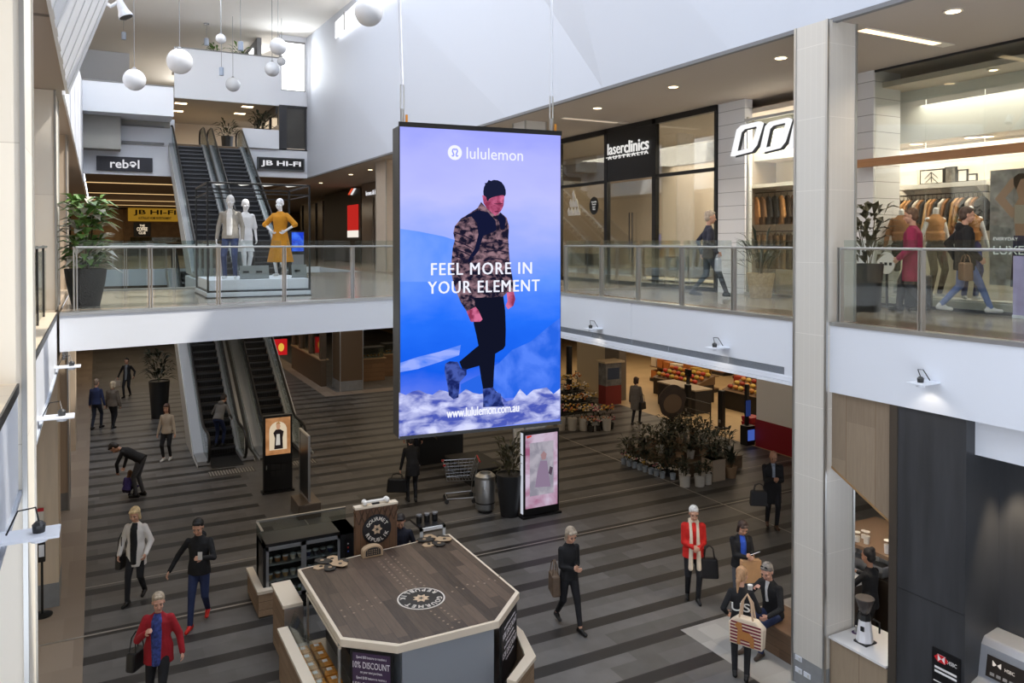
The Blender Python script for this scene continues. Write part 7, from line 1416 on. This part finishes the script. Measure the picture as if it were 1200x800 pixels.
# food in the open display
for i in range(10):
    y = 11.35 - (i // 2) * .24; x = 2.60 + (i % 2) * .2; t = thing('food_pack', 'orange and white food pack in the open left display of the kiosk', 'food pack', (x, y, .46), group='orange food packs in the kiosk'); MB().cbox((x, y, .50), (.17, .21, .07)).build('tray', M('pack_orange', (206, 140, 56), .5, var=.3, scale=14), t, bevel=.008); MB().cbox((x, y + .04, .537), (.07, .07, .004)).build('sticker', M('sticker_white', (232, 230, 232), .4), t)
for i in range(8):
    y = 10.10 - (i // 2) * .21; x = 2.60 + (i % 2) * .2; t = thing('food_pack', 'white and yellow food pack at the front of the open left display', 'food pack', (x, y, .46), group='white food packs in the kiosk'); MB().cbox((x, y, .495), (.17, .18, .06)).build('tray', M('pack_yellow', (226, 200, 150), .5, var=.25, scale=14), t, bevel=.008); MB().cbox((x, y + .03, .528), (.08, .07, .004)).build('sticker', M('sticker_white'), t)
for i in range(11):
    y = 11.5 - i * .17; t = thing('food_cup', 'small dark cup with a pale lid in the row on the display step', 'cup', (3.1, y, .78), group='lidded cups in the kiosk'); MB().lathe([(.045, 0), (.06, .09)], (3.1, y, .78), 14).build('cup', M('cup_dark', (40, 38, 38), .4), t); MB().lathe([(.062, 0), (.062, .015), (.02, .02)], (3.1, y, .87), 14).build('lid', M('sticker_white'), t)
# refrigerated display behind
fr_ = thing('display_fridge', 'long black refrigerated food display with glass top behind the kiosk, left', 'fridge', (3.25, 13.9, 0)); fx0, fx1, fy0, fy1 = 2.50, 4.12, 13.88, 14.50; dk_ = M('fridge_black', (28, 28, 30), .35); alu = M('aluminium', (176, 178, 182), .35, .7)
MB().box(fx0, fx1, fy0 + .42, fy1, .12, 1.14).box(fx0, fx1, fy0, fy1, 1.14, 1.2).box(fx0, fx1, fy0, fy1, .12, .22).box(fx0, fx0 + .05, fy0, fy1, .12, 1.2).box(fx1 - .28, fx1, fy0, fy1, .12, 1.2).build('cabinet', dk_, fr_)
b = MB()
for a, c in ((fx0 + .05, (fx0 + fx1 - .23) / 2), ((fx0 + fx1 - .23) / 2, fx1 - .28)): b.box(a, c, fy0 - .02, fy0, 1.08, 1.14).box(a, c, fy0 - .02, fy0, .22, .28).box(a, a + .045, fy0 - .02, fy0, .22, 1.14).box(c - .045, c, fy0 - .02, fy0, .22, 1.14)
b.build('door_frame', alu, fr_); MB().box(fx0 + .06, fx1 - .29, fy0 - .012, fy0 - .008, .24, 1.12).build('door_glass', rail_glass, fr_)
MB().box(fx0 + .05, fx1 - .28, fy0 + .02, fy0 + .42, .52, .54).box(fx0 + .05, fx1 - .28, fy0 + .02, fy0 + .42, .80, .82).build('shelf', alu, fr_)
MB().box(fx1 - .2, fx1 - .06, fy0 - .006, fy0, .72, 1.05).build('control_panel', M('control_black', (18, 18, 22), .3), fr_)
for i, c in enumerate(((60, 90, 200), (190, 50, 40), (190, 190, 190))): MB().ell((fx1 - .13, fy0 - .008, .82 + i * .07), (.014, .004, .014), 10, 6).build('knob', M('knob_%d' % i, c, .4), fr_)
MB().box(fx0, fx1, fy1 - .02, fy1, 1.2, 1.40).box(fx0, fx0 + .015, fy0 + .1, fy1, 1.2, 1.40).build('glass_guard', rail_glass, fr_); MB().box(fx0, fx1, fy1 - .035, fy1 + .01, 1.40, 1.43).box(fx0 - .01, fx0 + .03, fy0 + .1, fy1, 1.40, 1.415).build('guard_rail', steel, fr_)
MB().box(fx0 - .10, fx0 - .005, fy0 - .08, 14.85, .03, .42).box(fx0 - .1, fx0 + .14, fy0 - .14, fy0 - .04, .03, .42).build('timber_skirt', wsd, fr_); MB().box(fx0 - .12, fx0 + .0, fy0 - .03, 14.87, .42, .47).box(fx0 - .12, fx0 + .16, fy0 - .16, fy0 - .03, .42, .47).build('skirt_cap', crm, fr_); MB().box(fx0, fx1, fy0 - .02, fy1, 0, .12).build('plinth', black, fr_)
rnd = random.Random(3); fc = [(196, 150, 92), (60, 50, 60), (120, 160, 70), (206, 190, 170), (170, 110, 60), (40, 44, 90)]
for sh_i, z in enumerate((.22, .54, .82)):
    for i in range(9):
        x = fx0 + .14 + i * .133; y = fy0 + .14; c = fc[rnd.randrange(6)]; t = thing('food_bowl', 'lidded food bowl on a shelf of the black refrigerated display', 'food bowl', (x, y, z + .001), group='food bowls in the display fridge')
        MB().lathe([(.035, 0), (.056, .08)], (x, y, z + .001), 14).build('bowl', M('bowl_%d_%d_%d' % c, c, .5, var=.3, scale=20), t); MB().lathe([(.058, 0), (.05, .022), (.012, .028)], (x, y, z + .082), 14).build('lid', M('clear_lid', (200, 202, 204), .2), t)
hd = thing('hot_display', 'small hot food case with a white frame right of the carved sign', 'display case', (4.95, 12.95, 0)); MB().box(4.62, 5.38, 12.72, 13.25, 0, .95).build('cabinet', dk_, hd) if False else MB().box(4.95, 5.42, 12.75, 13.25, 0, .95).build('cabinet', dk_, hd)
MB().box(4.95, 5.0, 12.75, 12.79, .95, 1.42).box(5.37, 5.42, 12.75, 12.79, .95, 1.42).box(4.95, 5.42, 12.75, 12.79, 1.37, 1.42).build('frame', M('frame_white', (220, 222, 224), .4), hd); MB().box(4.95, 5.42, 12.79, 13.25, 1.40, 1.44).build('roof', dk_, hd)
for i in range(3): MB().box(4.99, 5.38, 12.8 + .14 * i, 12.92 + .14 * i, 1.0, 1.05).build('tray', M('tray_food', (196, 120, 50), .5, var=.4, scale=16), hd)
MB().lathe([(.14, 0), (.16, .02), (.16, .85), (.15, .87)], (5.62, 12.9, .0), 24).build('tub', glass('tub_glass', (220, 224, 224), .12), thing('glass_jar', 'clear round tub with a black lid behind the right corner of the kiosk', 'jar', (5.62, 12.9, .0)), smooth=True)
MB().lathe([(.165, 0), (.165, .03), (.02, .04)], (5.62, 12.9, .87), 24).build('lid', black, bpy.data.objects['glass_jar'])
for i, (px, py) in enumerate(((481, 597), (489, 595), (486, 607))):
    q = ony(px, py, 13.3); t = thing('canister', ('left black canister behind the hot food case', 'right black canister behind the hot food case', 'low black canister before the other two by the hot food case')[i], 'canister', (q.x, 13.05 - .0 * i, 1.44)); cx_ = 5.02 + .15 * i; t.location = (cx_, 13.0, 1.44); ORG[t.name] = Vector((cx_, 13.0, 1.44)); MB().lathe([(.05, 0), (.05, .12)], (cx_, 13.0, 1.441), 16).build('body', black, t); MB().lathe([(.054, 0), (.054, .03), (.02, .04)], (cx_, 13.0, 1.561), 16).build('lid', M('lid_grey', (110, 110, 112), .4), t)
# ================================================================== CAFE AND CASH MACHINE AT THE RIGHT
oakv = planks('oak_panels', (128, 112, 94), (164, 146, 124), .46, 4.0, 'Z', .5, (120, 98, 76), .08, run='Y')
ym = lambda px, X=9.1: onx(px, 600, X).y
pa = [onx(974, 440, 9.1), onx(974, 545, 9.1), onx(1044, 611, 9.1), onx(1044, 440, 9.1)]
struct('wall_right', MB().ext([(9.1, pa[0].y, Z2B), (9.1, pa[1].y, pa[1].z), (9.1, pa[2].y, pa[2].z), (9.1, pa[3].y, Z2B)], (.12, 0, 0)), oakv)
struct('trim_10', MB().ext([(9.09, pa[1].y, pa[1].z), (9.09, pa[2].y, pa[2].z), (9.09, pa[2].y, pa[2].z - .03), (9.09, pa[1].y, pa[1].z - .03)], (.14, 0, 0)), M('gold_edge', (150, 118, 80), .5))
struct('column', MB().box(9.06, 9.7, ym(1053), ym(1044), 0, Z2B), M('bronze_post', (96, 88, 80), .35, .6))
dkw = M('charcoal_panel', (56, 57, 60), .45, var=.22, scale=1.6, stretch=(1, 4, .5))
struct('wall_right', MB().box(9.08, 9.75, ym(1133), ym(1053), 0, Z2B), dkw)
struct('trim_10', MB().box(9.074, 9.08, ym(1133), ym(1053), 1.98, 1.985), M('panel_seam', (30, 30, 32), .5))
struct('wall_right', MB().box(9.25, 9.4, 2, ym(1133), 3.88, Z2B), white2)
struct('wall_right', MB().box(9.75, 9.9, 2, ym(1133), 0, 3.9), dkw); struct('ceiling', MB().box(9.4, 9.75, 2, ym(1133), 3.84, 3.88), M('charcoal_soffit', (50, 50, 52), .5))
spot('recess_beam', (9.50, 5.40, 3.8), 160, (1, .8, .55), 50, (.10, .02, -1))
ct = thing('cafe_counter', 'oak-fronted cafe counter with a white top beside the tall tiled column', 'counter', (9.4, 7.1, 0))
yc0, yc1 = ym(1043), 7.58; MB().box(9.06, 9.80, yc0, yc1, 0, .86).build('body', oakv, ct); MB().box(9.03, 9.85, yc0, yc1, .87, .90).build('worktop', M('stone_white', (226, 224, 222), .3), ct); MB().box(9.05, 9.82, yc0, yc1, .86, .87).build('shadow_gap', black, ct)
gq = Vector((9.32, 7.22, .90)); gr = thing('coffee_grinder', 'white coffee grinder with a dark bean hopper on the white cafe counter', 'coffee grinder', tuple(gq))
MB().prism([(gq.x - .10, gq.y - .10), (gq.x + .12, gq.y - .10), (gq.x + .12, gq.y + .10), (gq.x - .10, gq.y + .10)], .90, .925).build('base', dsteel, gr); MB().loft([((gq.x, gq.y, .925), .115, .115, (.75, .66, 0), (-.66, .75, 0)), ((gq.x, gq.y, 1.0), .105, .105, (.75, .66, 0), (-.66, .75, 0)), ((gq.x, gq.y, 1.22), .078, .078, (.75, .66, 0), (-.66, .75, 0))], 8).build('body', M('grinder_white', (232, 232, 236), .3), gr, bevel=.008)
MB().lathe([(.082, 0), (.085, .01), (.078, .075), (.05, .085)], (gq.x, gq.y, 1.22), 8).build('collar', dsteel, gr); MB().lathe([(.05, 0), (.075, .04), (.12, .19), (.12, .205)], (gq.x, gq.y, 1.305), 20).build('hopper', M('smoky_plastic', (70, 64, 62), .2), gr, smooth=True); MB().lathe([(.124, 0), (.124, .012), (.03, .016)], (gq.x, gq.y, 1.51), 20).build('hopper_lid', M('smoky_lid', (90, 84, 80), .25), gr); MB().cbox((gq.x - .088, gq.y - .03, 1.12), (.02, .05, .06)).build('display', M('logo_black'), gr); MB().tube([(gq.x + .07, gq.y - .08, 1.24), (gq.x + .12, gq.y - .14, 1.2), (gq.x + .12, gq.y - .14, 1.06)], .014, 6).build('spout', dsteel, gr)
tmp = thing('tamper', 'coffee tamper on a purple mat left of the grinder', 'tamper', (9.45, 7.46, .90)); MB().lathe([(.06, 0), (.06, .006)], (9.45, 7.46, .90), 16).build('mat', M('purple_mat', (84, 60, 100), .7), tmp); MB().lathe([(.029, 0), (.029, .025), (.01, .035), (.012, .07), (.018, .09), (.004, .1)], (9.45, 7.46, .907), 14).build('handle', steel, tmp)
# inside: back counter, hood shelf, machine, cups
bk = thing('back_counter', 'white-topped back counter in front of the barista', 'counter', (10.75, 8.9, 0)); MB().box(10.35, 11.3, 8.55, 9.35, 0, .86).build('body', M('dark_wood'), bk); MB().box(10.33, 11.32, 8.53, 9.37, .86, .9).build('worktop', M('stone_white'), bk)
em = thing('espresso_machine', 'steel espresso machine beyond the barista', 'coffee machine', (11.55, 8.95, .0)); MB().box(11.36, 12.3, 8.2, 9.3, 0, .86).build('cabinet', M('dark_wood'), em); MB().box(11.4, 12.1, 8.5, 9.2, .86, 1.05).box(11.55, 12.1, 8.5, 9.2, 1.05, 1.3).build('body', M('satin_steel'), em, bevel=.02)
for i in range(3): MB().tube([(11.45, 8.65 + i * .2, 1.12), (11.45, 8.65 + i * .2, 1.2)], .04, 12).build('group_head', steel, em)
hs_ = thing('hood_shelf', 'dark shelf with cups above the espresso machine', 'shelf', (11.7, 8.6, 1.4)); MB().box(10.98, 12.4, 7.2, 9.4, 1.40, 1.46).build('board', M('shelf_brown', (128, 106, 86), .5), hs_)
for x in (11.34, 12.34):
    for y in (7.22, 9.34): MB().cbox((x, y, .70), (.04, .04, 1.40)).build('post', dsteel, hs_)
for i, (x, y, r, h) in enumerate(((11.10, 8.75, .045, .15), (11.16, 8.62, .05, .19), (11.10, 8.20, .045, .2), (11.32, 8.8, .04, .12))): t = thing('paper_cup', ('stack of pale cups, left on the cafe hood shelf', 'tall white carton-like cup stack on the cafe hood shelf', 'white cup stack at the right end of the hood shelf', 'short pale cup between others on the hood shelf')[i], 'cup', (x, y, 1.46)); MB().lathe([(r * .8, 0), (r, h), (r * .9, h)], (x, y, 1.40), 14).build('cup', M('cup_white'), t); MB().lathe([(r * 1.05, 0), (r * 1.05, .012)], (x, y, 1.46 + h), 14).build('rim', M('cup_lid'), t)
for i in range(6): t = thing('jar', 'small amber and white jar beside the espresso machine', 'jar', (11.1 - .12 * i, 9.2, .90), group='jars on the back counter'); MB().lathe([(.04, 0), (.045, .1), (.03, .13)], (11.1 - .12 * i, 9.2, .901), 12).build('body', M('jar_%d' % (i % 2), ((206, 140, 60), (210, 206, 200))[i % 2], .3), t); MB().lathe([(.032, 0), (.032, .02)], (11.1 - .12 * i, 9.2, 1.031), 10).build('lid', black, t)
# cash machine
atm = thing('cash_machine', 'grey cash machine with a lit top panel in the dark recess at lower right', 'cash machine', (9.4, 5.25, 0)); ag = M('atm_grey', (150, 154, 162), .4, .3); Y0_, Y1_ = 4.45, onx(1146, 740, 9.35).y
MB().ext([(9.74, Y0_, 0), (9.20, Y0_, 0), (9.20, Y0_, 1.15), (9.34, Y0_, 1.20), (9.40, Y0_, 1.58), (9.46, Y0_, 1.66), (9.74, Y0_, 1.70)], (0, Y1_ - Y0_, 0)).build('housing', ag, atm, bevel=.015)
nA = Vector((-.988, 0, .156))
def onface(y, u, d=.004): p = Vector((9.34, y, 1.2)) + Vector((.06, 0, .38)).normalized() * u; return p + nA * d
MB().ext([onface(Y1_ - .10, .05), onface(Y1_ - .55, .05), onface(Y1_ - .55, .30), onface(Y1_ - .10, .30)], nA * .006).build('screen_panel', M('atm_dark', (40, 34, 32), .3), atm)
hexw = E('atm_white', (230, 220, 210), .8)
for s in (-1, 1): c = onface(Y1_ - .22, .22, .012); MB().ext([c + Vector((0, s * .004, 0)), c + Vector((0, s * .05, .04)), c + Vector((0, s * .05, -.04))], nA * .002).build('emblem', hexw, atm)
text('lettering', 'HSBC', hexw, atm, onface(Y1_ - .37, .19, .012), (0, -1, 0), (0, 0, 1), width=.11, height=.04, depth=.001)
MB().ext([onface(Y1_ - .62, .22), onface(Y1_ - .72, .22), onface(Y1_ - .72, .30), onface(Y1_ - .62, .30)], nA * .006).build('card_light', M('atm_orange', (214, 150, 110), .4), atm)
for i in range(5): MB().ext([onface(Y1_ - .15 - i * .075, .08, .011), onface(Y1_ - .20 - i * .075, .08, .011), onface(Y1_ - .20 - i * .075, .115, .011), onface(Y1_ - .15 - i * .075, .115, .011)], nA * .002).build('card_mark', M('atm_mark', (150, 146, 142), .5), atm)
MB().box(9.14, 9.20, Y0_, Y1_, .98, 1.04).build('shelf', ag, atm); MB().box(9.19, 9.2, Y0_ + .2, Y1_ - .1, 1.06, 1.14).build('slot', black, atm)
q0 = onx(1093, 757, 9.07); q1 = onx(1126, 770, 9.07); hp = thing('bank_plate', 'black bank name plate with a red and white emblem on the charcoal wall', 'sign', (9.07, (q0.y + q1.y) / 2, .2)); ht = q0.z
MB().box(9.06, 9.078, q1.y, q0.y, .15, ht).build('plate', M('plate_black', (20, 20, 22), .3), hp); yw = q0.y - q1.y; hr_ = M('hsbc_red', (206, 30, 40), .4); hw = M('plate_white', (236, 234, 232), .5); cy, cz = q0.y - yw * .34, ht - .10
MB().box(9.056, 9.06, cy - .05, cy + .05, cz - .045, cz + .045).build('emblem_ground', hw, hp)
for s in (-1, 1): MB().ext([(9.0555, cy + s * .045, cz + .045), (9.0555, cy + s * .09, cz), (9.0555, cy + s * .045, cz - .045)], (-.002, 0, 0)).build('emblem', hr_, hp)
for s in (-1, 1): MB().ext([(9.0555, cy, cz), (9.0555, cy + .045, cz + s * .045), (9.0555, cy - .045, cz + s * .045)], (-.002, 0, 0)).build('emblem', hr_, hp)
text('lettering', 'HSBC', hw, hp, (9.058, q0.y - yw * .72, ht - .125), (0, -1, 0), (0, 0, 1), width=yw * .32, height=.045, depth=.002)
for i in range(2): MB().box(9.056, 9.06, q1.y + yw * .12, q0.y - yw * .1, ht - .235 - i * .05, ht - .21 - i * .05).build('text_line', hw, hp)
for i in range(2): MB().box(9.056, 9.06, q1.y + yw * .06, q0.y - yw * .06, ht - .40 - i * .20, ht - .39 - i * .20).build('text_line', hw, hp)
for i, (px, py) in enumerate(((936, 771), (936, 785), (946, 791))):
    q = onx(px, py, 8.965); t = thing('power_outlet', ('upper white wall socket at the foot of the tall tiled column', 'lower left white wall socket on the grey plinth of the column', 'lower right white wall socket on the grey plinth of the column')[i], 'socket', (8.966, q.y, q.z)); MB().box(8.955, 8.967, q.y - .06, q.y + .06, q.z - .037, q.z + .037).build('plate', white2, t, bevel=.004); MB().box(8.951, 8.955, q.y - .04, q.y - .01, q.z - .02, q.z + .02).build('switch', M('socket_grey', (200, 200, 200), .4), t)
